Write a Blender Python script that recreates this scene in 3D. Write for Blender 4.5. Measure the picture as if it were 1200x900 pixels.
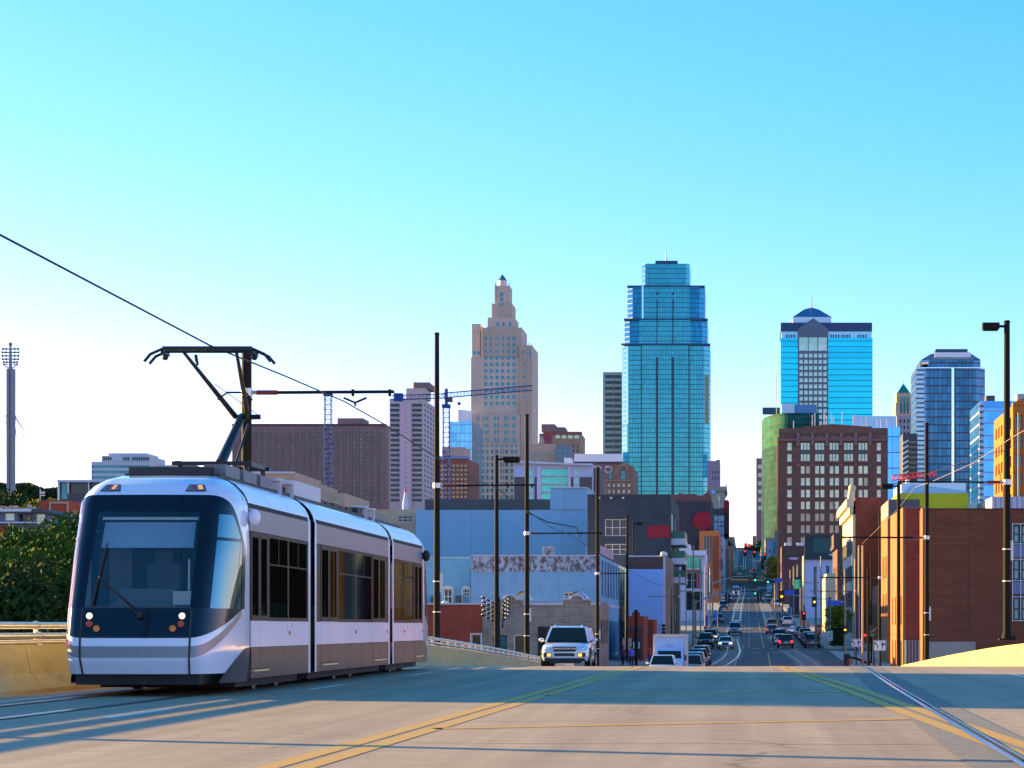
import bpy, bmesh, math, random
from mathutils import Vector, Matrix
R = math.radians
random.seed(7)
SC = bpy.context.scene
COL = SC.collection
for o in list(bpy.data.objects): bpy.data.objects.remove(o)

# ---------------------------------------------------------------- camera, sky, sun, exposure
CAMZ = 1.1; F = 2526.0; CX = 877.0; CY = 735.0      # street direction +Y, horizon row 735 of the 1200x900 photo
cam = bpy.data.cameras.new('camera'); camo = bpy.data.objects.new('camera', cam); COL.objects.link(camo)
camo.location = (0, 0, CAMZ); camo.rotation_euler = (R(90), 0, 0)
cam.sensor_width = 36; cam.lens = 36 * F / 1200
cam.shift_x = -(CX - 600) / 1200; cam.shift_y = (CY - 450) / 1200
cam.clip_start = 0.1; cam.clip_end = 20000
SC.camera = camo
SUN_EL = 11; SUN_DIR = Vector((-0.925, 0.38, 0)).normalized()
wd = bpy.data.worlds.new('World'); SC.world = wd; wd.use_nodes = True
nt = wd.node_tree; bg = nt.nodes['Background']
sky = nt.nodes.new('ShaderNodeTexSky'); sky.sky_type = 'NISHITA'; sky.sun_disc = False
sky.sun_elevation = R(SUN_EL); sky.sun_rotation = math.atan2(SUN_DIR.x, SUN_DIR.y)
sky.altitude = 0; sky.air_density = 1.0; sky.dust_density = 0.15; sky.ozone_density = 1.6
sep = nt.nodes.new('ShaderNodeSeparateColor'); com = nt.nodes.new('ShaderNodeCombineColor'); nt.links.new(sky.outputs[0], sep.inputs[0])
for ch, (gain, power) in enumerate(((.195, 2.05), (.74, 1.0), (1.18, 1.0))):      # clear-air colour: redder towards the sun, deeper blue away from it
    pw = nt.nodes.new('ShaderNodeMath'); pw.operation = 'POWER'; pw.inputs[1].default_value = power; nt.links.new(sep.outputs[ch], pw.inputs[0])
    gn = nt.nodes.new('ShaderNodeMath'); gn.operation = 'MULTIPLY'; gn.inputs[1].default_value = gain; nt.links.new(pw.outputs[0], gn.inputs[0]); nt.links.new(gn.outputs[0], com.inputs[ch])
nt.links.new(com.outputs[0], bg.inputs[0])
bg.inputs[1].default_value = 0.107
sl = bpy.data.lights.new('sun', 'SUN'); sl.energy = 5.0; sl.angle = R(0.5); sl.color = (1.0, 0.68, 0.20)
so = bpy.data.objects.new('sun', sl); COL.objects.link(so); so.location = (-60, 40, 60)
sd = Vector((SUN_DIR.x * math.cos(R(SUN_EL)), SUN_DIR.y * math.cos(R(SUN_EL)), math.sin(R(SUN_EL))))
so.rotation_euler = sd.to_track_quat('Z', 'Y').to_euler()
vs = SC.view_settings; vs.view_transform = 'Standard'; vs.look = 'None'; vs.gamma = 1; vs.exposure = 1.8
vs.use_curve_mapping = False
SC.cycles.max_bounces = 7; SC.cycles.transparent_max_bounces = 12; SC.cycles.glossy_bounces = 3
SC.cycles.sample_clamp_indirect = 6

def PX(px, Y): return (px - CX) / F * Y
def PZ(py, Y): return CAMZ + (CY - py) / F * Y

# ---------------------------------------------------------------- materials
MATS = {}
def nodes_of(m): return m.node_tree.nodes, m.node_tree.links
def mat(name, col, rough=0.6, metal=0.0, var=0.0, vscale=1.0, bump=0.0, emit=0.0, spec=0.5, coat=0.0, stretch=(1, 1, 1)):
    if name in MATS: return MATS[name]
    m = bpy.data.materials.new(name); m.use_nodes = True; N, L = nodes_of(m); b = N['Principled BSDF']
    b.inputs['Base Color'].default_value = (*col, 1); b.inputs['Roughness'].default_value = rough
    b.inputs['Metallic'].default_value = metal; b.inputs['Specular IOR Level'].default_value = spec
    b.inputs['Coat Weight'].default_value = coat; b.inputs['Coat Roughness'].default_value = 0.04
    if emit:
        b.inputs['Emission Color'].default_value = (*col, 1); b.inputs['Emission Strength'].default_value = emit
    if var or bump:
        tc = N.new('ShaderNodeTexCoord'); mp = N.new('ShaderNodeMapping'); mp.inputs['Scale'].default_value = stretch
        L.new(tc.outputs['Object'], mp.inputs[0])
        nz = N.new('ShaderNodeTexNoise'); nz.inputs['Scale'].default_value = vscale; nz.inputs['Detail'].default_value = 6
        nz.inputs['Roughness'].default_value = 0.65; L.new(mp.outputs[0], nz.inputs[0])
        if var:
            mr = N.new('ShaderNodeMapRange'); mr.inputs[1].default_value = 0.3; mr.inputs[2].default_value = 0.7
            mr.inputs[3].default_value = 1 - var; mr.inputs[4].default_value = 1 + var
            L.new(nz.outputs[0], mr.inputs[0])
            mx = N.new('ShaderNodeMix'); mx.data_type = 'RGBA'; mx.blend_type = 'MULTIPLY'; mx.inputs[0].default_value = 1
            mx.inputs[6].default_value = (*col, 1); L.new(mr.outputs[0], mx.inputs[7]); L.new(mx.outputs[2], b.inputs['Base Color'])
        if bump:
            bp = N.new('ShaderNodeBump'); bp.inputs['Strength'].default_value = bump; bp.inputs['Distance'].default_value = 0.05
            L.new(nz.outputs[0], bp.inputs['Height']); L.new(bp.outputs[0], b.inputs['Normal'])
    MATS[name] = m; return m

def math_n(N, L, op, a, b=None, c=None):
    n = N.new('ShaderNodeMath'); n.operation = op
    for i, v in enumerate((a, b, c)):
        if v is None: continue
        if isinstance(v, (int, float)): n.inputs[i].default_value = v
        else: L.new(v, n.inputs[i])
    return n.outputs[0]
def wall_uv(N, L):
    tc = N.new('ShaderNodeTexCoord'); sp = N.new('ShaderNodeSeparateXYZ'); L.new(tc.outputs['Object'], sp.inputs[0])
    return math_n(N, L, 'ADD', sp.outputs[0], sp.outputs[1]), sp.outputs[2], tc
def grid_mat(name, glass, line, pw, ph, lw=0.08, lh=0.08, rough=0.12, metal=0.75, var=0.25, lrough=0.5, band=None):
    """curtain wall: panes with thin mullions, every pane a little different"""
    if name in MATS: return MATS[name]
    m = bpy.data.materials.new(name); m.use_nodes = True; N, L = nodes_of(m); b = N['Principled BSDF']
    u, z, tc = wall_uv(N, L)
    us = math_n(N, L, 'DIVIDE', u, pw); zs = math_n(N, L, 'DIVIDE', z, ph)
    fu = math_n(N, L, 'FRACT', us); fz = math_n(N, L, 'FRACT', zs)
    l = math_n(N, L, 'MAXIMUM', math_n(N, L, 'LESS_THAN', fu, lw), math_n(N, L, 'LESS_THAN', fz, lh))
    cb = N.new('ShaderNodeCombineXYZ'); L.new(math_n(N, L, 'FLOOR', us), cb.inputs[0]); L.new(math_n(N, L, 'FLOOR', zs), cb.inputs[1])
    wn = N.new('ShaderNodeTexWhiteNoise'); wn.noise_dimensions = '2D'; L.new(cb.outputs[0], wn.inputs['Vector'])
    nz = N.new('ShaderNodeTexNoise'); nz.inputs['Scale'].default_value = 0.06; L.new(tc.outputs['Object'], nz.inputs[0])
    sm = math_n(N, L, 'ADD', math_n(N, L, 'MULTIPLY', wn.outputs[0], 0.5), nz.outputs[0])
    mr = N.new('ShaderNodeMapRange'); mr.inputs[1].default_value = 0.4; mr.inputs[2].default_value = 1.15
    mr.inputs[3].default_value = 1 - var; mr.inputs[4].default_value = 1 + var; L.new(sm, mr.inputs[0])
    mx = N.new('ShaderNodeMix'); mx.data_type = 'RGBA'; mx.blend_type = 'MULTIPLY'; mx.inputs[0].default_value = 1
    mx.inputs[6].default_value = (*glass, 1); L.new(mr.outputs[0], mx.inputs[7])
    m2 = N.new('ShaderNodeMix'); m2.data_type = 'RGBA'; L.new(l, m2.inputs[0]); L.new(mx.outputs[2], m2.inputs[6]); m2.inputs[7].default_value = (*line, 1)
    src = m2.outputs[2]; lm = l
    if band:                                      # spandrel band at each floor (colour, fraction)
        bf = math_n(N, L, 'LESS_THAN', math_n(N, L, 'FRACT', math_n(N, L, 'DIVIDE', z, band[2])), band[1])
        m3 = N.new('ShaderNodeMix'); m3.data_type = 'RGBA'; L.new(bf, m3.inputs[0]); L.new(src, m3.inputs[6]); m3.inputs[7].default_value = (*band[0], 1)
        src = m3.outputs[2]; lm = math_n(N, L, 'MAXIMUM', l, bf)
    L.new(src, b.inputs['Base Color'])
    L.new(math_n(N, L, 'SUBTRACT', metal, math_n(N, L, 'MULTIPLY', lm, metal)), b.inputs['Metallic'])
    L.new(math_n(N, L, 'ADD', rough, math_n(N, L, 'MULTIPLY', lm, lrough - rough)), b.inputs['Roughness'])
    if metal < .2: b.inputs['Specular IOR Level'].default_value = .08
    MATS[name] = m; return m
def brick_mat(name, c1, c2, mortar, sc=4.0, bw=0.5, rh=0.25, rough=0.9, dirt=0.25, msize=0.02):
    if name in MATS: return MATS[name]
    m = bpy.data.materials.new(name); m.use_nodes = True; N, L = nodes_of(m); b = N['Principled BSDF']
    u, z, tc = wall_uv(N, L); cb = N.new('ShaderNodeCombineXYZ'); L.new(u, cb.inputs[0]); L.new(z, cb.inputs[1])
    bk = N.new('ShaderNodeTexBrick'); L.new(cb.outputs[0], bk.inputs['Vector']); bk.inputs['Scale'].default_value = sc
    bk.inputs['Color1'].default_value = (*c1, 1); bk.inputs['Color2'].default_value = (*c2, 1); bk.inputs['Mortar'].default_value = (*mortar, 1)
    bk.inputs['Mortar Size'].default_value = msize; bk.inputs['Brick Width'].default_value = bw; bk.inputs['Row Height'].default_value = rh
    nz = N.new('ShaderNodeTexNoise'); nz.inputs['Scale'].default_value = 0.45; nz.inputs['Detail'].default_value = 8; nz.inputs['Roughness'].default_value = .7
    L.new(tc.outputs['Object'], nz.inputs[0])
    mr = N.new('ShaderNodeMapRange'); mr.inputs[1].default_value = 0.3; mr.inputs[2].default_value = 0.7; mr.inputs[3].default_value = 1 - dirt; mr.inputs[4].default_value = 1 + dirt
    L.new(nz.outputs[0], mr.inputs[0]); mx = N.new('ShaderNodeMix'); mx.data_type = 'RGBA'; mx.blend_type = 'MULTIPLY'; mx.inputs[0].default_value = 1
    L.new(bk.outputs[0], mx.inputs[6]); L.new(mr.outputs[0], mx.inputs[7]); L.new(mx.outputs[2], b.inputs['Base Color'])
    b.inputs['Roughness'].default_value = rough; b.inputs['Specular IOR Level'].default_value = 0.2
    MATS[name] = m; return m
def glass_mat(name, tintc, fac=0.3, rough=0.02, refl=(0.9, 0.95, 1), graze=.32):
    """see-through glass: tinted transparency plus a mirror coat"""
    if name in MATS: return MATS[name]
    m = bpy.data.materials.new(name); m.use_nodes = True; N, L = nodes_of(m); N.remove(N['Principled BSDF'])
    t = N.new('ShaderNodeBsdfTransparent'); t.inputs[0].default_value = (*tintc, 1)
    g = N.new('ShaderNodeBsdfGlossy'); g.inputs[0].default_value = (*refl, 1); g.inputs['Roughness'].default_value = rough
    lw = N.new('ShaderNodeLayerWeight'); lw.inputs[0].default_value = 0.25
    f = math_n(N, L, 'ADD', fac, math_n(N, L, 'MULTIPLY', lw.outputs['Facing'], graze))
    s = N.new('ShaderNodeMixShader'); L.new(f, s.inputs[0]); L.new(t.outputs[0], s.inputs[1]); L.new(g.outputs[0], s.inputs[2])
    L.new(s.outputs[0], N['Material Output'].inputs[0]); MATS[name] = m; return m
def stained_mat(name, base, stain, scale=3.0, lo=0.5, hi=0.6, rough=0.85, stretch=(1, 1, 1)):
    if name in MATS: return MATS[name]
    m = bpy.data.materials.new(name); m.use_nodes = True; N, L = nodes_of(m); b = N['Principled BSDF']
    tc = N.new('ShaderNodeTexCoord'); mp = N.new('ShaderNodeMapping'); mp.inputs['Scale'].default_value = stretch; L.new(tc.outputs['Object'], mp.inputs[0])
    nz = N.new('ShaderNodeTexNoise'); nz.inputs['Scale'].default_value = scale; nz.inputs['Detail'].default_value = 10; nz.inputs['Roughness'].default_value = .75
    L.new(mp.outputs[0], nz.inputs[0]); mr = N.new('ShaderNodeMapRange'); mr.inputs[1].default_value = lo; mr.inputs[2].default_value = hi; L.new(nz.outputs[0], mr.inputs[0])
    mx = N.new('ShaderNodeMix'); mx.data_type = 'RGBA'; L.new(mr.outputs[0], mx.inputs[0]); mx.inputs[6].default_value = (*base, 1); mx.inputs[7].default_value = (*stain, 1)
    L.new(mx.outputs[2], b.inputs['Base Color']); b.inputs['Roughness'].default_value = rough; MATS[name] = m; return m

def road_mat(name, c, c2, groove, rough=0.75, crack=0.5):
    m = bpy.data.materials.new(name); m.use_nodes = True; N, L = nodes_of(m); b = N['Principled BSDF']
    tc = N.new('ShaderNodeTexCoord')
    def noise(sc, det, st, ro=.6):
        mp = N.new('ShaderNodeMapping'); mp.inputs['Scale'].default_value = st; L.new(tc.outputs['Object'], mp.inputs[0])
        n = N.new('ShaderNodeTexNoise'); n.inputs['Scale'].default_value = sc; n.inputs['Detail'].default_value = det; n.inputs['Roughness'].default_value = ro
        L.new(mp.outputs[0], n.inputs[0]); return n.outputs[0]
    def mrange(v, a, b_, c_, d):
        mr = N.new('ShaderNodeMapRange'); mr.inputs[1].default_value = a; mr.inputs[2].default_value = b_; mr.inputs[3].default_value = c_; mr.inputs[4].default_value = d
        L.new(v, mr.inputs[0]); return mr.outputs[0]
    big = noise(0.5, 6, (1, 0.25, 1)); fine = noise(30, 4, (1, 1, 1)); streak = noise(1.2, 6, (.35, 2.5, 1), .7); tyre = noise(1.6, 3, (1, 0.02, 1))
    f = math_n(N, L, 'MULTIPLY', mrange(big, .3, .7, .76, 1.16), mrange(fine, .3, .7, .84, 1.14))
    f = math_n(N, L, 'MULTIPLY', f, mrange(noise(5, 5, (.35, 1.6, 1), .7), .3, .7, .84, 1.12)); f = math_n(N, L, 'MULTIPLY', f, mrange(noise(2.2, 8, (1, .5, 1), .8), .60, .72, 1.0, .72))
    f = math_n(N, L, 'MULTIPLY', f, mrange(streak, .35, .7, .9, 1.06)); f = math_n(N, L, 'MULTIPLY', f, mrange(tyre, .35, .65, .82, 1.07))
    if crack:                                       # hairline cracks and sealed joints
        mp = N.new('ShaderNodeMapping'); mp.inputs['Scale'].default_value = (.22, .5, 1); L.new(tc.outputs['Object'], mp.inputs[0])
        wp = N.new('ShaderNodeTexNoise'); wp.inputs['Scale'].default_value = 1.5; wp.inputs['Detail'].default_value = 5; L.new(mp.outputs[0], wp.inputs[0])
        ad = N.new('ShaderNodeMix'); ad.data_type = 'VECTOR'; ad.inputs[0].default_value = 0.35; L.new(mp.outputs[0], ad.inputs[4]); L.new(wp.outputs[1], ad.inputs[5])
        vo = N.new('ShaderNodeTexVoronoi'); vo.feature = 'DISTANCE_TO_EDGE'; vo.inputs['Scale'].default_value = 1.1; L.new(ad.outputs[1], vo.inputs['Vector'])
        f = math_n(N, L, 'MULTIPLY', f, mrange(vo.outputs[0], 0.0, 0.006, 1 - crack, 1.0))
    mx = N.new('ShaderNodeMix'); mx.data_type = 'RGBA'; L.new(mrange(big, .35, .65, 0, 1), mx.inputs[0]); mx.inputs[6].default_value = (*c, 1); mx.inputs[7].default_value = (*c2, 1)
    mm = N.new('ShaderNodeMix'); mm.data_type = 'RGBA'; mm.blend_type = 'MULTIPLY'; mm.inputs[0].default_value = 1; L.new(mx.outputs[2], mm.inputs[6]); L.new(f, mm.inputs[7])
    L.new(mm.outputs[2], b.inputs['Base Color']); b.inputs['Roughness'].default_value = rough; b.inputs['Specular IOR Level'].default_value = .25
    bp = N.new('ShaderNodeBump'); bp.inputs['Strength'].default_value = .25; bp.inputs['Distance'].default_value = .01; L.new(fine, bp.inputs['Height']); L.new(bp.outputs[0], b.inputs['Normal'])
    MATS[name] = m; return m

# ---------------------------------------------------------------- mesh builder
class MB:
    def __init__(s): s.v = []; s.f = []; s.m = []
    def add(s, vs, fs, mi=0):
        k = len(s.v); s.v += [tuple(p) for p in vs]
        for f in fs: s.f.append([k + i for i in f]); s.m.append(mi)
        return s
    def quad(s, a, b, c, d, mi=0): return s.add([a, b, c, d], [(0, 1, 2, 3)], mi)
    def box(s, x0, x1, y0, y1, z0, z1, mi=0):
        return s.add([(x, y, z) for z in (z0, z1) for y in (y0, y1) for x in (x0, x1)],
            [(0, 2, 3, 1), (4, 5, 7, 6), (0, 1, 5, 4), (2, 6, 7, 3), (0, 4, 6, 2), (1, 3, 7, 5)], mi)
    def prism(s, pts, y0, y1, mi=0):              # outline in x,z extruded along y
        n = len(pts); return s.add([(x, y0, z) for x, z in pts] + [(x, y1, z) for x, z in pts],
            [tuple(range(n)), tuple(range(2 * n - 1, n - 1, -1))] + [(i, i + n, (i + 1) % n + n, (i + 1) % n) for i in range(n)], mi)
    def plan(s, pts, z0, z1, mi=0):               # outline in x,y extruded along z
        n = len(pts); return s.add([(x, y, z0) for x, y in pts] + [(x, y, z1) for x, y in pts],
            [tuple(range(n - 1, -1, -1)), tuple(range(n, 2 * n))] + [(i, (i + 1) % n, (i + 1) % n + n, i + n) for i in range(n)], mi)
    def rings(s, rings, close=True, cap=True, mi=0):
        n = len(rings[0]); fs = []; k = n if close else n - 1
        for r in range(len(rings) - 1):
            for i in range(k): a = r * n + i; b = r * n + (i + 1) % n; fs.append((a, b, b + n, a + n))
        if cap and close: fs.append(tuple(range(n - 1, -1, -1))); e = (len(rings) - 1) * n; fs.append(tuple(range(e, e + n)))
        return s.add([p for r in rings for p in r], fs, mi)
    def tube(s, pts, r, n=8, mi=0, cap=True):
        pts = [Vector(p) for p in pts]; rs = r if isinstance(r, (list, tuple)) else [r] * len(pts); rg = []
        for i, p in enumerate(pts):
            d = (pts[min(i + 1, len(pts) - 1)] - pts[max(i - 1, 0)]).normalized()
            a = Vector((0, 0, 1)) if abs(d.z) < .9 else Vector((1, 0, 0)); x = d.cross(a).normalized(); y = d.cross(x)
            rg.append([p + (x * math.cos(2 * math.pi * k / n) + y * math.sin(2 * math.pi * k / n)) * rs[i] for k in range(n)])
        return s.rings(rg, True, cap, mi)
    def bar(s, a, b, w, h=None, mi=0): return s.tube([a, b], w * .7, 4, mi)
    def disc(s, c, r, axis='y', t=.03, n=14, mi=0):
        c = Vector(c); d = {'y': Vector((0, t, 0)), 'x': Vector((t, 0, 0)), 'z': Vector((0, 0, t))}[axis]
        return s.tube([c, c + d], r, n, mi)
    def sphere(s, c, r, n=10, m=7, mi=0, sc=(1, 1, 1)):
        rg = []
        for j in range(m + 1):
            t = math.pi * (j + .02) / (m + .04)
            rg.append([(c[0] + r * sc[0] * math.sin(t) * math.cos(2 * math.pi * k / n), c[1] + r * sc[1] * math.sin(t) * math.sin(2 * math.pi * k / n), c[2] + r * sc[2] * math.cos(t)) for k in range(n)])
        return s.rings(rg, True, True, mi)
    def mesh(s, name, mats, smooth=False):
        me = bpy.data.meshes.new(name); me.from_pydata(s.v, [], s.f)
        for m in (mats if isinstance(mats, (list, tuple)) else [mats]): me.materials.append(m)
        me.polygons.foreach_set('material_index', s.m)
        if smooth: me.polygons.foreach_set('use_smooth', [True] * len(s.f))
        me.update(); return me
    def build(s, name, mats, parent=None, smooth=False, label=None):
        me = s.mesh(name, mats, smooth)
        if smooth:
            try: me.set_sharp_from_angle(angle=R(38))
            except Exception: pass
        o = bpy.data.objects.new(name, me); COL.objects.link(o)
        if parent: o.parent = parent
        if label: o['label'] = label
        return o
def thing(name, label, cat, loc=(0, 0, 0), rz=0, group=None):
    o = bpy.data.objects.new(name, None); COL.objects.link(o); o.empty_display_size = .2
    o.location = loc; o.rotation_euler = (0, 0, rz); o['label'] = label; o['category'] = cat
    if group: o['group'] = group
    return o
def tag(o, label, cat, group=None, kind=None):
    o['label'] = label; o['category'] = cat
    if group: o['group'] = group
    if kind: o['kind'] = kind
    return o
def struct(name, mb, m, smooth=False):
    o = mb.build(name, m, None, smooth); o['kind'] = 'structure'; return o
def child(name, mesh, parent, loc=(0, 0, 0), rz=0):
    o = bpy.data.objects.new(name, mesh); COL.objects.link(o); o.parent = parent; o.location = loc; o.rotation_euler = (0, 0, rz); return o
KIDS = {}
def kids(o): return [c for c in bpy.data.objects if c.parent == o]
def copy_thing(root, loc, rz, label, group=None, scale=None):
    r = root.copy(); COL.objects.link(r); r.location = loc; r.rotation_euler = (0, 0, rz); r['label'] = label
    if group: r['group'] = group
    if scale: r.scale = scale if isinstance(scale, (list, tuple)) else (scale,) * 3
    if root.name not in KIDS: KIDS[root.name] = [(k, kids(k)) for k in kids(root)]
    for k, subs in KIDS[root.name]:
        c = k.copy(); COL.objects.link(c); c.parent = r
        for g in subs: d = g.copy(); COL.objects.link(d); d.parent = c
    return r

# ---------------------------------------------------------------- ground heights
PROF = [(-600, 0), (52, 0), (59, -.012), (66, -.09), (75, -.25), (85, -.5), (105, -1.1), (126, -1.8), (145, -2.42), (165, -2.9), (180, -2.86), (200, -2.52),
        (230, -2.02), (260, -1.5), (320, -.2), (400, 2.1), (510, 6.1), (700, 10.8), (905, 15), (1100, 24.5), (1300, 36), (1600, 58), (1750, 58), (9000, 58)]
def lerp(tab, x):
    if x <= tab[0][0]: return tab[0][1]
    for (a, b), (c, d) in zip(tab, tab[1:]):
        if x <= c: return b + (d - b) * (x - a) / (c - a)
    return tab[-1][1]
def sz(Y): return (lerp(PROF, Y - 6) + lerp(PROF, Y) + lerp(PROF, Y + 6)) / 3 if Y > 60 else lerp(PROF, Y)   # street surface
def land(X, Y):                                                         # land beside and below the bridge
    t = min(1, max(0, (Y - 140) / 36)); t = t * t * (3 - 2 * t)
    base = -7 + (sz(Y) + 7 - .05) * t
    return base
def yrange(a, b):
    ys = []; y = a
    while y < b:
        ys.append(y); y += 3 if 40 < y < 330 else (10 if y < 700 else 30)
        if y < 40: y = min(y + 6, 40)
    return ys + [b]
def strip(mb, xl, xr, ys, dz=0, mi=0, hf=sz):
    """ribbon between two x tables, draped on the street"""
    L_ = (lambda y: lerp(xl, y)) if isinstance(xl, list) else (lambda y: xl)
    R_ = (lambda y: lerp(xr, y)) if isinstance(xr, list) else (lambda y: xr)
    for a, b in zip(ys, ys[1:]):
        mb.quad((L_(a), a, hf(a) + dz), (R_(a), a, hf(a) + dz), (R_(b), b, hf(b) + dz), (L_(b), b, hf(b) + dz), mi)
# ---------------------------------------------------------------- the setting
M_deck = road_mat('deck_concrete', (.48, .35, .235), (.42, .305, .20), None)
M_asph = road_mat('asphalt', (.115, .118, .125), (.08, .083, .09), None, crack=.3)
M_land = mat('land_soil', (.11, .12, .07), .95, var=.3, vscale=.05)
M_pave = mat('pavement_concrete', (.34, .31, .27), .85, var=.15, vscale=1.5)
M_kerb = mat('kerb_concrete', (.42, .39, .34), .85, var=.15, vscale=2)
M_yel = stained_mat('yellow_paint', (.60, .31, .004), (.46, .27, .05), 9, .55, .72, .6, (1, .3, 1))
M_wht = stained_mat('white_road_paint', (.80, .78, .74), (.45, .41, .35), 9, .5, .66, .6, (1, .3, 1))
M_rail = mat('rail_steel', (.45, .48, .55), .22, 1.0, var=.12, vscale=3)
M_trackbed = mat('track_slab', (.20, .175, .145), .85, var=.2, vscale=2.5, bump=.2)
mb = MB(); ysg = yrange(-600, 1000) + [1300, 1600, 1750, 3000, 9000]
xs = [-9000, -3000, -1200, -500, -200, -80, -40, -14, 0, 12, 40, 80, 200, 500, 1200, 3000, 9000]
for a, b in zip(ysg, ysg[1:]):
    for x0, x1 in zip(xs, xs[1:]): mb.quad((x0, a, land(x0, a)), (x1, a, land(x1, a)), (x1, b, land(x1, b)), (x0, b, land(x0, b)))
struct('ground', mb, M_land)
BL, BR = -12.0, 9.5
mb = MB(); yd = yrange(-90, 186)
strip(mb, BL - .5, BR + .8, yd)
for a, b in zip(yd, yd[1:]):
    for x in (BL - .5, BR + .8): mb.quad((x, a, sz(a)), (x, b, sz(b)), (x, b, sz(b) - 1.6), (x, a, sz(a) - 1.6))
struct('bridge_deck', mb, M_deck)
KL = [(186, -9.5), (200, -6.9), (350, -6.6), (1750, -6.6)]; KR = [(186, 9.4), (350, 8.9), (430, 8.0), (1750, 7.6)]
yst = yrange(186, 1750)
mb = MB(); strip(mb, KL, KR, yst, .004)
struct('street', mb, M_asph)
CROSS = [(246, 258), (330, 343), (418, 434), (560, 575), (760, 778), (1000, 1020)]   # side streets that meet the avenue
mb = MB(); mk = MB(); segs = []
last = 186
for c0, c1 in CROSS + [(1750, 1751)]: segs.append((last, c0)); last = c1
for s0, s1 in segs:
    ys = yrange(s0, s1)
    strip(mb, [(y, x - 7) for y, x in KL], [(y, x - .15) for y, x in KL], ys, .13); strip(mb, [(y, x + .15) for y, x in KR], [(y, x + 7) for y, x in KR], ys, .13)
    for T, sgn in ((KL, -1), (KR, 1)):
        strip(mk, [(y, x - .15 if sgn < 0 else x) for y, x in T], [(y, x if sgn < 0 else x + .15) for y, x in T], ys, .136)
        for a, b in zip(ys, ys[1:]): mk.quad((lerp(T, a), a, sz(a)), (lerp(T, b), b, sz(b)), (lerp(T, b), b, sz(b) + .136), (lerp(T, a), a, sz(a) + .136))
        for y in (s0, s1): mk.quad((lerp(T, y), y, sz(y)), (lerp(T, y) + sgn * 7, y, sz(y)), (lerp(T, y) + sgn * 7, y, sz(y) + .136), (lerp(T, y), y, sz(y) + .136))
struct('pavement', mb, M_pave); struct('kerb', mk, M_kerb)
mb = MB()
for c0, c1 in CROSS:
    ys = yrange(c0, c1); strip(mb, -140, KL, ys, -.01); strip(mb, KR, 160, ys, -.01)
struct('side_street', mb, M_asph)

# painted lines on the bridge (positions measured on the deck)
def line(mb, pts, w, dz=.004, horiz=False):
    for (x0, y0), (x1, y1) in zip(pts, pts[1:]):
        n = max(1, int(abs(y1 - y0) / 3)); 
        for i in range(n):
            a = i / n; b = (i + 1) / n; xa, ya, xb, yb = x0 + (x1 - x0) * a, y0 + (y1 - y0) * a, x0 + (x1 - x0) * b, y0 + (y1 - y0) * b
            d = Vector((xb - xa, yb - ya)).normalized(); nx, ny = d.y * w / 2, -d.x * w / 2
            mb.quad((xa - nx, ya - ny, sz(ya - ny) + dz), (xa + nx, ya + ny, sz(ya + ny) + dz), (xb + nx, yb + ny, sz(yb + ny) + dz), (xb - nx, yb - ny, sz(yb - ny) + dz))
mb = MB()
for o in (0, .28): line(mb, [(-3.85 + o, 9), (-3.72 + o, 20), (-3.58 + o, 32), (-3.4 + o, 50), (-3.1 + o, 75), (-2.3 + o, 120), (-1.6 + o, 180)], .19, .004)
for o in (0, .28): line(mb, [(2.75 + o, 9), (2.36 + o, 18), (2.05 + o, 26.5), (1.72 + o, 37), (.95 + o, 56), (.6 + o, 75), (1.4 + o, 130), (2.0 + o, 180)], .19, .008)
line(mb, [(-3.4, 23.3), (2.15, 25.9)], .28); line(mb, [(-3.3, 34.6), (1.85, 36.8)], .34); line(mb, [(-3.2, 44.5), (1.5, 46.5)], .34)
struct('yellow_road_marking', mb, M_yel)
mb = MB()
line(mb, [(-11.05, 5), (-11.0, 60), (-10.9, 150)], .12); line(mb, [(8.55, 5), (8.6, 150)], .12)
for y in range(14, 170, 12): line(mb, [(-7.75, y), (-7.75, y + 3)], .12)
for y in range(47, 170, 12): line(mb, [(6.1, y), (6.1, y + 3)], .12)
struct('white_road_marking', mb, M_wht)
mb = MB()
for y, sk in ((15.2, .25), (20.4, -.2), (25.1, .3), (29.4, .1), (33.2, -.3), (38.5, .2), (44, -.1), (50, .1)):
    pts = [(-3.2 + k * .9, y + sk * k / 6 + .05 * math.sin(k * 2.1 + y)) for k in range(7)]
    for p, q in zip(pts, pts[1:]): mb.quad((p[0], p[1], .003), (q[0], q[1], .003), (q[0], q[1] + .035, .003), (p[0], p[1] + .035, .003))
struct('deck_crack', mb, mat('crack_brown', (.20, .15, .10), .9))
# street markings
mb = MB(); my = MB()
for y in range(262, 900, 12): line(mb, [(.1, y), (.1, y + 3)], .14, .009)
for c0, c1 in CROSS[:4]:
    for e in (c0 - 3, c0 - 1.2, c1 + 1.2, c1 + 3):
        x = lerp(KL, e) + .6
        while x < lerp(KR, e) - 1.5: line(mb, [(x, e), (x + 1.1, e + .001)], .35, .009); x += 2.2
struct('crosswalk_marking', mb, M_wht)
for y0, y1 in ((262, 327), (346, 415), (437, 556)):
    line(my, [(1.9, y0), (1.9, y1)], .13, .009); line(my, [(-.6, y0), (-.6, y0 + 9)], .13, .009)
    for y in range(y0 + 12, y1, 9): line(my, [(-.6, y), (-.6, y + 3)], .13, .009)
for y0, y1 in ((188, 244),): line(my, [(-1.5, y0), (-.8, y1)], .13, .009); line(my, [(2.0, y0), (2.2, y1)], .13, .009)
struct('yellow_lane_marking', my, M_yel)
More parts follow.
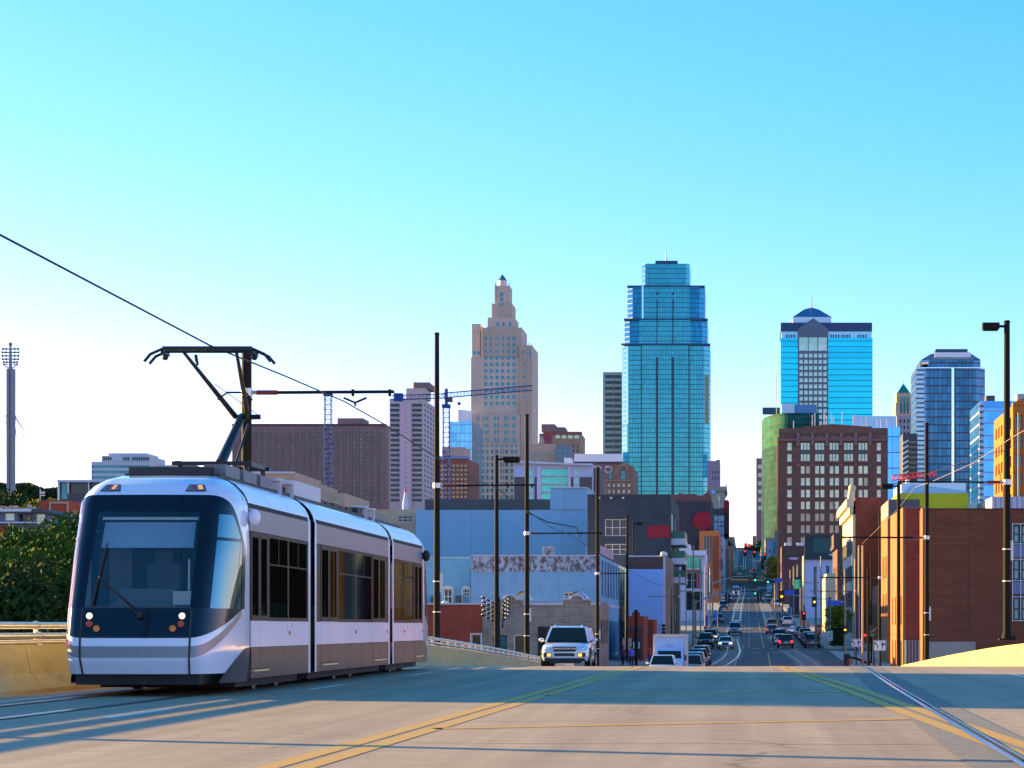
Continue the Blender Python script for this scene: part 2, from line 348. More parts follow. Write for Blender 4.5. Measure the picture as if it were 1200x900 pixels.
# rails: left track under the streetcar, one grooved rail and its slab at the right
TL = [(-60, -9.67), (120, -9.67), (150, -7.4), (185, -4.2), (205, -2.7), (225, -1.9), (250, -1.7), (300, -2.3), (1500, -2.6)]
TRr = [(-10, 1.6), (17, 2.17), (26.5, 2.36), (36, 2.56), (45, 2.78), (75, 3.6), (120, 4.4), (185, 5.0), (215, 5.0), (245, 4.2), (300, 3.2), (1500, 3.0)]
yt = yrange(-20, 1500)
mb = MB(); mg = MB(); ms = MB()
for T, offs in ((TL, (-.72, .72)), (TRr, (0,))):
    for o in offs:
        t2 = [(y, x + o) for y, x in T]
        ds = .008
        strip(mb, [(y, x - .035) for y, x in t2], [(y, x + .035) for y, x in t2], yt, .016)
        strip(mg, [(y, x + .035) for y, x in t2], [(y, x + .085) for y, x in t2], yt, .0125)
        strip(mb, [(y, x + .085) for y, x in t2], [(y, x + .115) for y, x in t2], yt, .016)
t2 = [(y, x + 1.435) for y, x in TRr if y >= 120]; ty = yrange(186, 1500)
strip(mb, [(y, x - .035) for y, x in t2], [(y, x + .035) for y, x in t2], ty, .016)
strip(ms, [(y, x - .42) for y, x in TRr], [(y, x + .46) for y, x in TRr], yrange(-20, 186), .006)
strip(ms, [(y, x - 1.2) for y, x in TL], [(y, x + 1.2) for y, x in TL], yrange(186, 900), .010)
strip(ms, [(y, x - .5) for y, x in TRr], [(y, x + 2.0) for y, x in TRr], yrange(186, 900), .010)
struct('track_slab', ms, M_trackbed); struct('rail', mb, M_rail); struct('rail_groove', mg, mat('groove_black', (.02, .02, .02), .9))

# ---------------------------------------------------------------- barriers
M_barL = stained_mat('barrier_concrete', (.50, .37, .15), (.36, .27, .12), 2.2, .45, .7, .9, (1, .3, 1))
M_alu = mat('handrail_aluminium', (.72, .66, .55), .38, .9, var=.1, vscale=4)
M_joint = mat('joint_black', (.05, .045, .04), .9)
def barrier(name, label, x0, side, y0, y1, rails, m):
    t = thing(name, label, 'bridge barrier', (x0, y0, 0)); h = .80
    prof = [(.45, 0), (.45, .08), (.22, .33), (.12, h), (-.2, h), (-.2, -.6)]       # F-shape safety profile, face towards the road
    y = y0; step = 6.0; k = 0
    while y < y1:
        rg = []
        for yy in (y + .012, y + step * .33, y + step * .66, y + step - .012): rg.append([(side * px_, yy - y0, sz(yy) + pz) for px_, pz in prof])
        mb = MB(); mb.rings(rg); mb.build('wall_segment', m, t); y += step
    if rails:
        for (dx, z, r) in ((0.0, 1.13, .062), (.10, .955, .055), (0, .845, .045)):
            mb = MB(); mb.tube([(side * dx * .6, yy - y0, sz(yy) + z) for yy in yrange(y0, y1)], r, 10); mb.build('handrail', M_alu, t, True)
        pm = MB(); pm.tube([(0, 0, h - .01), (0, 0, 1.13)], .038, 6); pm.box(-.08, .08, -.09, .09, h - .003, h + .02)
        for q in range(10): a = q * math.pi / 5
        pm.tube([(0, -.03, 1.13), (0, .03, 1.13)], .078, 12); pm.tube([(side * .06, -.03, .955), (side * .06, .03, .955)], .07, 12)
        me = pm.mesh('rail_post', M_alu); y = y0 + .9; n = 0
        ys = []
        while y < y1: ys.append(y); y += 2.2
        near = [v for v in ys if v > 24][:58]
        for v in near: child('rail_post', me, t, (0, v - y0, sz(v)))
    return t
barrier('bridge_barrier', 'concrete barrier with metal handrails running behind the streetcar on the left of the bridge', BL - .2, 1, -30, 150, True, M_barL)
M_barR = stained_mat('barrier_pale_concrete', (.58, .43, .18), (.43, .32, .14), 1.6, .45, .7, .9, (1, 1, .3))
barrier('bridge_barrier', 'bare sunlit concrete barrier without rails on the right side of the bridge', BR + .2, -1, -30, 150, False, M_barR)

# ---------------------------------------------------------------- buildings
M_roofg = mat('roof_gravel', (.25, .24, .22), .95, var=.1)
WIN_CACHE = {}
M_gl_sky = mat('window_glass_pale', (.44, .58, .46), .14, .45, var=.25, vscale=.15)
M_gl_teal = mat('window_glass_teal', (.05, .22, .28), .14, .45, var=.3, vscale=.12)
M_gl_dark = mat('window_glass_dark', (.03, .045, .06), .08, .3, var=.3, vscale=.1)
M_gl_warm = mat('window_blind_cream', (.62, .60, .38), .25, .1, var=.2, vscale=.3)
M_gl_green = mat('window_glass_green', (.05, .50, .42), .1, .55, var=.25, vscale=.2)
M_fr_white = mat('frame_white', (.7, .7, .68), .5)
M_fr_dark = mat('frame_dark', (.05, .05, .055), .5)
M_gl_brown = mat('window_glass_brown', (.10, .07, .035), .2, .1, var=.4, vscale=.8)
M_gl_dim = mat('window_glass_dim', (.20, .26, .25), .3, .1, var=.5, vscale=.2)
STY = {'dim': (M_gl_dim, M_fr_dark, 0, 0, 0), 'bframe': (M_gl_brown, M_fr_white, .10, 0, 0), 'sky': (M_gl_sky, M_fr_white, 0, 0, 0), 'teal': (M_gl_teal, M_fr_dark, 0, 0, 0), 'dark': (M_gl_dark, M_fr_dark, 0, 0, 0), 'warm': (M_gl_warm, M_fr_white, 0, 0, 0), 'green': (M_gl_green, M_fr_white, 0, 0, 0),
       'sash': (M_gl_warm, M_fr_white, .10, 0, 1), 'sashp': (M_gl_sky, M_fr_white, .10, 0, 1), 'dframe': (M_gl_dark, M_fr_white, .08, 2, 1), 'greeng': (M_gl_green, M_fr_white, .12, 3, 0), 'tealf': (M_gl_teal, M_fr_dark, .12, 0, 1),
       'shop': (M_gl_dark, M_fr_dark, .1, 2, 0), 'darkf': (M_gl_dark, M_fr_white, .12, 1, 1)}
def win_mesh(w, h, style, rec):
    key = (round(w, 1), round(h, 1), style, rec)
    if key not in WIN_CACHE:
        g, f, fw, nv, nh = STY[style]; b = MB(); w2 = w / 2
        b.quad((-w2, rec, -h / 2), (w2, rec, -h / 2), (w2, rec, h / 2), (-w2, rec, h / 2), 0)
        if fw:
            y0, y1 = rec - .09, rec - .01
            b.box(-w2, -w2 + fw, y0, y1, -h / 2, h / 2, 1); b.box(w2 - fw, w2, y0, y1, -h / 2, h / 2, 1)
            b.box(-w2 + fw, w2 - fw, y0, y1, h / 2 - fw, h / 2, 1); b.box(-w2 + fw, w2 - fw, y0, y1, -h / 2, -h / 2 + fw, 1)
            for k in range(nv): x = -w2 + w * (k + 1) / (nv + 1); b.box(x - fw * .4, x + fw * .4, y0 + .004, y1, -h / 2 + fw, h / 2 - fw, 1)
            for k in range(nh): z = -h / 2 + h * (k + 1) / (nh + 1); b.box(-w2 + fw, w2 - fw, y0 + .008, y1, z - fw * .4, z + fw * .4, 1)
        WIN_CACHE[key] = b.mesh('window', [g, f])
    return WIN_CACHE[key]
class Bld:
    """front face at y=0 looking at the camera; left/right faces run along y"""
    def __init__(s, name, label, cat, px0, px1, py, Y, depth, m, group=None, zb=None):
        s.X0, s.X1 = PX(px0, Y), PX(px1, Y); s.Y = Y; s.w = s.X1 - s.X0; s.d = depth
        s.z0 = (min(land(0, Y), land(0, Y + depth)) if Y > 176 else -7) if zb is None else zb; s.ztop = PZ(py, Y); s.h = s.ztop - s.z0
        s.xc = (s.X0 + s.X1) / 2; s.t = thing(name, label, cat, (s.xc, Y, s.z0), 0, group); s.m = m
        s.op = {'front': [], 'left': [], 'right': []}; s.wins = []
    def u(s, px, dy=0): return PX(px, s.Y + dy) - s.xc
    def v(s, py, dy=0): return PZ(py, s.Y + dy) - s.z0
    def us(s, px):                               # depth position on the street-side face seen at column px
        Xs = s.X1 if px < CX else s.X0; return Xs * F / (px - CX) - s.Y
    def win(s, face, u0, u1, v0, v1, style='sky', rec=.2):
        s.op[face].append((u0, v0, u1, v1)); s.wins.append((face, (u0 + u1) / 2, (v0 + v1) / 2, abs(u1 - u0), abs(v1 - v0), style, rec))
    def grid(s, face, u0, u1, nu, v0, v1, nv, fu=.55, fv=.6, style='sky', rec=.2, skip=None):
        du = (u1 - u0) / nu; dv = (v1 - v0) / nv
        for j in range(nv):
            for i in range(nu):
                if skip and skip(i, j): continue
                uc = u0 + (i + .5) * du; vc = v0 + (j + .5) * dv
                s.win(face, uc - du * fu / 2, uc + du * fu / 2, vc - dv * fv / 2, vc + dv * fv / 2, style(i, j) if callable(style) else style, rec)
    def pgrid(s, px0, px1, nx, py0, py1, ny, **k): s.grid('front', s.u(px0), s.u(px1), nx, s.v(py1), s.v(py0), ny, **k)
    def finish(s, parapet=.6, roof=None, wname='wall', top=None, back=True):
        mb = MB(); w2 = s.w / 2; h = s.h
        def face(fn, W0, W1, ops, rec_):
            cu = sorted({W0, W1, *[o[0] for o in ops], *[o[2] for o in ops]}); cv = sorted({0, h, *[o[1] for o in ops], *[o[3] for o in ops]})
            cu = [c for c in cu if W0 <= c <= W1]; cv = [c for c in cv if 0 <= c <= h]
            iu = {c: i for i, c in enumerate(cu)}; iv = {c: i for i, c in enumerate(cv)}; hole = set()
            for o in ops:
                if o[0] not in iu or o[2] not in iu or o[1] not in iv or o[3] not in iv: continue
                for i in range(iu[o[0]], iu[o[2]]):
                    for j in range(iv[o[1]], iv[o[3]]): hole.add((i, j))
                a, b, c, d = o
                for (p, q) in (((a, b), (c, b)), ((c, b), (c, d)), ((c, d), (a, d)), ((a, d), (a, b))):
                    mb.quad(fn(p[0], 0, p[1]), fn(q[0], 0, q[1]), fn(q[0], rec_, q[1]), fn(p[0], rec_, p[1]))
            for i in range(len(cu) - 1):                                  # merge free cells vertically
                j = 0
                while j < len(cv) - 1:
                    if (i, j) in hole: j += 1; continue
                    k = j
                    while k + 1 < len(cv) - 1 and (i, k + 1) not in hole: k += 1
                    mb.quad(fn(cu[i], 0, cv[j]), fn(cu[i + 1], 0, cv[j]), fn(cu[i + 1], 0, cv[k + 1]), fn(cu[i], 0, cv[k + 1])); j = k + 1
        rec = max([x[6] for x in s.wins] + [.1]) + .05
        face(lambda u, r, v: (u, r, v), -w2, w2, s.op['front'], rec)
        face(lambda u, r, v: (-w2 + r, u, v), 0, s.d, s.op['left'], rec)
        face(lambda u, r, v: (w2 - r, u, v), 0, s.d, s.op['right'], rec)
        mb.quad((-w2, s.d, 0), (w2, s.d, 0), (w2, s.d, h), (-w2, s.d, h))
        if parapet:
            p = .35; r = h - parapet
            mb.quad((-w2 + p, p, r), (w2 - p, p, r), (w2 - p, s.d - p, r), (-w2 + p, s.d - p, r), 1)
            o_ = [(-w2, 0), (w2, 0), (w2, s.d), (-w2, s.d)]; i_ = [(-w2 + p, p), (w2 - p, p), (w2 - p, s.d - p), (-w2 + p, s.d - p)]
            for k in range(4):
                n = (k + 1) % 4; mb.quad((*o_[k], h), (*o_[n], h), (*i_[n], h), (*i_[k], h)); mb.quad((*i_[k], h), (*i_[n], h), (*i_[n], r), (*i_[k], r))
        else: mb.quad((-w2, 0, h), (w2, 0, h), (w2, s.d, h), (-w2, s.d, h), 1)
        s.wall = mb.build(wname, [s.m, roof or M_roofg], s.t)
        ws = sorted(s.wins, key=lambda x: -(x[3] * x[4])); rest = {}
        order = ws if len(ws) <= 100 else ws
        for k, (fc, uc, vc, w, hh, st, rc) in enumerate(order):
            rz = {'front': 0, 'left': -math.pi / 2, 'right': math.pi / 2}[fc]
            loc = {'front': (uc, 0, vc), 'left': (-w2, uc, vc), 'right': (w2, uc, vc)}[fc]
            if k < 100 or len(ws) <= 100: child('window', win_mesh(w, hh, st, rc), s.t, loc, rz)
            else: rest.setdefault(st, []).append((loc, rz, w, hh, rc))
        if rest:
            b = MB(); ml = []
            for si, (st, lst) in enumerate(rest.items()):
                g, f, fw, nv, nh = STY[st]; ml += [g, f]
                for loc, rz, w, hh, rc in lst:
                    c_, s_ = math.cos(rz), math.sin(rz)
                    def T(x, y, z): return (loc[0] + x * c_ - y * s_, loc[1] + x * s_ + y * c_, loc[2] + z)
                    b.quad(T(-w / 2, rc, -hh / 2), T(w / 2, rc, -hh / 2), T(w / 2, rc, hh / 2), T(-w / 2, rc, hh / 2), si * 2)
                    if fw: b.quad(T(-w / 2, rc - .05, -fw * .4), T(w / 2, rc - .05, -fw * .4), T(w / 2, rc - .05, fw * .4), T(-w / 2, rc - .05, fw * .4), si * 2 + 1)
            o = b.build('window', ml, s.t); o['kind'] = 'stuff'
        return s
    def part(s, name, mb, m, smooth=False, label=None): return mb.build(name, m, s.t, smooth, label)
    def pbox(s, name, px0, px1, py0, py1, y0, y1, m, label=None):          # box given by its front outline in photo px at depth y0
        return s.part(name, MB().box(s.u(px0, y0), s.u(px1, y0), y0, y1, s.v(py1, y0), s.v(py0, y0)), m, label=label)
# ---------------------------------------------------------------- the streetcar
M_tw = mat('tram_white_paint', (.78, .80, .86), .22, .0, var=.03, vscale=1.0, coat=.12, spec=.25)
M_twf = mat('tram_cab_white', (.72, .77, .86), .14, .0, var=.03, vscale=1.0, coat=.7)
M_tg = mat('tram_grey_paint', (.185, .21, .26), .33, .1, spec=.35)
M_tsw = mat('tram_silver_stripe', (.22, .22, .23), .3, .2, coat=.2)
M_tk = mat('tram_skirt_paint', (.045, .055, .068), .3, .0, spec=.2)
M_tb = mat('tram_black_gloss', (.006, .008, .016), .08, 0, spec=.35, coat=.15)
M_tbk = mat('tram_window_band', (.012, .012, .014), .4, 0, spec=.12)
M_tbl = mat('tram_rubber', (.015, .015, .017), .7)
M_und = mat('tram_underframe', (.02, .02, .022), .75, var=.3, vscale=3)
M_tgl = glass_mat('tram_window_glass', (.15, .21, .21), .10, .03, refl=(.35, .60, .66), graze=.03)
M_twg = glass_mat('tram_windscreen_glass', (.70, .78, .80), .06, .03)
M_tsg = glass_mat('tram_side_cab_glass', (.45, .70, .75), .26, .03, (.7, .9, .95))
M_roofk = mat('tram_roof_box_dark', (.035, .036, .04), .55, .3)
M_roofl = mat('tram_roof_box_light', (.55, .57, .60), .5, .2)
M_blind = mat('sun_blind_fabric', (.30, .44, .55), .9)
M_int = mat('tram_interior_grey', (.16, .17, .18), .8)
M_intd = mat('tram_interior_dark', (.05, .055, .06), .8)
M_seat = mat('tram_seat_teal', (.03, .30, .30), .7)
M_pole = mat('tram_grab_yellow', (.75, .45, .03), .4)
M_head = mat('headlight_lit', (1, .80, .50), .2, emit=.75)
M_red = mat('lamp_red_lens', (.42, .012, .01), .15, coat=.6)
M_amb = mat('lamp_amber_lens', (.75, .20, .02), .2, coat=.6)
M_ambl = mat('lamp_amber_lit', (1, .22, .03), .3, emit=.8)
TX, TY = -9.67, 33.9; TLEN = 23.5
TR = thing('streetcar', 'white and black modern streetcar with raised pantograph crossing the bridge', 'streetcar', (TX, TY, 0))
YN = [(.0, .25), (.35, .10), (.6, .0), (.95, .03), (1.4, .16), (2.2, .50), (2.9, .84), (3.24, 1.02), (3.42, 1.22), (3.54, 1.5), (3.62, 1.95)]
WZ = [(.0, 1.27), (.35, 1.29), (.7, 1.325), (2.4, 1.325), (3.13, 1.305), (3.28, 1.25), (3.42, 1.14), (3.54, .98), (3.62, .80)]
YB = 2.15
def S(u, z, off=0.0, flip=False):
    def pt(u, z):
        w = lerp(WZ, z); f = .85 * min(1, w / 1.325); yn = lerp(YN, z); a = abs(u); sg = 1 if u >= 0 else -1
        if a <= .45: x = a / .45 * f; y = yn + .05 * (a / .45) ** 2
        else:
            t = (a - .45) / .55 * math.pi / 2; x = f + (w - f) * math.sin(t) ** .68; y = YB - (YB - yn - .05) * math.cos(t) ** .80 if t < math.pi / 2 - 1e-6 else YB
        return Vector((sg * x, y, z))
    p = pt(u, z)
    if off:
        e = .01; du = pt(min(1, u + e), z) - pt(max(-1, u - e), z); dz = pt(u, z + e) - pt(u, z - e); n = du.cross(dz)
        p = p + n.normalized() * off
    if flip: p = Vector((-p.x, TLEN - p.y, p.z))
    return p
def patch(mb, u0, u1, zl, zh, off=0.0, nu=24, nz=14, flip=False, mi=0):
    zl_ = zl if callable(zl) else (lambda u: zl); zh_ = zh if callable(zh) else (lambda u: zh); g = []
    for i in range(nu + 1):
        u = u0 + (u1 - u0) * i / nu; a, b = zl_(u), max(zh_(u), zl_(u) + .001)
        g.append([S(u, a + (b - a) * j / nz, off, flip) for j in range(nz + 1)])
    vs = [p for r in g for p in r]; n = nz + 1
    mb.add(vs, [(i * n + j, (i + 1) * n + j, (i + 1) * n + j + 1, i * n + j + 1) for i in range(nu) for j in range(nz)], mi)
UM = .955
def mlo(u):
    a = abs(u); return .93 if a < .42 else .93 + .50 * ((a - .42) / (UM - .42)) ** 1.8
def mhi(u):
    a = abs(u); return 3.24 if a < .42 else 3.24 - .85 * ((a - .42) / (UM - .42)) ** 3.6
def whi(u): return min(2.93, mhi(u) - .10)
def cab(flip):
    T = TR
    cm = MB(); patch(cm, -1, 1, lambda u: max(3.0, mhi(u)) if abs(u) < UM else 2.2, 3.62, 0, 64, 16, flip)
    for s in (-1, 1):
        patch(cm, s * UM, s * 1.0, .36, 3.3, 0, 4, 30, flip)
        patch(cm, s * .42, s * UM, lambda u: mhi(u), 3.2, .0, 16, 8, flip)
    top = [S(u / 20, 3.62, 0, flip) for u in range(-20, 21)]; cm.add(top, [tuple(range(len(top)))]); cm.build('cab_shell', M_twf, T, True)
    lw = MB(); patch(lw, -.45, .45, .36, mlo, .0, 24, 10, flip); lw.build('bumper', M_twf, T, True)
    for s in (-1, 1):
        lw = MB(); patch(lw, s * .456, s * UM, .36, mlo, .0, 16, 14, flip); lw.build('front_wing', M_twf, T, True)
        sk = MB(); patch(sk, s * .72, s * 1.0, .20, lambda u: max(.24, min(.76, .24 + (abs(u) - .72) / .26 * .54)), .007, 14, 6, flip); sk.build('skirt_panel', M_tk, T, True)
    st = MB(); patch(st, -.45, .45, .62, .80, .004, 24, 3, flip); st.build('silver_stripe', M_tsw, T, True)
    for s in (-1, 1):
        st = MB(); patch(st, s * .456, s * .93, lambda u: .62 + .70 * ((abs(u) - .45) / .5) ** 1.7, lambda u: min(mlo(u) - .012, .80 + .62 * ((abs(u) - .45) / .5) ** 1.8), .004, 20, 3, flip); st.build('silver_stripe', M_tsw, T, True)
    bm_ = MB()
    patch(bm_, -.45, .45, mlo, 1.40, .010, 24, 6, flip)
    patch(bm_, -.45, .45, 2.97, mhi, .010, 24, 4, flip)
    for s in (-1, 1):
        patch(bm_, s * .45, s * .60, 1.40, mhi, .010, 8, 22, flip); patch(bm_, s * .44, s * .45, 1.40, 2.97, .010, 2, 16, flip)
        patch(bm_, s * .60, s * UM, lambda u: whi(u), mhi, .010, 12, 4, flip); patch(bm_, s * .92, s * UM, 1.40, lambda u: whi(u), .010, 2, 12, flip)
        patch(bm_, s * .456, s * UM, mlo, 1.40, .010, 16, 6, flip)
        patch(bm_, s * .60, s * .92, 2.50, 2.55, .012, 8, 1, flip)
    bm_.build('front_mask', M_tb, T, True)
    g = MB(); patch(g, -.44, .44, 1.40, 2.97, .006, 20, 16, flip); g.build('windscreen', M_twg, T, True)
    for s in (-1, 1):
        g = MB(); patch(g, s * .60, s * .92, 1.40, whi, .005, 12, 14, flip); g.build('cab_side_window', M_tsg, T, True)
    sm = MB()
    for a, b in ((-.456, -.45), (.45, .456)): patch(sm, a, b, .36, 1.40, .0125, 1, 14, flip)
    patch(sm, -.45, .45, 1.395, 1.41, .013, 16, 1, flip); sm.build('panel_seam', M_joint, T)
    # lamps
    for s in (-1, 1):
        for (x, z, r, m, nm) in ((.73, 1.275, .052, M_head if not flip else M_red, 'headlight'), (.72, 1.145, .055, M_red, 'marker_lamp'), (.60, 1.075, .055, M_amb, 'turn_lamp')):
            u = s * x / .85 * .45; p = S(u, z, .012, flip); dy = -.03 if not flip else .03; b = MB()
            b.tube([(p.x, p.y, p.z), (p.x, p.y + dy, p.z)], [r * 1.25, r * 1.15], 20, 1); b.tube([(p.x, p.y + dy * .9, p.z), (p.x, p.y + dy * 1.25, p.z)], [r, r * .8], 20, 0)
            b.build(nm, [m, M_tbl], T, True)
        b = MB(); q = [(.30, 3.30), (.475, 3.30), (.475, 3.42), (.345, 3.42)]                    # upper lamp cluster
        b.add([S(s * a, z, .010, flip) for a, z in q], [(0, 1, 2, 3)]); o = b.build('lamp_panel', M_tb, T)
        b = MB(); q2 = [(.312, 3.31), (.468, 3.31), (.468, 3.41), (.35, 3.41)]; b.add([S(s * a, z, .014, flip) for a, z in q2], [(0, 1, 2, 3)]); b.build('lamp_panel_cover', M_tsw, T)
        for k, (a0, a1, m) in enumerate(((.425, .455, M_ambl), (.37, .40, M_red)) if s > 0 else ((.425, .455, M_red), (.37, .40, M_ambl))):
            for z in (3.34, 3.378):
                b = MB(); b.add([S(s * a0, z, .018, flip), S(s * a1, z, .018, flip), S(s * a1, z + .022, .018, flip), S(s * a0, z + .022, .018, flip)], [(0, 1, 2, 3)]); b.build('lamp_led', m, T)
    # camera dome mirror
    for s in (-1, 1):
        p = S(s * 1, 2.93, 0, flip); dx = .1 if p.x > 0 else -.1; b = MB(); b.sphere((p.x + dx, p.y, p.z), .115, 14, 9, 0, (.9, 1, 1.25)); b.tube([(p.x - dx * .3, p.y, p.z + .05), (p.x + dx, p.y, p.z + .05)], .04, 8)
        b.build('camera_dome', M_tbl if flip else M_tw, T, True)
cab(False); cab(True)
# interior of the driving cab
b = MB(); b.quad(*[tuple(S(u, z, -.14)) for u, z in ((-.40, 2.44), (.40, 2.44), (.40, 2.86), (-.40, 2.86))]); b.build('sun_blind', M_blind, TR)
b = MB(); b.quad(*[tuple(S(u, z, -.10)) for u, z in ((-.42, 2.88), (.42, 2.88), (.42, 2.93), (-.42, 2.93))]); b.build('blind_header', M_fr_white, TR)
b = MB(); b.box(-1.0, 1.0, .55, 1.05, .9, 1.44); b.rings([[(x * k, y, z) for x, y, z in ((-.5, .75, 1.4), (.5, .75, 1.4), (.5, 1.05, 1.4), (-.5, 1.05, 1.4))] if i == 0 else [(x * k, y, z) for x, y, z in ((-.5, .8, 1.72), (.5, .8, 1.72), (.5, 1.05, 1.72), (-.5, 1.05, 1.72))] for i, k in enumerate((1.1, .85))]); b.build('dashboard', mat('dash_grey', (.10, .115, .13), .5), TR)
b = MB(); b.box(-.27, .27, 1.75, 1.9, 1.1, 2.15); b.box(-.14, .14, 1.75, 1.87, 2.15, 2.38); b.build('driver_seat', mat('driver_seat_fabric', (.09, .10, .12), .8), TR)
b = MB(); b.box(-1.2, 1.2, 2.15, 2.2, .4, 3.05); b.box(-1.0, -.62, 2.1, 2.14, 1.45, 2.6, 1); b.build('cab_bulkhead', [M_intd, M_int], TR)
b = MB(); b.tube([(.62, .95, 1.45), (.62, 1.0, 2.2)], .016, 6); b.box(.42, .72, .75, .9, 1.46, 1.68); b.build('cab_monitor', M_roofl, TR)
# wiper
b = MB(); p0 = S(.02, 1.30, .05); p1 = S(-.33, 1.86, .07); b.tube([p0, p1], .016, 6); b.tube([S(.06, 1.30, .05), S(-.31, 1.80, .07)], .012, 6); b.tube([S(-.37, 1.44, .045), S(-.31, 2.42, .045)], .014, 6); b.tube([p1, S(-.34, 1.9, .045)], .02, 6)
b.tube([S(.04, 1.27, .0), S(.04, 1.27, .09)], .05, 8); b.build('wiper', M_tbl, TR)
b = MB(); b.box(-.98, .98, .22, 2.0, .19, .36); b.build('obstacle_guard', M_und, TR)
b = MB(); b.box(-.98, .98, TLEN - 2, TLEN - .2, .19, .36); b.build('obstacle_guard', M_und, TR)

# body modules
MODS = [(2.15, 7.0), (7.75, 16.1), (16.8, TLEN - 2.15)]
SIDE = [(1.325, .25), (1.325, 3.10), (1.305, 3.16)]
ROOF = [(1.305, 3.16), (1.285, 3.24), (1.22, 3.36), (1.10, 3.48), (.95, 3.57), (.78, 3.62)]
def sidebox(name, m, y0, y1, z0, z1, off=0, s=1, t=.02):
    b = MB(); x0, x1 = sorted((s * (1.315 - t + off), s * (1.325 + off))); b.box(x0, x1, y0, y1, z0, z1); return b.build(name, m, TR)
def roofpart(y0, y1, name='roof_panel'):
    b = MB(); rg = []
    for y in (y0, y1): rg.append([(x, y, z) for x, z in ROOF] + [(-x, y, z) for x, z in reversed(ROOF)])
    b.rings(rg, False, False); return b.build(name, M_tw, TR, True)
doors = {0: [(2.25, 3.55)], 1: [(8.15, 9.85), (13.95, 15.65)], 2: [(TLEN - 3.6, TLEN - 2.3)]}
wins = {0: [(3.68, 5.15), (5.27, 6.85)], 1: [(9.97, 11.85), (11.97, 13.83)], 2: [(16.95, TLEN - 3.72)]}
for mi, (y0, y1) in enumerate(MODS):
    b = MB(); b.box(-1.22, 1.22, y0, y1, .30, .36); b.build('floor', M_intd, TR)
    b = MB(); b.box(-1.2, 1.2, y0, y1, 2.74, 2.8); b.build('ceiling', M_int, TR)
    n = 3; seg = (y1 - y0) / n
    for k in range(n): roofpart(y0 + k * seg + .006, y0 + (k + 1) * seg - .006)
    b = MB()
    for s in (-1, 1): b.box(*sorted((s * 1.27, s * 1.31)), y0, y1, 3.08, 3.18)
    b.build('gutter', M_joint, TR)
    for s in (-1, 1):
        # upper grey panel, window band pillars, lower white panels, skirt
        sidebox('cant_panel', M_tg, y0 + .01, y1 - .01, 2.72, 3.10, .0, s)
        ops = sorted(doors[mi] + wins[mi]); prev = y0
        band = MB(); x0, x1 = sorted((s * 1.29, s * 1.323))
        for a, c in ops + [(y1, y1)]:
            if a - prev > .01: band.box(x0, x1, prev, a, 1.21, 2.71)
            prev = c
        for a, c in wins[mi]: band.box(x0, x1, a, c, 1.21, 1.27); band.box(x0, x1, a, c, 2.66, 2.71)
        band.build('window_band', M_tbk, TR)
        for a, c in wins[mi]:
            g = MB(); x = s * 1.318; g.quad((x, a, 1.27), (x, c, 1.27), (x, c, 2.66), (x, a, 2.66)); g.build('window', M_tgl, TR)
            d = MB(); q = sorted((s * 1.30, s * 1.324)); d.box(*q, (a + c) / 2 - .02, (a + c) / 2 + .02, 2.2, 2.66); d.box(*q, a, c, 2.18, 2.205); d.build('window_mullion', M_tbk, TR)
        for a, c in doors[mi]:
            mid = (a + c) / 2
            for e0, e1 in ((a + .012, mid - .008), (mid + .008, c - .012)):
                dd = MB(); q = sorted((s * 1.295, s * 1.330))
                dd.box(*q, e0, e1, .765, 1.21, 0); dd.box(*q, e0, e1, .40, .755, 2); dd.box(*q, e0, e1, 1.21, 1.30, 1); dd.box(*q, e0, e1, 2.62, 2.71, 1); dd.box(*q, e0, e0 + .09, 1.30, 2.62, 1); dd.box(*q, e1 - .09, e1, 1.30, 2.62, 1)
                o = dd.build('door', [M_tw, M_tbk, M_tk], TR); g = MB(); x = s * 1.316; g.quad((x, e0 + .09, 1.30), (x, e1 - .09, 1.30), (x, e1 - .09, 2.62), (x, e0 + .09, 2.62)); g.build('door_window', M_tgl, o)
            sidebox('skirt_panel', M_tk, a + .006, c - .006, .24, .345, .002, s)
            b = MB(); b.box(*sorted((s * 1.28, s * 1.375)), a + .12, c - .12, .352, .385); b.build('door_step', mat('step_yellow', (.75, .60, .25), .4, .3), TR)
        # lower panels between doors
        prev = y0 + .01; spans = []
        for a, c in sorted(doors[mi]) + [(y1 - .01, y1)]:
            if a - prev > .1: spans.append((prev, a))
            prev = c
        for a, c in spans:
            k = max(1, round((c - a) / 1.25)); w = (c - a) / k
            for i in range(k): [MB().box(*sorted((s * 1.322, s * 1.332)), a + i * w + w * f - .03, a + i * w + w * f + .03, 1.06, 1.17).build('latch', M_roofl, TR) for f in ((.35, .75) if i % 2 else ())]; sidebox('lower_panel', M_tw, a + i * w + .006, a + (i + 1) * w - .006, .765, 1.205, .0, s); sidebox('skirt_panel', M_tk, a + i * w + .006, a + (i + 1) * w - .006, .24, .755, .002, s)
            if mi != 1 or a > 9: 
                ym = (a + c) / 2; b = MB(); b.disc((s * 1.325, ym, 1.0), .035, 'x', .02 * s, 12); b.build('side_marker_lamp', M_amb, TR)
        b = MB(); b.box(*sorted((s * 1.28, s * 1.305)), y0 + .01, y1 - .01, .24, 1.22); b.build('side_frame', M_joint, TR)
    # seats and grab poles
    y = y0 + 1.4
    while y < y1 - .8:
        if not any(a - .2 < y < c + .2 for a, c in doors[mi]):
            for s in (-1, 1):
                b = MB(); b.box(*sorted((s * .35, s * 1.15)), y, y + .45, .75, .85); b.box(*sorted((s * .35, s * 1.15)), y + .4, y + .48, .8, 1.55); b.build('seat', M_seat, TR)
        y += .95
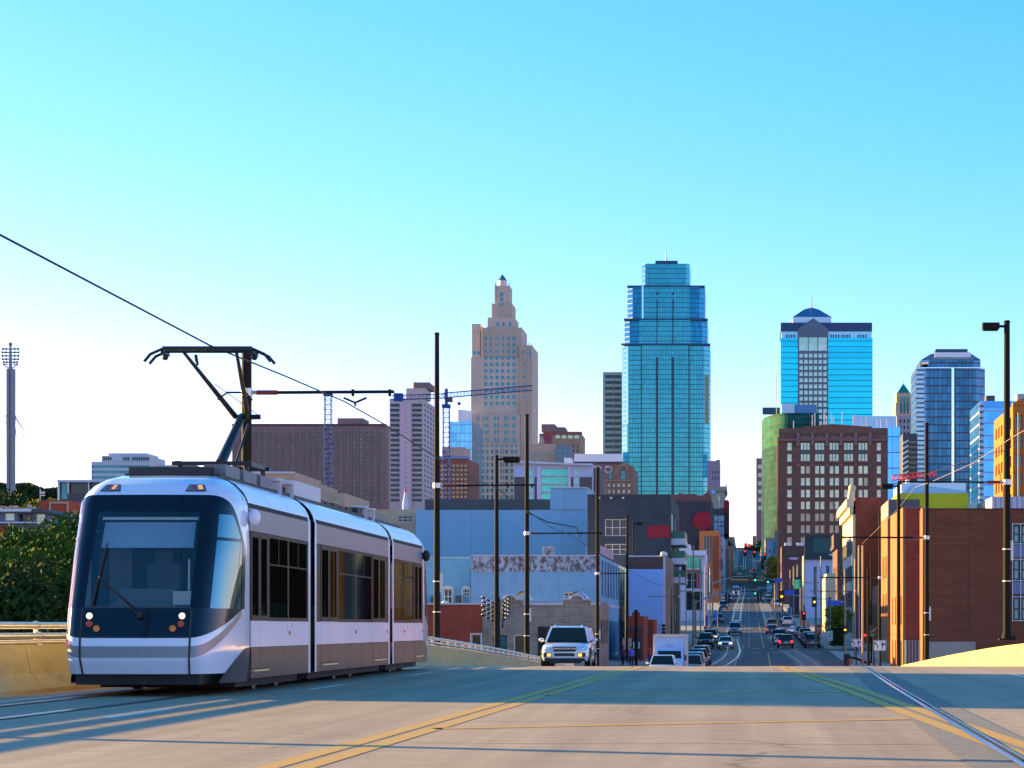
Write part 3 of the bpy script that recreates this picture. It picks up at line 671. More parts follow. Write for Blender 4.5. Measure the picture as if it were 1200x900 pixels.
    for y in [c for a, c in doors[mi]] + [(y0 + y1) / 2]:
        b = MB(); b.tube([(.5, y, .36), (.5, y, 2.74)], .02, 6); b.tube([(-.5, y + .3, .36), (-.5, y + .3, 2.74)], .02, 6); b.build('grab_pole', M_pole, TR)
# articulation bellows and curved end fairings
for y0, y1 in ((7.0, 7.75), (16.1, 16.8)):
    b = MB(); rg = []; n = 12
    for k in range(n + 1):
        y = y0 + (y1 - y0) * k / n; r = .07 + (.03 if k % 2 else 0)
        rg.append([(1.325 - r, y, .3), (1.325 - r, y, 3.1), (1.15 - r, y, 3.42), (.8, y, 3.58 - r * .5), (-.8, y, 3.58 - r * .5), (-1.15 + r, y, 3.42), (-1.325 + r, y, 3.1), (-1.325 + r, y, .3)])
    b.rings(rg, True, True); b.build('bellows', M_tbl, TR)
    for ya, yb in ((y0 - .005, y0 + .16), (y1 - .16, y1 + .005)):
        b = MB(); full = [(1.325, .24)] + [(1.325, 3.10)] + ROOF; full = full + [(-x, z) for x, z in reversed(full)]
        b.rings([[(x, ya, z) for x, z in full], [(x, yb, z) for x, z in full]], False, False); b.build('end_fairing', M_tw, TR, True)
# roof equipment
def rbox(name, x0, x1, y0, y1, z0, z1, m): b = MB(); b.box(x0, x1, y0, y1, z0, z1); return b.build(name, m, TR)
for s in (-1, 1): rbox('roof_rail', *sorted((s * .72, s * .80)), 2.3, TLEN - 2.4, 3.60, 3.68, M_roofk)
rbox('roof_unit', -.75, .62, 2.35, 4.3, 3.62, 3.80, M_roofk)
for k in range(3): rbox('roof_unit', .45, .82, 2.6 + k * 1.3, 3.6 + k * 1.3, 3.66, 3.86, mat('roof_box_mid', (.16, .17, .19), .5, .3))
rbox('roof_unit', -.70, .78, 8.3, 10.9, 3.62, 3.98, M_roofl)
rbox('roof_unit', -.72, .72, 7.0, 8.1, 3.62, 3.80, M_roofk)
for k in range(5): rbox('roof_unit', -.60, .66, 11.3 + k * .8, 11.9 + k * .8, 3.66, 3.80 - .02 * (k % 2), M_roofk)
rbox('roof_unit', -.72, .75, 15.3, 16.6, 3.62, 3.84, M_roofk); rbox('roof_unit', -.68, .7, 17.3, 19.7, 3.62, 3.86, mat('roof_box_mid', (.16, .17, .19), .5, .3))
for y in (6.75, 7.8, 15.9, 16.9): b = MB(); b.box(.5, .86, y - .03, y + .03, 3.60, 3.88); b.box(.5, .86, y - .18, y + .18, 3.85, 3.90); b.build('cable_bracket', M_roofl, TR)
b = MB()
for k in range(6): b.tube([(-.5 + .2 * k, 4.4, 3.66), (-.45 + .2 * k, 5.0, 3.8), (-.4 + .18 * k, 7.2, 3.72)], .022, 6)
b.build('roof_cable', M_tbl, TR)
# bogies and wheels
for y0, y1 in ((2.0, 6.9), (7.9, 16.0), (16.9, TLEN - 2.0)): rbox('underframe', -1.12, 1.12, y0, y1, .10, .30, M_und)
M_whl = mat('wheel_steel', (.10, .09, .085), .5, .7)
for yb in (4.6, 11.9, TLEN - 4.6):
    o = rbox('bogie', -.9, .9, yb - 1.2, yb + 1.2, .14, .40, M_und)
    for s in (-1, 1):
        for dy in (-.9, .9): w = MB(); w.disc((s * .98 - .06, yb + dy, .30), .28, 'x', .12, 20); w.build('wheel', M_whl, o, True)
    b = MB()
    for k in range(4): b.tube([(.95, yb - .8 + k * .5, .2), (1.05, yb - .6 + k * .5, .35)], .04, 6)
    b.build('spring', mat('spring_rust', (.22, .14, .08), .7), o)
# pantograph
M_pan = mat('pantograph_metal', (.025, .03, .035), .4, .6)
P = MB(); yb = 5.7
for s in (-.62, .62): P.box(s - .05, s + .05, yb - .75, yb + .75, 4.02, 4.10)
for y in (yb - .72, yb + .72): P.box(-.72, .72, y - .05, y + .05, 4.02, 4.09)
for s in (-.6, .6):
    for y in (yb - .65, yb + .65): P.tube([(s, y, 3.62), (s, y, 4.02)], .05, 8)
pb = P.build('pantograph_base', M_pan, TR)
kn = (0, 7.25, 5.12)
b = MB(); b.tube([(0, 5.6, 4.1), kn], [.10, .075], 10); b.build('lower_arm', M_pan, TR, True)
b = MB(); b.tube([(.12, 6.2, 4.1), (.10, 7.35, 4.98)], .025, 6); b.tube([(-.1, 7.2, 5.1), (.35, 7.3, 5.12)], .05, 8); b.build('thrust_rod', M_pan, TR)
for s in (-1, 1):
    b = MB(); b.tube([(s * .12, 7.25, 5.12), (s * .47, 4.85, 6.03)], [.055, .03], 8); b.build('upper_arm', M_pan, TR, True)
b = MB(); b.tube([(-.3, 6.6, 5.38), (-.1, 6.5, 5.5), (.25, 6.5, 5.5), (.32, 6.7, 5.38)], .02, 6); b.tube([(-.2, 6.0, 5.6), (.3, 7.2, 5.16)], .008, 4); b.build('steadying_brace', M_pan, TR)
H = MB()
for dy in (-.17, .17):
    H.tube([(-1.13, 4.8 + dy, 5.85), (-1.02, 4.8 + dy, 5.98), (-.82, 4.8 + dy, 6.07), (.82, 4.8 + dy, 6.07), (1.02, 4.8 + dy, 5.98), (1.13, 4.8 + dy, 5.85)], .028, 8); H.box(-.8, .8, 4.77 + dy, 4.83 + dy, 6.05, 6.12)
for s in (-.8, .8): H.box(s - .03, s + .03, 4.6, 5.0, 5.98, 6.04); H.sphere((s, 4.8, 5.95), .06)
H.tube([(-.25, 4.8, 5.98), (-.2, 4.7, 5.8)], .03, 6)
H.build('pantograph_head', M_pan, TR)
# ---------------------------------------------------------------- poles, wires, barriers' neighbours
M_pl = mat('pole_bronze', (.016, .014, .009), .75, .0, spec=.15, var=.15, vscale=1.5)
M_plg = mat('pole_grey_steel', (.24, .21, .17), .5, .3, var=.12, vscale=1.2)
M_ins = mat('insulator_brown', (.22, .03, .02), .35)
M_strap = mat('strap_steel', (.6, .58, .52), .4, .8)
def pole(name, label, cat, px, X, py_top, r0, r1, arms=(), lamp=None, zb=None, group=None, m=None, extras=True, Y=None):
    Y = Y if Y else X * F / (px - CX); X = PX(px, Y); zb = sz(Y) if zb is None else zb; h = PZ(py_top, Y) - zb; m = m or M_pl
    t = thing(name, label, cat, (X, Y, zb), 0, group)
    b = MB(); b.tube([(0, 0, 0), (0, 0, h)], [r0, r1], 14); b.tube([(0, 0, h), (0, 0, h + .08)], [r1 * 1.25, r1 * .9], 14); b.build('post', m, t, True)
    b = MB(); b.box(-r0 * 2.1, r0 * 2.1, -r0 * 2.1, r0 * 2.1, 0, .05)
    for sx in (-1, 1):
        for sy in (-1, 1): b.tube([(sx * r0 * 1.7, sy * r0 * 1.7, .05), (sx * r0 * 1.7, sy * r0 * 1.7, .16)], .03, 6)
    b.tube([(0, 0, .05), (0, 0, .3)], [r0 * 1.45, r0 * 1.05], 14); b.build('base_plate', m, t)
    for (pya, pxe, rr) in arms:                       # bracket arm: row of the arm, column of its tip
        za = PZ(pya, Y) - zb; xe = PX(pxe, Y) - X; sg = 1 if xe > 0 else -1
        b = MB(); b.tube([(sg * r1, 0, za), (sg * .25, 0, za)], .05, 8, 1); b.tube([(sg * .25, 0, za), (sg * .75, 0, za)], .058, 8, 2); b.tube([(sg * .75, 0, za), (xe, 0, za + .02)], rr, 10)
        for f in (.72, .97): b.box(xe * f - .03, xe * f + .03, -.04, .04, za - .09, za + .08)
        b.build('bracket_arm', [m, M_strap, M_ins], t, True)
        b = MB(); b.tube([(0, 0, za - .1), (0, 0, za + .1)], r0 * 1.12, 12); b.build('clamp', M_strap, t)
    if lamp:
        zl = h - .15; xe = lamp; sg = 1 if xe > 0 else -1
        b = MB(); b.tube([(0, 0, zl), (xe * .55, 0, zl + .02)], .05, 8); b.build('lamp_arm', m, t)
        b = MB(); x0, x1 = sorted((xe * .4, xe * 1.25)); b.rings([[(x0, -.2, zl + .13), (x1, -.2, zl + .13), (x1, .2, zl + .13), (x0, .2, zl + .13)], [(x0, -.22, zl - .09), (x1, -.22, zl - .09), (x1, .22, zl - .09), (x0, .22, zl - .09)], [(x0 + .05, -.17, zl - .15), (x1 - .05, -.17, zl - .15), (x1 - .05, .17, zl - .15), (x0 + .05, .17, zl - .15)]])
        b.build('lamp_head', m, t)
    if extras:
        b = MB(); b.box(r0 * .9, r0 * .9 + .1, -.07, .07, 3.0, 3.75); b.build('junction_box', M_strap, t)
        b = MB(); b.tube([(0, 0, 2.2), (0, 0, 2.24)], r0 * 1.12, 12); b.tube([(0, 0, 3.4), (0, 0, 3.44)], r0 * 1.1, 12); b.build('strap', M_strap, t)
    return t
G1 = 'catenary poles standing along the left bridge barrier'
XL, XR = -12.3, 9.75
pole('catenary_pole', 'dark pole rising directly behind the streetcar pantograph with a long bracket arm', 'pole', 289, XL, 412, .13, .12, [(460, 462, .04)], group=G1)
pole('catenary_pole', 'tall dark pole just past the rear end of the streetcar', 'pole', 512, XL, 392, .14, .09, [(569, 627, .035)], group=G1)
pole('catenary_pole', 'tall pole rising behind the brown rod fan, right of the street lamp', 'pole', 617.5, XL, 487, .15, .10, [(625, 706, .04)], group=G1)
pole('catenary_pole', 'tall pole just right of the white suv on the bridge', 'pole', 700, XL, 548, .17, .12, [(672, 736, .045)], group=G1)
pole('catenary_pole', 'tall pole between the whitewashed shops and the blank pale blue wall', 'pole', 735, XL, 604, .16, .12, [], group=G1)
pole('catenary_pole', 'dark pole standing just outside the left picture edge whose long shadow crosses the road', 'pole', -444, XL, -60, .14, .10, [], group=G1, Y=23.5)
pole('street_lamp', 'lamp post with flat box lamp between the streetcar and the white suv', 'street lamp', 582, XL, 535, .13, .09, [], .9, extras=False)
pole('street_lamp', 'thin street lamp with flat head in front of the black brick building', 'street lamp', 742, -10.2, 612, .09, .07, [], .9, extras=False, Y=240)
G2 = 'catenary poles along the right side of the street'
pole('catenary_pole', 'tall thick pole with box lamp rising from the right bridge barrier', 'pole', 1180, XR, 378, .15, .11, [(565, 1052, .03)], -.74, zb=.62, group=G2)
pole('catenary_pole', 'slim dark pole at the left edge of the brown windowless wall', 'pole', 1086, XR, 497, .14, .10, [(630, 986, .05)], group=G2, Y=118)
pole('street_lamp', 'lamp post with flat box lamp in front of the lime green box', 'street lamp', 1053, 8.9, 567, .13, .10, [], -.8, extras=False, Y=126)
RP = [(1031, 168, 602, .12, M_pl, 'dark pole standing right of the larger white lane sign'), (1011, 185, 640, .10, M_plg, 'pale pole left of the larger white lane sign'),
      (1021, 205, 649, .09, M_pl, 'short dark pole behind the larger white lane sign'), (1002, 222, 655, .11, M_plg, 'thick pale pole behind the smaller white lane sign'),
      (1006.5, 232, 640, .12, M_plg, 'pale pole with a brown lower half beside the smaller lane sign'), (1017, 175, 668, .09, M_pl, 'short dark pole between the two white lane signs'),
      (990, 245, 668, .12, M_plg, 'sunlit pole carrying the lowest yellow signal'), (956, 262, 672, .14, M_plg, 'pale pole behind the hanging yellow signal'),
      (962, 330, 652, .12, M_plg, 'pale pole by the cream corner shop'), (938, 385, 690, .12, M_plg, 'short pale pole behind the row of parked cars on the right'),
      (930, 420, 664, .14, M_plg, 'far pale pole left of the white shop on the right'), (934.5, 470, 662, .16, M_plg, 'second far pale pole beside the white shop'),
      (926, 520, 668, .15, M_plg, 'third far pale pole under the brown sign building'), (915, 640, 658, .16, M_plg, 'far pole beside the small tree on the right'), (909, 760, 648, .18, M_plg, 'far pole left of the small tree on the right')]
for i, (px, Y, py, r, m, lab) in enumerate(RP):
    arm = {0: [(677, 962, .05)], 3: [(693, 950, .05)], 8: [(683, 935, .05)]}.get(i, [])
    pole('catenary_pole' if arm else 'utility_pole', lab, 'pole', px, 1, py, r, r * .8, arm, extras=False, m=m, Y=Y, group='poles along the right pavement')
LP = [(796.5, 216, 673, .10, M_plg, 'pale pole rising behind the box truck'), (812.5, 265, 640, .11, M_plg, 'tall pale pole right of the box truck carrying the curved signal arm'), (821, 310, 655, .12, M_plg, 'pale pole with wire behind the black jeep'),
      (826.5, 345, 662, .11, M_plg, 'pale pole before the orange framed building'), (832, 392, 665, .12, M_plg, 'pale pole right of the orange framed building'), (787, 196, 690, .07, M_pl, 'thin pole at the edge of the blank pale blue wall'),
      (851.5, 640, 645, .2, M_plg, 'far pale pole at the left kerb below the hanging black sign'), (804, 240, 668, .07, M_plg, 'thin pale pole before the balconies')]
for i, (px, Y, py, r, m, lab) in enumerate(LP):
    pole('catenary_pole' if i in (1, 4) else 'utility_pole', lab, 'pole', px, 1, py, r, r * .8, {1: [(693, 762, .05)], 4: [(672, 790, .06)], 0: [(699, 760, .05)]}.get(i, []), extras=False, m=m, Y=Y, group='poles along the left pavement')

M_wire = mat('wire_black', (.02, .018, .018), .5, .5)
def wire(name, label, pts, r, m=None):
    b = MB(); p0 = Vector(pts[0]); b.tube([Vector(p) - p0 for p in pts], r, 6); o = b.build(name, m or M_wire, None, True); o.location = p0; return tag(o, label, 'cable')
def cat_wire(X, y0, y1, h, step, sag=.18, xf=None):
    pts = []; y = y0
    while y <= y1: k = ((y - 51.5) / step) % 1; pts.append(((lerp(xf, y) if xf else X), y, sz(y) + h - sag * math.sin(math.pi * k))); y += 2.5
    return pts
wire('contact_wire', 'overhead contact wire running above the streetcar and sloping down to the right', [(-9.67, 8, 6.2), (-9.67, 27.9, 6.17), (-9.67, 38.7, 6.16), (-9.67, 44.9, 6.34), (-9.67, 51.5, 6.5), (-9.67, 57.5, 6.49), (-9.67, 66.6, 6.36), (-9.67, 74, 6.27), (-9.67, 83, 6.45), (-9.67, 89, 6.3), (-9.67, 105, 6.0), (-9.67, 117, 6.1), (-9.4, 130, 5.8), (-8.6, 150, 5.2), (-7.6, 171, 4.6), (-5, 200, 4.2), (-3, 235, 4.8)], .016)
b = MB(); b.tube([(-.28, 0, .12), (0, 0, 0), (.28, 0, .12)], .03, 6); b.tube([(0, 0, 0), (0, 0, -.08)], .03, 6); o = b.build('wire_clamp', M_wire, None); o.location = (-9.67, 53, 6.62); tag(o, 'small dark wire clamp hanging under the long bracket arm', 'wire clamp')
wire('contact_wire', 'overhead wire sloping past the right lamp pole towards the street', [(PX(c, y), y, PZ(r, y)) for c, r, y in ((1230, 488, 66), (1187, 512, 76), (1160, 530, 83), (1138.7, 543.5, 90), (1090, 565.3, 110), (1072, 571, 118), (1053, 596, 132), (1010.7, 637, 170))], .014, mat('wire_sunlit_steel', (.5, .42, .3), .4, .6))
wire('feeder_cable', 'black feeder cable hanging from the tall pole right of the street lamp', [(PX(617, 117), 117, PZ(600, 117)), (PX(640, 117), 118, PZ(612, 118)), (PX(672, 117), 119, PZ(618, 119)), (PX(676, 117), 119, PZ(630, 119))], .03)
wire('feeder_cable', 'black cable looping left from the right lamp pole', [(PX(1179, 80), 80, PZ(527, 80)), (PX(1150, 90), 90, PZ(534, 90)), (PX(1086, 118), 118, PZ(556, 118))], .02)
# fan of dark rods with little lamps on the low roofs
RF = thing('rod_sculpture', 'fan of dark rods tipped with white dots standing on the low brick roof', 'sculpture', (PX(585, 180), 180, land(0, 180)))
def rp(px, py, dy=0): return (PX(px, 180 + dy) - RF.location.x, dy, PZ(py, 180 + dy) - RF.location.z)
b = MB(); b.tube([(0, 0, 0), rp(585, 700)], .07, 8); b.build('stem', M_pl, RF)
rd = MB(); dt = MB()
for k in range(5):
    y = 699 + k * 5.2
    for (pa, pb) in (((564 + k % 2, y), (579, y + 8)), ((589, y + 9), (597.5, y + 1 - k))):
        rd.tube([rp(*pa, .3 * k), rp(*pb, .3 * k)], .075, 6)
        for f in (.05, .4, .75): dt.sphere(rp(pa[0] + (pb[0] - pa[0]) * f, pa[1] + (pb[1] - pa[1]) * f - .3, .3 * k - .1), .07, 6, 4)
rd.tube([rp(579, 706), rp(579.5, 740)], .06, 6); rd.tube([rp(590, 706), rp(589, 736)], .06, 6)
rd.build('rod', M_pl, RF); dt.build('lamp_dot', mat('dot_white', (.8, .8, .78), .5), RF)
# ---------------------------------------------------------------- buildings, left of the avenue
def bm(n, c, d=.25, **k): c2 = tuple(x * .8 for x in c); return brick_mat(n, c, c2, tuple(min(1, x * 1.5 + .03) for x in c), **{**dict(sc=1.0, bw=.42, rh=.14, dirt=d, msize=.012), **k})
M_redb = bm('brick_red', (.30, .06, .035)); M_creamb = bm('brick_grey_cream', (.30, .26, .20), .35, bw=.9, rh=.22)
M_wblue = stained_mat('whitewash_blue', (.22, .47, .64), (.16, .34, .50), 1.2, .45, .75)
M_wpeel = stained_mat('peeling_whitewash', (.42, .52, .58), (.13, .09, .085), 2.4, .44, .56, .9, (1, 1, .6))
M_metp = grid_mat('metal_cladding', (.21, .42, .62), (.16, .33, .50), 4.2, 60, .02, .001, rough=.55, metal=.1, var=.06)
M_blkb = bm('brick_black', (.055, .064, .075), .2); M_dkroof = mat('roof_dark_membrane', (.07, .08, .09), .8, var=.15)
M_signred = mat('sign_red', (.34, .003, .02), .6); M_blank = mat('mural_pale_blue', (.30, .52, .85), .8); M_brownf = mat('fascia_brown', (.085, .05, .04), .7)
M_trimw = mat('trim_lavender_white', (.55, .56, .66), .7); M_stone = mat('limestone', (.40, .32, .26), .85, var=.12, vscale=.3)
M_tanst = mat('tan_stone', (.42, .33, .24), .85, var=.15, vscale=.5)
# low shops beyond the bridge
B = Bld('brick_shop', 'low red brick shop with one white framed window behind the bridge rail', 'building', 498, 565, 708, 190, 9, M_redb)
B.win('front', B.u(552), B.u(568 - 4), B.v(762), B.v(743), 'bframe'); B.finish(.3)
B.pbox('coping', 497, 565.2, 706.5, 708.5, -.12, .3, M_trimw)
b = MB()
for x0, x1, y0, y1 in ((551, 552, 742, 763), (564, 565, 742, 763), (552, 564, 742, 743)): b.box(B.u(x0), B.u(x1), -.08, -.005, B.v(y1), B.v(y0))
B.part('window_surround', b, M_fr_white)
B = Bld('brick_shop', 'low grey cream brick shop with two curved parapet humps behind the white suv', 'building', 565.2, 703, 705, 190, 12, M_creamb)
B.win('front', B.u(578), B.u(594), B.v(772), B.v(744), 'tealf'); B.win('front', B.u(602), B.u(618), B.v(772), B.v(744), 'bframe'); B.win('front', B.u(630), B.u(664), B.v(778), B.v(734), 'shop')
B.grid('right', .8, 11, 3, 2.2, 4.6, 1, .7, .9, 'shop'); B.finish(0)
for cx_, w_ in ((598, 15), (676, 16)):
    pts = [(B.u(cx_ - w_), B.v(706)), (B.u(cx_ + w_), B.v(706)), (B.u(cx_ + w_), B.v(703)), (B.u(cx_ + w_ * .55), B.v(702.5))] + [(B.u(cx_ + w_ * .5 * math.cos(a)), B.v(703 - 5 * math.sin(a))) for a in [math.pi * k / 8 for k in range(9)]] + [(B.u(cx_ - w_ * .55), B.v(702.5)), (B.u(cx_ - w_), B.v(703))]
    b = MB(); b.prism(pts, -.1, .3); B.part('parapet_hump', b, M_creamb); rim = MB()
    rim.tube([(x, -.15, z + .05) for x, z in pts[2:]], .11, 6); B.part('parapet_trim', rim, M_trimw)
B.pbox('coping', 565.4, 583, 705.5, 708.3, -.15, .32, M_trimw); B.pbox('coping', 613, 660, 706, 709, -.15, .32, M_trimw); B.pbox('coping', 692, 703.2, 706, 709, -.15, .32, M_trimw)
for a, c in ((600, 618), (663, 686)):
    b = MB(); n = 10; rg = []
    for yy in (2, 5): rg.append([(B.u(a + (c - a) * k / n), yy, B.v(705) - .1 + (B.v(692) - B.v(702)) * math.sin(math.pi * (k + .5) / (n + 1)) + .3) for k in range(n + 1)])
    b.rings(rg, False, False); b.rings([[(p[0], p[1], p[2] - .12) for p in r] for r in rg], False, False); B.part('arched_skylight', b, mat('skylight_white', (.75, .76, .80), .3), True)
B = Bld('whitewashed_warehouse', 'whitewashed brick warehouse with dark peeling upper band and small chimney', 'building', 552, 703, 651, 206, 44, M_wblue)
B.win('front', B.u(660), B.u(673), B.v(704), B.v(694), 'darkf')
B.grid('right', 1.5, 42, 9, 6.2, 10.4, 1, .6, .85, 'tealf'); B.grid('right', 1.5, 42, 12, .6, 4.4, 1, .75, .9, 'shop')
B.finish(.4); B.part('peeling_band', MB().box(B.u(551.8), B.u(703.2), -.03, .01, B.v(670), B.v(651)), M_wpeel); B.part('chimney', MB().box(B.u(635), B.u(648), .2, 1.8, B.v(652), B.v(640)), M_wpeel)
B.pbox('coping', 551.5, 703.4, 650.3, 651.8, -.1, .4, M_trimw); B.part('side_render', MB().box(B.w / 2 + .002, B.w / 2 + .05, .1, 43.9, 5.6, 5.9), M_trimw)
b = MB(); b.box(B.w / 2 + .01, B.w / 2 + .06, .3, 20, 10.6, 11.4); B.part('painted_fascia', b, mat('pink_render', (.50, .34, .42), .8))
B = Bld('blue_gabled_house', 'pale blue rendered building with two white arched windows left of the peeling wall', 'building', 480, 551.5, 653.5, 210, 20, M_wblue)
for a, c, lo in ((520, 530, 708), (543, 553 - 1.6, 699)): B.win('front', B.u(a), B.u(c), B.v(lo), B.v(690), 'darkf')
B.finish(.3); B.pbox('coping', 479.5, 551.8, 652.8, 654.2, -.1, .4, M_trimw)
for a, c in ((518, 532), (541, 551.4)):
    b = MB(); m_ = (a + c) / 2; n = 10; out = [(B.u(m_ + (c - a) / 2 * math.cos(math.pi * k / n)), B.v(690.5 - 4.2 * math.sin(math.pi * k / n))) for k in range(n + 1)]; b.prism(out, -.12, -.004); B.part('window_arch', b, M_fr_white)
    for x0, x1 in ((a, a + 1.6), (c - 1.6, c)): B.part('window_jamb', MB().box(B.u(x0), B.u(x1), -.1, -.004, B.v(706), B.v(690.5)), M_fr_white)
B.part('duct', MB().box(B.u(507), B.u(513), -1.2, -.2, B.v(709), B.v(699)), M_dkroof); B.part('duct', MB().box(B.u(536), B.u(541), -1.2, -.2, B.v(709), B.v(698)), M_dkroof)
b = MB(); b.sphere((B.u(525), -2, B.v(708)), .42, 10, 6, 0, (1, 1, .8)); B.part('dome_vent', b, M_fr_white, True)
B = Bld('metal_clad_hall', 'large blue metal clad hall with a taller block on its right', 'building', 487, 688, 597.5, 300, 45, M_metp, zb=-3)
B.finish(.5); B.pbox('tall_block', 645, 688.2, 571.5, 597.3, -.2, 14, M_metp); B.pbox('block_coping', 644.6, 688.6, 570.8, 571.8, -.4, 14.2, M_trimw); B.pbox('roof_plant', 498, 645, 585, 597.2, 14, 30, M_dkroof)
B.pbox('side_pipe', 686.2, 688.8, 640, 656, -.3, 1, M_trimw)
B = Bld('olive_office', 'tan flat roofed building with strip windows behind the rear of the streetcar', 'building', 405, 486.8, 597, 305, 30, M_tanst, zb=-3); B.win('front', B.u(466), B.u(484), B.v(612), B.v(604), 'dframe'); B.finish()
# black brick building with red panel, blank wall building in front
B = Bld('black_brick_building', 'black brick building with a plain red panel and green glass balconies', 'building', 688.4, 786, 580, 260, 32, M_blkb)
B.win('front', B.u(709), B.u(735), B.v(628), B.v(608.5), 'dframe'); B.win('front', B.u(709), B.u(735), B.v(650), B.v(637.5), 'dframe')
dR = [B.us(788.5), B.us(806)]
for k in range(4): B.win('right', 2, 11.5, 3.4 + k * 3.6, 5.9 + k * 3.6, 'greeng'); B.win('right', 17, 22, 3.4 + k * 3.6, 5.9 + k * 3.6, 'darkf')
B.finish(.5); B.part('red_panel', MB().box(B.u(758), B.u(785), -.12, -.004, B.v(630), B.v(616)), M_signred)
B.pbox('parapet_cap', 688.2, 786.4, 579.2, 580.4, -.12, 31, M_dkroof)
b = MB()
for k in range(3): b.box(B.u(701 + k * 14), B.u(703.5 + k * 14), -.2, -.01, B.v(584.5), B.v(582.5))
B.part('roof_lamp', b, M_fr_white)
for k, (ya, yb) in enumerate(((630, 641), (653, 664), (676, 686))):
    z0, z1 = B.v(yb), B.v((ya + yb) / 2); zt = B.v(ya - 8)
    o = B.part('balcony', MB().box(B.w / 2 + .003, B.w / 2 + 1.7, 1, 12, z0 + .3, z1 + .5), M_trimw)
    b = MB(); b.box(B.w / 2 + 1.6, B.w / 2 + 1.66, 1, 12, z1 + .5, zt); b.box(B.w / 2 + .05, B.w / 2 + 1.6, 1, 1.06, z1 + .5, zt); g = b.build('balcony_glass', mat('balcony_green_glass', (.008, .13, .09), .4, .1), o)
B = Bld('blank_wall_building', 'building with blank pale blue end wall under a brown fascia beside the black building', 'building', 736, 779, 651, 236, 24, M_trimw)
B.grid('right', 2, 22, 5, 1, 9.6, 3, .6, .6, 'darkf'); B.finish(.3)
B.part('brown_fascia', MB().box(B.u(736.6), B.u(777), -.06, -.004, B.v(667), B.v(652.5)), M_brownf); B.part('blank_panel', MB().box(B.u(736.6), B.u(777), -.06, -.004, 1, B.v(667)), M_blank)
b = MB()
for k in range(7): b.tube([(B.w / 2 + .12, 1 + k * 3.6, 0), (B.w / 2 + .12, 1 + k * 3.6, B.h)], .09, 6)
B.part('downpipe', b, M_plg)
b = MB(); [b.sphere((B.u(777 + k), -.2 + .3 * k, B.v(649.5)), .3, 8, 5) for k in range(3)]; B.part('roof_cluster', b, M_fr_white)
B = Bld('brick_storefront', 'dark red brick storefront with stepped gable below the blank blue wall', 'building', 735.5, 754, 722, 212, 10, M_redb)
B.win('front', B.u(738), B.u(744), B.v(772), B.v(742), 'shop'); B.win('front', B.u(746), B.u(752), B.v(772), B.v(742), 'shop'); B.finish(.2)
B.pbox('gable', 740.5, 750, 717.5, 722, -.1, .4, M_redb); B.pbox('gable_post', 743, 747.5, 714.8, 717.4, -.1, .4, M_redb); B.pbox('sign_band', 736, 753.6, 735, 739, -.2, -.01, M_dkroof)
B = Bld('brick_storefront', 'small brown storefront with a dark oval plaque right of the stepped gable', 'building', 754.2, 766, 726, 222, 8, M_redb)
B.win('front', B.u(756.5), B.u(763.5), B.v(774), B.v(752), 'shop'); B.finish(.2)
b = MB(); b.disc((B.u(760), -.2, B.v(741)), .42, 'y', .18, 18); B.part('plaque', b, M_dkroof); b = MB(); b.disc((B.u(761), -.15, B.v(732)), .18, 'y', .13, 12); B.part('lamp', b, M_dkroof)
B = Bld('canopy_cafe', 'low building with a white framed glass canopy before the balconies', 'building', 790, 826, 646, 400, 26, M_trimw)
B.win('front', B.u(803), B.u(822), B.v(667), B.v(652), 'greeng', .5); B.win('front', B.u(804), B.u(823), B.v(690), B.v(670), 'dframe', .5); B.win('front', B.u(804), B.u(823), B.v(715), B.v(693), 'shop', .5); B.grid('right', 2, 24, 5, 1, 9, 2, .7, .7, 'tealf'); B.finish(.3)
B.pbox('roof_box', 796, 809, 638, 645.8, 2, 8, M_trimw); B.pbox('canopy', 796, 828, 645, 651, -1.2, -.01, mat('canopy_white', (.68, .72, .80), .4)); B.pbox('red_band', 804, 822, 667.5, 670, -.1, -.01, mat('band_rust', (.33, .07, .03), .6))
B = Bld('orange_framed_building', 'building with bright orange framed corner below the red disc wall', 'building', 819.5, 842.5, 622, 560, 40, mat('orange_render', (.62, .20, .045), .7, var=.1))
B.win('front', B.u(824.5), B.u(834.5), B.v(660), B.v(628), 'dframe', .6); B.win('front', B.u(824.5), B.u(834.5), B.v(700), B.v(664), 'dframe', .6); B.grid('right', 3, 36, 5, 8, 30, 4, .6, .5, 'dark'); B.finish(.5)
B.part('dark_return', MB().box(B.u(835), B.u(842.3), -.3, -.01, 4, B.v(628.5)), mat('orange_dark', (.30, .07, .025), .7))
B = Bld('black_disc_wall_building', 'black walled building with a large red disc and stepped rust coloured roof', 'building', 690, 833.5, 587, 600, 50, M_blkb, zb=2)
B.finish(.5); b = MB(); b.disc((B.u(823.3), -.5, B.v(610.5)), B.u(833) - B.u(822), 'y', .45, 40); B.part('red_disc', b, M_signred)
b = MB(); pts = [(700, 587), (833.4, 587), (833.4, 582), (830, 576.5), (827, 577.5), (824, 580.5), (818, 580.5), (815, 578.8), (800, 579), (796.5, 577), (794.5, 579.5), (760, 581), (720, 583.5), (700, 586)]; b.prism([(B.u(x, 3), B.v(y, 3)) for x, y in pts[::-1]], 3, 40); B.part('rust_roof', b, mat('roof_rust', (.20, .085, .07), .8))
B = Bld('glass_stair_tower', 'blue glass and steel structure right of the red disc', 'building', 833.8, 848, 596, 700, 40, grid_mat('blue_lattice', (.16, .40, .62), (.10, .14, .20), 3.2, 4.5, .12, .12, .25, .55, .35), zb=8)
B.finish(.3); B.pbox('dark_band', 833.8, 848.3, 596, 604, -.5, -.01, M_dkroof); B.pbox('pale_base', 834, 848.2, 630, 640, -.5, -.01, mat('panel_pale_blue', (.35, .50, .70), .6))
s_ = thing('blade_sign', 'tall black vertical sign with a red cap hanging over the far street', 'sign', (PX(851.5, 640), 640, PZ(629, 640)))
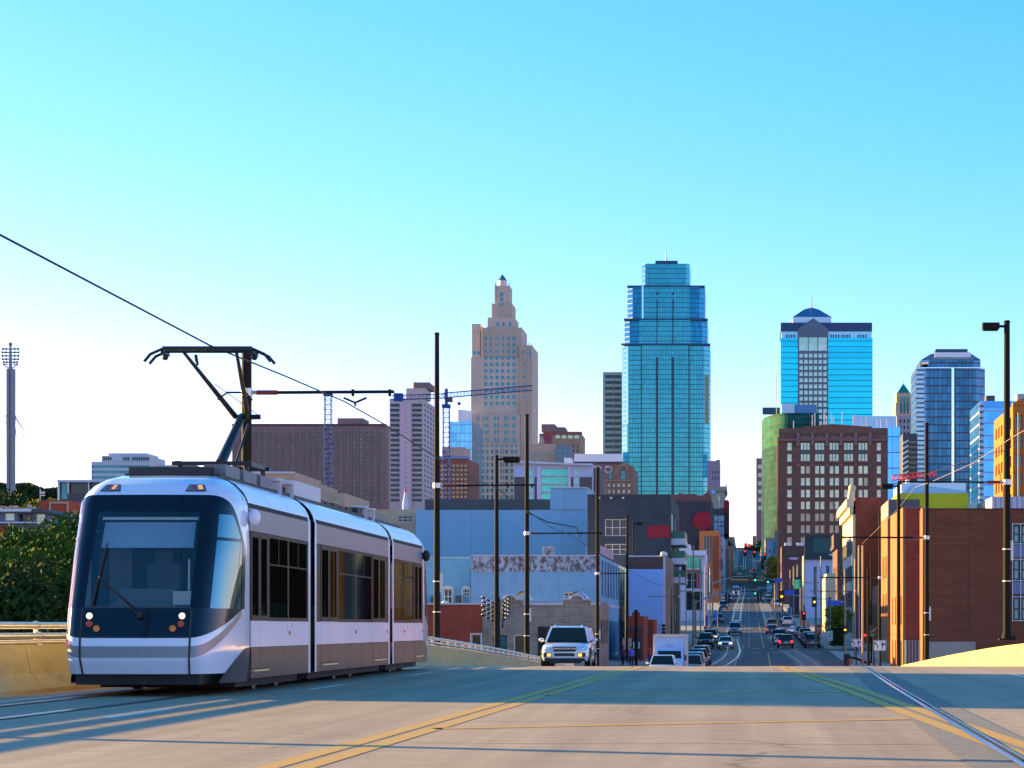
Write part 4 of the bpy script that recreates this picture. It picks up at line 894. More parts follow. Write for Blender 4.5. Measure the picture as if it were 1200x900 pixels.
b = MB(); w_ = 3.2 / F * 640; h_ = 40 / F * 640; b.box(-w_, w_, 0, .8, 0, h_); b.tube([(0, 0, h_), (0, .8, h_)], w_, 20); b.tube([(0, 0, 0), (0, .8, 0)], w_ * 1.0, 20); b.build('sign_panel', mat('sign_black', (.02, .035, .035), .5), s_)
MB().box(-w_ * 1.02, w_ * 1.02, -.05, -.005, h_ - 2.2, h_ + .2).build('sign_cap', M_signred, s_); MB().box(-w_ - 1.2, -w_, .3, .5, h_ * .3, h_ * .34).box(-w_ - 1.2, -w_, .3, .5, h_ * .8, h_ * .84).build('bracket', M_dkroof, s_)

# ---------------------------------------------------------------- middle distance, left
def cornice(B, px0, px1, y0, y1, proud, m, name='cornice'): return B.pbox(name, px0, px1, y0, y1, -proud, -.01, m)
B = Bld('parking_block', 'cream stone block with stepped roof behind the streetcar roof', 'building', 275, 345, 553, 480, 30, M_tanst, zb=-3); B.finish()
cornice(B, 274.5, 345, 552.5, 555, .5, mat('roof_pale_blue', (.40, .52, .60), .5))
B = Bld('parking_block', 'cream stone block with round corner lower than its left neighbour behind the streetcar', 'building', 345, 365, 564, 470, 30, M_tanst, zb=-3); B.finish()
B = Bld('parking_block', 'lowest cream stone block with rooftop railings before the blue crane mast', 'building', 365, 404, 578, 460, 30, M_tanst, zb=-3); B.grid('front', -B.w / 2, B.w / 2, 6, B.h - 6, B.h - 2, 1, .7, .5, 'dark'); B.finish()
M_hotel = mat('hotel_brown_brick', (.21, .145, .145), .85, var=.08, vscale=.1)
B = Bld('brown_hotel', 'wide brown high rise hotel with rows of small pale windows', 'high rise', 272, 452.5, 497.5, 900, 25, M_hotel, zb=10)
B.pgrid(289, 451, 20, 502, 590, 18, fu=.36, fv=.62, style='dim', rec=.5); B.finish(1)
cornice(B, 271.8, 452.8, 496.6, 499, .4, mat('hotel_dark_cap', (.07, .045, .05), .8)); B.pbox('penthouse', 395.5, 425.5, 490, 496.6, 4, 18, M_hotel)
b = MB(); [b.box(B.u(274.5 + i * 8.06), B.u(275.7 + i * 8.06), -.45, -.01, 0, B.v(505)) for i in range(22)]; B.part('facade_rib', b, M_hotel)
M_grw = mat('concrete_lavender', (.46, .41, .42), .8, var=.06, vscale=.05)
B = Bld('grey_tower', 'pale grey concrete tower with a blank pink spine and banded windows', 'high rise', 456.5, 495.5, 467, 800, 34, M_grw, zb=10)
B.grid('front', B.u(457.2), B.u(468.5), 1, B.v(589), B.v(472), 20, .94, .6, 'dark', .6); B.grid('front', B.u(482.5), B.u(494.8), 1, B.v(589), B.v(472), 20, .94, .6, 'dark', .6)
B.grid('right', 2, 32, 4, B.v(589), B.v(470), 20, .5, .5, 'dark', .5); B.finish(1)
B.part('spine', MB().box(B.u(469), B.u(482), -.9, -.01, 0, B.v(473)), mat('spine_pink', (.56, .44, .48), .8)); b = MB(); [b.box(B.u(474.7), B.u(477), -.98, -.905, B.v(478.6 + k * 5.8), B.v(478 + k * 5.8)) for k in range(19)]; B.part('spine_slot', b, M_gl_dark)
B.pbox('penthouse', 476, 499, 455, 466.8, 5, 18, M_grw); B.pbox('penthouse', 485, 503, 448, 455, 6, 20, M_hotel)
b = MB()
for x, y in ((484.5, 443), (487, 446), (500, 444), (503, 442), (495, 447)): b.tube([(B.u(x, 7), 7, B.v(456, 7)), (B.u(x, 7), 7, B.v(y, 7))], .16, 5)
B.part('antenna', b, M_fr_white)
B = Bld('office_block', 'brown brick block with rows of white windows behind the blue crane mast', 'building', 514, 548.5, 537, 720, 30, bm('brick_brown', (.24, .10, .075)), zb=8)
B.pgrid(515, 548, 7, 543, 590, 9, fu=.6, fv=.45, style='warm', rec=.3); B.finish(1); cornice(B, 513.6, 548.8, 534.5, 537.5, .6, mat('cap_blue', (.16, .25, .50), .6))
B.pbox('roof_terrace', 518, 545, 524, 534.2, 6, 20, M_stone)
B = Bld('glass_office', 'sky blue glass office with rounded white top just left of the art deco tower', 'building', 526, 553, 494, 1000, 40, grid_mat('glass_sky', (.16, .46, .70), (.12, .3, .45), 2.0, 3.8, .06, .08, .1, .8, .2), zb=15)
B.finish(.5); b = MB(); b.plan([(B.u(528) + (B.u(549) - B.u(528)) * (.5 - .5 * math.cos(math.pi * k / 12)), 12 - 9 * math.sin(math.pi * k / 12)) for k in range(13)], B.h, B.v(479.5)); B.part('round_penthouse', b, mat('penthouse_white', (.62, .70, .76), .5), True)
# art deco tower
M_deco = mat('deco_limestone', (.55, .455, .365), .85, var=.10, vscale=.08)
B = Bld('art_deco_tower', 'tall stepped art deco limestone tower with pointed lantern top', 'skyscraper', 549, 609, 519, 1100, 40, M_deco, zb=22)
B.grid('front', B.u(551), B.u(606), 5, B.v(594), B.v(522), 10, .001, .001, 'teal') if False else None
for i in range(5):
    for dx in (2.1, 7.3):
        for j in range(10): x0 = 550.5 + i * 11.3 + dx; y0 = 515 + 4.4 + j * 7.6; B.win('front', B.u(x0), B.u(x0 + 3.6), B.v(y0 + 4.8), B.v(y0), 'teal', .5)
B.finish(1)
def deco(px0, px1, py0, py1, d0, d1, name='tier'):
    return B.pbox(name, px0, px1, py0, py1, d0, d1, M_deco)
deco(609.05, 623.5, 404.5, 594, 4, 36, 'wing'); deco(551, 609, 485, 518.9, 3, 38); deco(552, 612, 419, 484.9, 6, 36); deco(553, 563, 379.5, 418.9, 10, 30, 'side_wing'); deco(564, 611.5, 384, 418.9, 7, 33)
deco(571.5, 603, 372, 383.9, 10, 30); deco(576, 600.5, 356, 371.9, 12, 28); deco(579.5, 597, 334.5, 355.9, 13.5, 26.5)
def wtier(px0, n, dx, w, py0, m_, dy, h, d, pair=None):
    for i in range(n):
        for j in range(m_):
            x = px0 + i * dx; y = py0 + j * dy
            child('window', win_mesh((w) / F * (1100 + d), h / F * (1100 + d), 'teal', -.06), B.t, (B.u(x + w / 2, d), d, B.v(y + h / 2, d)))
for i in range(6): wtier(567.5 + i * 6.6, 1, 1, 3.5, 394.5, 3, 7.6, 4.3, 7)
for i in range(6): wtier(567.5 + i * 6.6, 1, 1, 3.5, 417.5, 8, 7.6, 4.3, 6)
for x in (558.5, 565.5, 569.5, 578.5, 582.5, 591, 595, 600.5): wtier(x, 1, 1, 3.0, 488, 4, 8.2, 5, 3)
wtier(612.6, 2, 5.6, 3.2, 411.5, 1, 7, 4, 4); wtier(613.2, 1, 5.6, 3, 425.5, 6, 7.6, 4, 4); wtier(555, 2, 4.2, 3, 411.5, 1, 7, 4, 10)
for x in (582, 588.5, 596.5): wtier(x, 1, 1, 2.6, 377.5, 1, 1, 5, 10)
for y in (343, 349, 355.2): wtier(586.3, 1, 1, 3.4, y, 1, 1, 4.5, 13.5 if y < 352 else 12)
rb = MB()
for i in range(9): x = 565 + i * 5.7; rb.box(B.u(x, 7), B.u(x + 1, 7), 6.4, 6.99, B.v(484, 7), B.v(381 + abs(i - 4) * .6, 7))
for i in range(8): x = 551.5 + i * 7.6; rb.box(B.u(x, 3), B.u(x + 1, 3), 2.4, 2.99, B.v(518, 3), B.v(483 - (i % 2), 3))
for i in range(7): x = 550 + i * 9.5; rb.box(B.u(x), B.u(x + 1.1), -.6, -.01, 0, B.v(517.5 + (i % 2)))
for i in range(5): x = 577 + i * 5.6; rb.box(B.u(x, 12), B.u(x + 1, 12), 11.4, 11.99, B.v(371, 12), B.v(352.5 + abs(i - 2), 12))
for i in range(4): x = 610.5 + i * 4.1; rb.box(B.u(x, 4), B.u(x + .9, 4), 3.4, 3.99, B.v(594, 4), B.v(401.5 + i % 2, 4))
for x in (580, 596): rb.box(B.u(x, 13), B.u(x + 1, 13), 12.9, 13.49, B.v(372, 13), B.v(331.5, 13))
B.part('buttress', rb, M_deco)
b = MB(); c_ = (B.u(588.7, 20), 20); r_ = 5.6 / F * 1120
b.rings([[(c_[0] + r_ * math.cos(a), c_[1] + r_ * math.sin(a), z) for a in [math.pi / 8 + math.pi * k / 4 for k in range(8)]] for z in (B.v(335, 20), B.v(329, 20))]); B.part('lantern', b, mat('lantern_glass', (.45, .42, .36), .3, .2))
b = MB(); b.rings([[(c_[0] + r * math.cos(a), c_[1] + r * math.sin(a), z) for a in [math.pi / 8 + math.pi * k / 4 for k in range(8)]] for z, r in ((B.v(329, 20), r_ * 1.08), (B.v(326, 20), r_ * .7), (B.v(321.5, 20), .1))]); B.part('spire_roof', b, mat('copper_teal', (.08, .20, .24), .5, .3))
# hotel with green glass
B = Bld('modern_hotel', 'white and dark hotel with a green glass front below the art deco tower', 'building', 602.5, 694, 543, 450, 26, mat('hotel_white_panel', (.42, .50, .70), .7, var=.05), zb=4)
for i, (a, c) in enumerate(((619.5, 625), (672.8, 678.6))):
    for k in range(5): B.win('front', B.u(a), B.u(c), B.v(556.5 + k * 9.4), B.v(550 + k * 9.4), 'greeng', .25)
for k in range(4): B.win('front', B.u(634), B.u(665.5), B.v(557 + k * 9.4), B.v(549 + k * 9.4), 'greeng', .6)
B.grid('right', 3, 24, 4, B.v(594), B.v(548), 5, .4, .6, 'dark'); B.finish(.5)
b = MB()
for x0, x1 in ((602.7, 619), (619.01, 629)): b.box(B.u(x0), B.u(x1), -.08, -.004, 0, B.v(559)) if x0 < 610 else None
b.box(B.u(626.5), B.u(629), -.08, -.004, 0, B.v(559)); b.box(B.u(669), B.u(672), -.08, -.004, 0, B.v(559)); b.box(B.u(679.2), B.u(693.8), -.08, -.004, 0, B.v(559)); B.part('dark_cladding', b, mat('clad_dark', (.10, .085, .09), .7))
b = MB(); b.add([(B.u(602), -1, B.v(543)), (B.u(695), -1, B.v(546)), (B.u(695), 26, B.v(546)), (B.u(602), 26, B.v(543)), (B.u(602), -1, B.v(539.5)), (B.u(695), -1, B.v(544.8)), (B.u(695), 26, B.v(544.8)), (B.u(602), 26, B.v(539.5))], [(0, 1, 5, 4), (1, 2, 6, 5), (2, 3, 7, 6), (3, 0, 4, 7), (4, 5, 6, 7), (0, 3, 2, 1)]); B.part('sloped_roof', b, M_trimw)
B.pbox('frame', 629.2, 633.8, 547, 590, -.5, -.01, M_trimw); B.pbox('frame', 665.7, 668.8, 547, 590, -.5, -.01, M_trimw); B.pbox('roof_unit', 661, 669, 536.5, 543.5, 8, 14, M_fr_white)
B.pbox('dark_flank', 694.2, 703, 549, 594, 4, 20, mat('clad_dark', (.10, .085, .09), .7)); B.pbox('red_roof_box', 699, 711, 579, 588, -60, -55, mat('roof_box_red', (.42, .08, .05), .7))
# old blocks behind
M_tanb = mat('old_tan_brick', (.38, .25, .15), .85, var=.12, vscale=.2); M_rustb = mat('old_rust_brick', (.26, .11, .075), .85, var=.1, vscale=.2)
B = Bld('old_apartment_block', 'tan and rust brick block with stepped roofline right of the art deco tower', 'building', 645, 680, 507, 1000, 30, M_tanb, zb=20)
B.pgrid(650, 679.5, 4, 508.5, 514.5, 1, fu=.75, fv=.7, style='sky', rec=.3); B.pgrid(660, 679.5, 4, 520, 548, 5, fu=.35, fv=.6, style='dark', rec=.3); B.finish(1)
cornice(B, 644, 682, 505.8, 509, 1.2, M_rustb); B.pbox('penthouse', 634.5, 650, 497, 505.6, 5, 20, M_hotel); B.pbox('penthouse', 650.1, 662, 500.5, 505.6, 5, 20, M_hotel)
B = Bld('gabled_block', 'pale stone block with pointed gables left of the tan and rust block', 'building', 622.5, 651, 520, 960, 25, M_stone, zb=20)
B.pgrid(624, 648, 5, 530, 545, 2, fu=.4, fv=.6, style='teal', rec=.3); B.finish(1); b = MB(); b.prism([(B.u(631), B.h), (B.u(638), B.h), (B.u(636), B.v(513)), (B.u(634.5), B.v(510)), (B.u(633), B.v(513))], -.3, 3); B.part('gable', b, M_stone); B.pbox('maroon_wall', 632, 646, 508, 519.9, 10, 16, mat('wall_maroon', (.26, .05, .09), .8))
B = Bld('grey_roof_block', 'grey mansard block squeezed between pale gables and the tan block', 'building', 651.2, 667, 521, 940, 20, mat('mansard_grey', (.22, .23, .28), .8), zb=20); B.pgrid(652, 666, 2, 524, 543, 3, fu=.5, fv=.55, style='teal', rec=.3); B.finish(.5)
B = Bld('striped_tower', 'slim pale tower with dark horizontal window bands left of the tall glass skyscraper', 'high rise', 706.5, 729, 436, 1250, 30, mat('tower_pale_concrete', (.36, .38, .46), .8), zb=30)
B.grid('front', B.u(709), B.u(728.5), 1, B.v(534), B.v(438), 14, .98, .55, 'dark', 1.0); B.finish(1); b = MB(); [b.box(B.u(718.4), B.u(719), -.3, -.01, 0, B.v(436.5)) for _ in range(1)]; B.part('pier', b, M_stone)
B = Bld('roof_screen_block', 'low building with a blank white rooftop board left of the glass skyscraper', 'building', 668, 731, 541, 700, 20, M_hotel, zb=12); B.finish(.5)
B.part('white_board', MB().box(B.u(673), B.u(729.5), -.6, -.05, B.v(541), B.v(532)), mat('board_white', (.85, .86, .88), .6)); cornice(B, 668, 731, 541, 543, .5, M_dkroof)
B = Bld('ornate_brick_hotel', 'ornate brown brick hotel with arched gable window and stone trim', 'building', 689, 742, 547, 650, 28, bm('brick_ornate', (.26, .17, .12)), zb=10)
B.pgrid(695, 722, 5, 565, 594, 4, fu=.38, fv=.5, style='sashp', rec=.3); B.pgrid(722, 740, 3, 565, 594, 4, fu=.42, fv=.5, style='sashp', rec=.3); B.pgrid(694, 722, 2, 553.5, 561.5, 1, fu=.35, fv=.85, style='tealf', rec=.3); B.win('front', B.u(727), B.u(733.5), B.v(561.5), B.v(551), 'tealf', .3); B.finish(.5)
b = MB(); b.prism([(B.u(721), B.h), (B.u(741.5), B.h), (B.u(741.5), B.v(545)), (B.u(737), B.v(545)), (B.u(731), B.v(540.5)), (B.u(725), B.v(545)), (B.u(721), B.v(545))], -.2, 2); B.part('gable', b, B.m)
cornice(B, 689, 742.4, 562.3, 563.4, .5, M_stone); b = MB()
for x in (701, 713): b.tube([(B.u(x) + 1.1 * math.cos(2 * math.pi * k / 12), -.15, B.v(550.3) + .9 * math.sin(2 * math.pi * k / 12)) for k in range(13)], .22, 5)
B.part('roundel', b, M_trimw); b = MB(); b.tube([(B.u(730.2) + 1.3 * math.cos(math.pi * k / 10), -.12, B.v(551) + 1.6 * math.sin(math.pi * k / 10)) for k in range(11)], .25, 5); B.part('arch', b, M_stone)
# the tall glass skyscraper
M_kc = grid_mat('glass_teal_curtain', (.050, .30, .34), (.012, .13, .17), 1.55, 2.7, .10, .15, .12, .9, .14)
M_kc2 = grid_mat('glass_blue_curtain', (.02, .20, .32), (.01, .08, .13), 1.55, 2.7, .10, .16, .1, .92, .22)
M_band = mat('glass_band_navy', (.01, .05, .10), .2, .5); M_chr = mat('mirror_edge', (.75, .82, .85), .12, .95)
def chamfer(B, px0, px1, py0, py1, d0, d1, c, m, name):
    x0, x1 = B.u(px0, d0), B.u(px1, d0); z0, z1 = (0 if py1 is None else B.v(py1, d0)), B.v(py0, d0); b = MB()
    b.plan([(x0 + c, d0), (x1 - c, d0), (x1, d0 + c), (x1, d1 - c), (x1 - c, d1), (x0 + c, d1), (x0, d1 - c), (x0, d0 + c)], z0, z1); return b.build(name, m, B.t)
class Shell(Bld):
    def __init__(s, *a, **k): super().__init__(*a, **k)
B = Shell('glass_skyscraper', 'tallest teal glass skyscraper with stepped top and a mast', 'skyscraper', 728.5, 832, 404, 1200, 48, M_kc, zb=28)
chamfer(B, 728.5, 832, 404, None, 0, 48, 3.2, M_kc, 'main_shaft'); chamfer(B, 731.5, 829, 374, 404, 2, 46, 3, M_kc2, 'upper_tier'); chamfer(B, 735, 826, 335.5, 373.9, 4, 44, 3, M_kc2, 'upper_tier')
B.part('centre_bay', MB().box(B.u(752), B.u(807.5), -1.5, -.02, 0, B.v(404)), M_kc); B.part('centre_bay', MB().box(B.u(749, .5), B.u(809.5, .5), .5, 1.9, B.v(403.9), B.v(374)), M_kc); B.part('centre_bay', MB().box(B.u(752, 2), B.u(808, 2), 2, 3.9, B.v(373.9), B.v(335.5)), M_kc)
chamfer(B, 752, 808, 309, 335.4, 2, 40, 2, M_kc, 'crown'); B.pbox('crown_cap', 768, 794, 305.5, 309, 12, 28, M_band)
for (a, c, y, d) in ((728, 832.5, 403.2, -1.7), (731, 829.5, 374, .2), (751.5, 808.5, 335, 1.7), (735, 826, 335.3, 3.6)): B.part('dark_band', MB().box(B.u(a, d), B.u(c, d), d, d + 4, B.v(y + 1, d), B.v(y - .8, d)), M_band)
for x in (768.7, 787.2): B.part('dark_rib', MB().box(B.u(x), B.u(x + 2.8), -1.8, -1.51, 0, B.v(419)), M_band); B.part('dark_rib', MB().box(B.u(x + .6), B.u(x + 1.8), .2, .49, B.v(402), B.v(350.5)), M_band)
for x in (751.2, 807): B.part('dark_rib', MB().box(B.u(x), B.u(x + 1.2), -1.8, -1.51, 0, B.v(404)), M_band)
for x in (729.6, 734.2): B.part('mirror_strip', MB().box(B.u(x), B.u(x + 2.0), -.6, -.02, B.v(497), B.v(407)), M_chr)
B.part('mirror_strip', MB().box(B.u(752.3, 1.8), B.u(754, 1.8), 1.2, 1.98, B.v(373), B.v(312)), M_chr)
B.part('corner_notch', MB().box(B.u(823.5), B.u(829), -.7, -.02, B.v(560), B.v(532)), M_kc2); B.part('corner_notch', MB().box(B.u(730), B.u(737), -.7, -.02, B.v(548), B.v(530)), M_kc2)
B.part('sun_notch', MB().box(B.u(826), B.u(830.5), -.5, -.02, B.v(497), B.v(440)), mat('notch_bronze', (.22, .2, .12), .3, .6))
b = MB()
for x in (770.2, 788.6): b.disc((B.u(x), 1.9, B.v(344, 2)), .8, 'y', .08, 12)
B.part('round_vent', b, M_band)
b = MB(); b.tube([(B.u(780.5, 20), 20, B.v(306)), (B.u(780.5, 20), 20, B.v(298)), (B.u(780.5, 20), 20, B.v(287))], [1.0, .5, .2], 8); b.tube([(B.u(777, 20), 20, B.v(303)), (B.u(784, 20), 20, B.v(303))], .3, 5); B.part('mast', b, M_fr_white)
# classic blocks right of it
B = Bld('pink_tower', 'small mauve office tower peeking out right of the glass skyscraper', 'high rise', 829, 843.5, 540, 1150, 25, mat('tower_mauve', (.34, .26, .34), .8), zb=28)
B.pgrid(834, 843, 3, 550, 564, 2, fu=.5, fv=.6, style='dark', rec=.3); B.finish(1); B.pbox('penthouse', 839.5, 843.6, 538.8, 539.9, 2, 10, M_hotel)
B = Bld('cornice_block', 'classic stone block with a heavy cornice at the end of the left street front', 'building', 829, 849, 571, 900, 40, M_stone, zb=15)
B.pgrid(834, 849, 3, 576, 620, 8, fu=.45, fv=.55, style='teal', rec=.4); B.grid('right', 3, 37, 6, B.v(620), B.v(577), 8, .4, .55, 'teal', .4); B.finish(1)
b = MB(); b.box(B.u(828.5), B.u(851.5), -1.5, 41, B.v(574), B.v(570.2)); b.box(B.u(828.5), B.u(850.3), -1, 40.6, B.v(576), B.v(574.01)); b.box(B.u(850.2), B.u(851.8), -1.8, 2, B.v(570.1), B.v(568.8)); B.part('cornice', b, M_stone)
B.part('blue_panel', MB().box(B.u(833.5), B.u(838.5), -1.9, -1.55, B.v(579), B.v(574.5)), mat('panel_blue', (.2, .5, .9), .4))
# far left
B = Bld('stepped_office', 'white stepped office block with green window bands beyond the streetcar front', 'building', 107, 177, 541, 900, 40, mat('office_white', (.42, .52, .60), .7), zb=10)
B.grid('front', B.u(107.5), B.u(176), 1, B.v(563), B.v(543.5), 3, .99, .5, 'teal', .5); B.finish(.6); B.pbox('upper_storey', 119, 175, 534, 540.8, 5, 30, B.m); B.pbox('upper_storey', 127, 172, 531, 533.9, 8, 26, B.m)
b = MB(); [b.box(B.u(121 + i * 2.6, 4.8), B.u(122.6 + i * 2.6, 4.8), 4.8, 4.98, B.v(539.5, 5), B.v(535.6, 5)) for i in range(21) if i not in (4, 5, 6, 7, 8, 12)]; B.part('upper_window', b, M_gl_dark); B.part('side_wing', MB().box(B.u(177), B.u(197), 10, 40, 0, B.v(545, 10)), B.m)
B.part('flagpole', MB().tube([(B.u(174.5, 8), 8, B.v(534)), (B.u(174.5, 8), 8, B.v(524))], .15, 5), M_fr_white)
B = Bld('flat_roofed_hall', 'dark glass flat roofed hall with pale frame behind the streetcar nose', 'building', 68, 196, 563, 420, 25, M_dkroof, zb=-4)
B.win('front', B.u(69.5), B.u(79), B.v(585), B.v(566), 'teal', .4); B.win('front', B.u(80.5), B.u(103), B.v(578), B.v(566), 'dark', .4); B.win('front', B.u(104.5), B.u(128), B.v(578), B.v(566), 'dark', .4); B.finish(.4)
B.pbox('roof_fascia', 67, 197, 562.3, 565, -.8, -.01, mat('fascia_pale_blue', (.38, .50, .66), .6)); B.pbox('column', 79.2, 80.4, 565.1, 578, -.4, -.01, M_fr_white); B.pbox('column', 103.2, 104.3, 565.1, 578, -.4, -.01, M_fr_white); B.pbox('column', 67.4, 69.4, 565.1, 588, -.4, -.01, M_fr_white)
B = Bld('brick_annex', 'red brick annex with a framed panel left of the dark hall', 'building', 46, 80, 586.5, 330, 14, M_redb, zb=-4); B.finish(.3)
B.pbox('frame', 57.5, 79.8, 588, 590, -.2, -.01, M_tanst); B.pbox('frame', 57.5, 59.5, 590, 604, -.2, -.01, M_tanst); B.pbox('frame', 78, 79.8, 590, 604, -.2, -.01, M_tanst)
B = Bld('motel_row', 'low blue grey building with white roof edge above the trees on the left', 'building', -30, 56, 600, 260, 12, mat('render_blue_grey', (.11, .16, .24), .8), zb=-5)
B.win('front', B.u(6), B.u(17), B.v(610), B.v(601.5), 'sashp', .15); B.win('front', B.u(21), B.u(40), B.v(611), B.v(602), 'dark', .9); B.win('front', B.u(42), B.u(53), B.v(611), B.v(602), 'sashp', .3); B.grid('front', B.u(-10), B.u(55), 7, B.v(628), B.v(614), 1, .5, .7, 'dark'); B.finish(0)
b = MB(); b.box(B.u(-31), B.u(40), -1.2, 13, B.v(600), B.v(597)); B.part('roof_slab', b, mat('roof_edge_white', (.60, .64, .72), .6)); b = MB(); b.add([(B.u(40.05), -1, B.v(600)), (B.u(65), -1, B.v(602.5)), (B.u(60), -1, B.v(598.5)), (B.u(52), -1, B.v(596.5)), (B.u(40.05), -1, B.v(597)), (B.u(40.05), 13, B.v(600)), (B.u(65), 13, B.v(602.5)), (B.u(60), 13, B.v(598.5)), (B.u(52), 13, B.v(596.5)), (B.u(40.05), 13, B.v(597))], [(0, 1, 2, 3, 4), (9, 8, 7, 6, 5), (0, 5, 6, 1), (1, 6, 7, 2), (2, 7, 8, 3), (3, 8, 9, 4), (4, 9, 5, 0)]); B.part('roof_wing', b, M_dkroof)
B.pbox('walkway', -30, 50, 611.5, 613, -1.0, -.01, M_trimw); B.pbox('red_wall', -30, 8, 617, 630, -.3, -.01, M_redb)
b = MB(); random.seed(3)
for k in range(9): x = -8 + k * 5.2; b.box(B.u(x), B.u(x + 2.2), 1, 2, B.h, B.h + .55 + random.random() * .5)
B.part('roof_vent', b, M_tanst)
# ---------------------------------------------------------------- buildings, right of the avenue
M_brk2 = brick_mat('brick_brown_wall', (.24, .080, .040), (.20, .068, .035), (.13, .046, .026), 1.0, 1.2, .22, dirt=.12, msize=.012); M_or = brick_mat('brick_sunlit', (.44, .16, .065), (.37, .13, .055), (.33, .16, .08), 1.0, .42, .14, dirt=.15, msize=.01)  # the orange brick has low sunlight put into its colour
B = Bld('brown_wall_building', 'wide brown windowless wall with tinted windows at its right end', 'building', 1083, 1230, 596.5, 150, 4, M_brk2)
for k, (ya, yb) in enumerate(((615, 637), (655, 680), (700, 727))):
    for x0 in (1187, 1196.5, 1206, 1215.5): B.win('front', B.u(x0), B.u(x0 + 8.6), B.v(yb), B.v(ya), 'tealf', .12)
    if k < 2: B.part('spandrel', MB().box(B.u(1186.5), B.u(1226), -.05, -.004, B.v(yb + 16), B.v(yb + 2)), mat('spandrel_blue', (.10, .16, .28), .3, .3))
B.finish(.4); b = MB()
for x in (1186, 1195.6, 1205.1, 1214.6): b.box(B.u(x), B.u(x + .8), -.09, -.052, B.v(728), B.v(613.5))
for y in (613.5, 637, 655, 680, 699, 727): b.box(B.u(1186.85), B.u(1225), -.085, -.055, B.v(y + .8), B.v(y))
B.part('window_frame', b, M_fr_white); B.pbox('parapet_cap', 1082.7, 1231, 595.6, 596.6, -.08, 4, mat('cap_dark_brown', (.06, .03, .025), .6))
B.part('expansion_joint', MB().box(B.u(1134.5), B.u(1135), -.015, -.003, 0, B.h - .2), M_brownf); B.part('stone_base', MB().box(B.u(1085), B.u(1143), -.1, -.004, 0, B.v(752)), M_stone)
B.part('sunlit_corner', MB().box(-B.w / 2 - .12, -B.w / 2 - .003, 0, 1.6, 0, B.h + .1), M_or)  # orange strip paints sunlight onto the brown wall's street side
B = Bld('sunlit_flank_building', 'brick building whose flank, coloured as sunlit orange, has tall narrow windows', 'building', 1058, 1082.5, 594.5, 172, 15, M_or)  # flank takes the sunlit brick tone, the front overlay stays red
B.wallf = 1; d1 = B.us(1040)
for k in range(4): B.win('left', 1.2 + k * 3.4, 2.3 + k * 3.4, 8.3, 10.6, 'tealf'); B.win('left', 1.2 + k * 3.4, 2.3 + k * 3.4, 4.2, 7, 'tealf')
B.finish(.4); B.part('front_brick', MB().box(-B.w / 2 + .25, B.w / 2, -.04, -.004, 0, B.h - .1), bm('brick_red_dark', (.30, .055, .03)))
B.pbox('cornice', 1057.5, 1083, 594, 595.5, -.1, .3, M_hotel); B.pbox('string_course', 1058.3, 1082.4, 632, 633, -.09, -.045, M_hotel); B.part('glass_base', MB().box(B.u(1059), B.u(1082), -2.4, -.1, 1, B.v(750)), mat('base_glass_grey', (.16, .20, .24), .15, .4))
b = MB(); [b.box(B.u(1059 + k * 3.6), B.u(1059.4 + k * 3.6), -2.45, -2.405, 1, B.v(750)) for k in range(7)]; B.part('base_mullion', b, M_fr_white); B.part('stone_base', MB().box(-B.w / 2 - .15, -B.w / 2 - .003, 0, 14.5, 0, 3.2), M_tanst)
B = Bld('red_brick_building', 'narrow brick building with grey penthouse left of the orange flank', 'building', 1040, 1062, 605, 204, 14, M_or)  # walls use the sunlit brick tone, only the front stays red
for k in range(3): B.win('left', 1.5 + k * 4.2, 3 + k * 4.2, 8.3, 10.4, 'tealf'); B.win('left', 1.5 + k * 4.2, 3 + k * 4.2, 4.6, 6.8, 'tealf')
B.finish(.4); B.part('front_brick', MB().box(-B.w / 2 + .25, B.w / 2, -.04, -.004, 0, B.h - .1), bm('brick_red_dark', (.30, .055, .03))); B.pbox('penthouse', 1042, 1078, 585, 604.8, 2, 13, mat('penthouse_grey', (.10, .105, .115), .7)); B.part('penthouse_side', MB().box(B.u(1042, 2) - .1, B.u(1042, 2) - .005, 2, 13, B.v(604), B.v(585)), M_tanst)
B = Bld('corner_brick_shop', 'two storey sunlit brick shop with blue glazing far right of the street', 'building', 1028, 1040, 686, 250, 10, M_or); B.win('front', B.u(1029), B.u(1035), B.v(725), B.v(700), 'tealf'); B.grid('left', .5, 9.5, 2, 1, 6, 1, .6, .8, 'tealf'); B.finish(.3)
B = Bld('cornice_brick_building', 'dark red brick building with curled cream cornice on its street side', 'building', 1002.5, 1033, 583, 280, 30, bm('brick_dark_red', (.25, .05, .035), .35))
B.finish(.4); M_crm = mat('cream_terracotta', (.62, .52, .38), .7, var=.15, vscale=1)
b = MB(); x = -B.w / 2; b.box(x - .35, x - .004, 0, 30, 0, B.h - 2.2); b.box(x - .8, x - .3, -.3, 30, B.h - 2.2, B.h - 1.2); b.box(x - 1.2, x - .25, -.5, 30, B.h - 1.2, B.h - .2); B.part('street_front', b, M_crm)
b = MB(); b.tube([(x - .6, -.2, B.h - .2), (x - .5, -.2, B.h + .9)], [.5, .45], 10); b.sphere((x - .45, -.2, B.h + 1.2), .5, 10, 6); B.part('finial', b, M_crm)
for i in range(4):
    for k in range(5): child('window', win_mesh(2.6, 2.0, 'tealf', -.02), B.t, (x - .36, 3.6 + k * 6, 2.5 + i * 3.4), -math.pi / 2)
B = Bld('lime_box_building', 'lime green box with pale blue mural strip on top of the brown wall building', 'building', 1052, 1135, 578, 250, 25, mat('wall_lime', (.36, .44, .005), .7)); B.finish(.4)
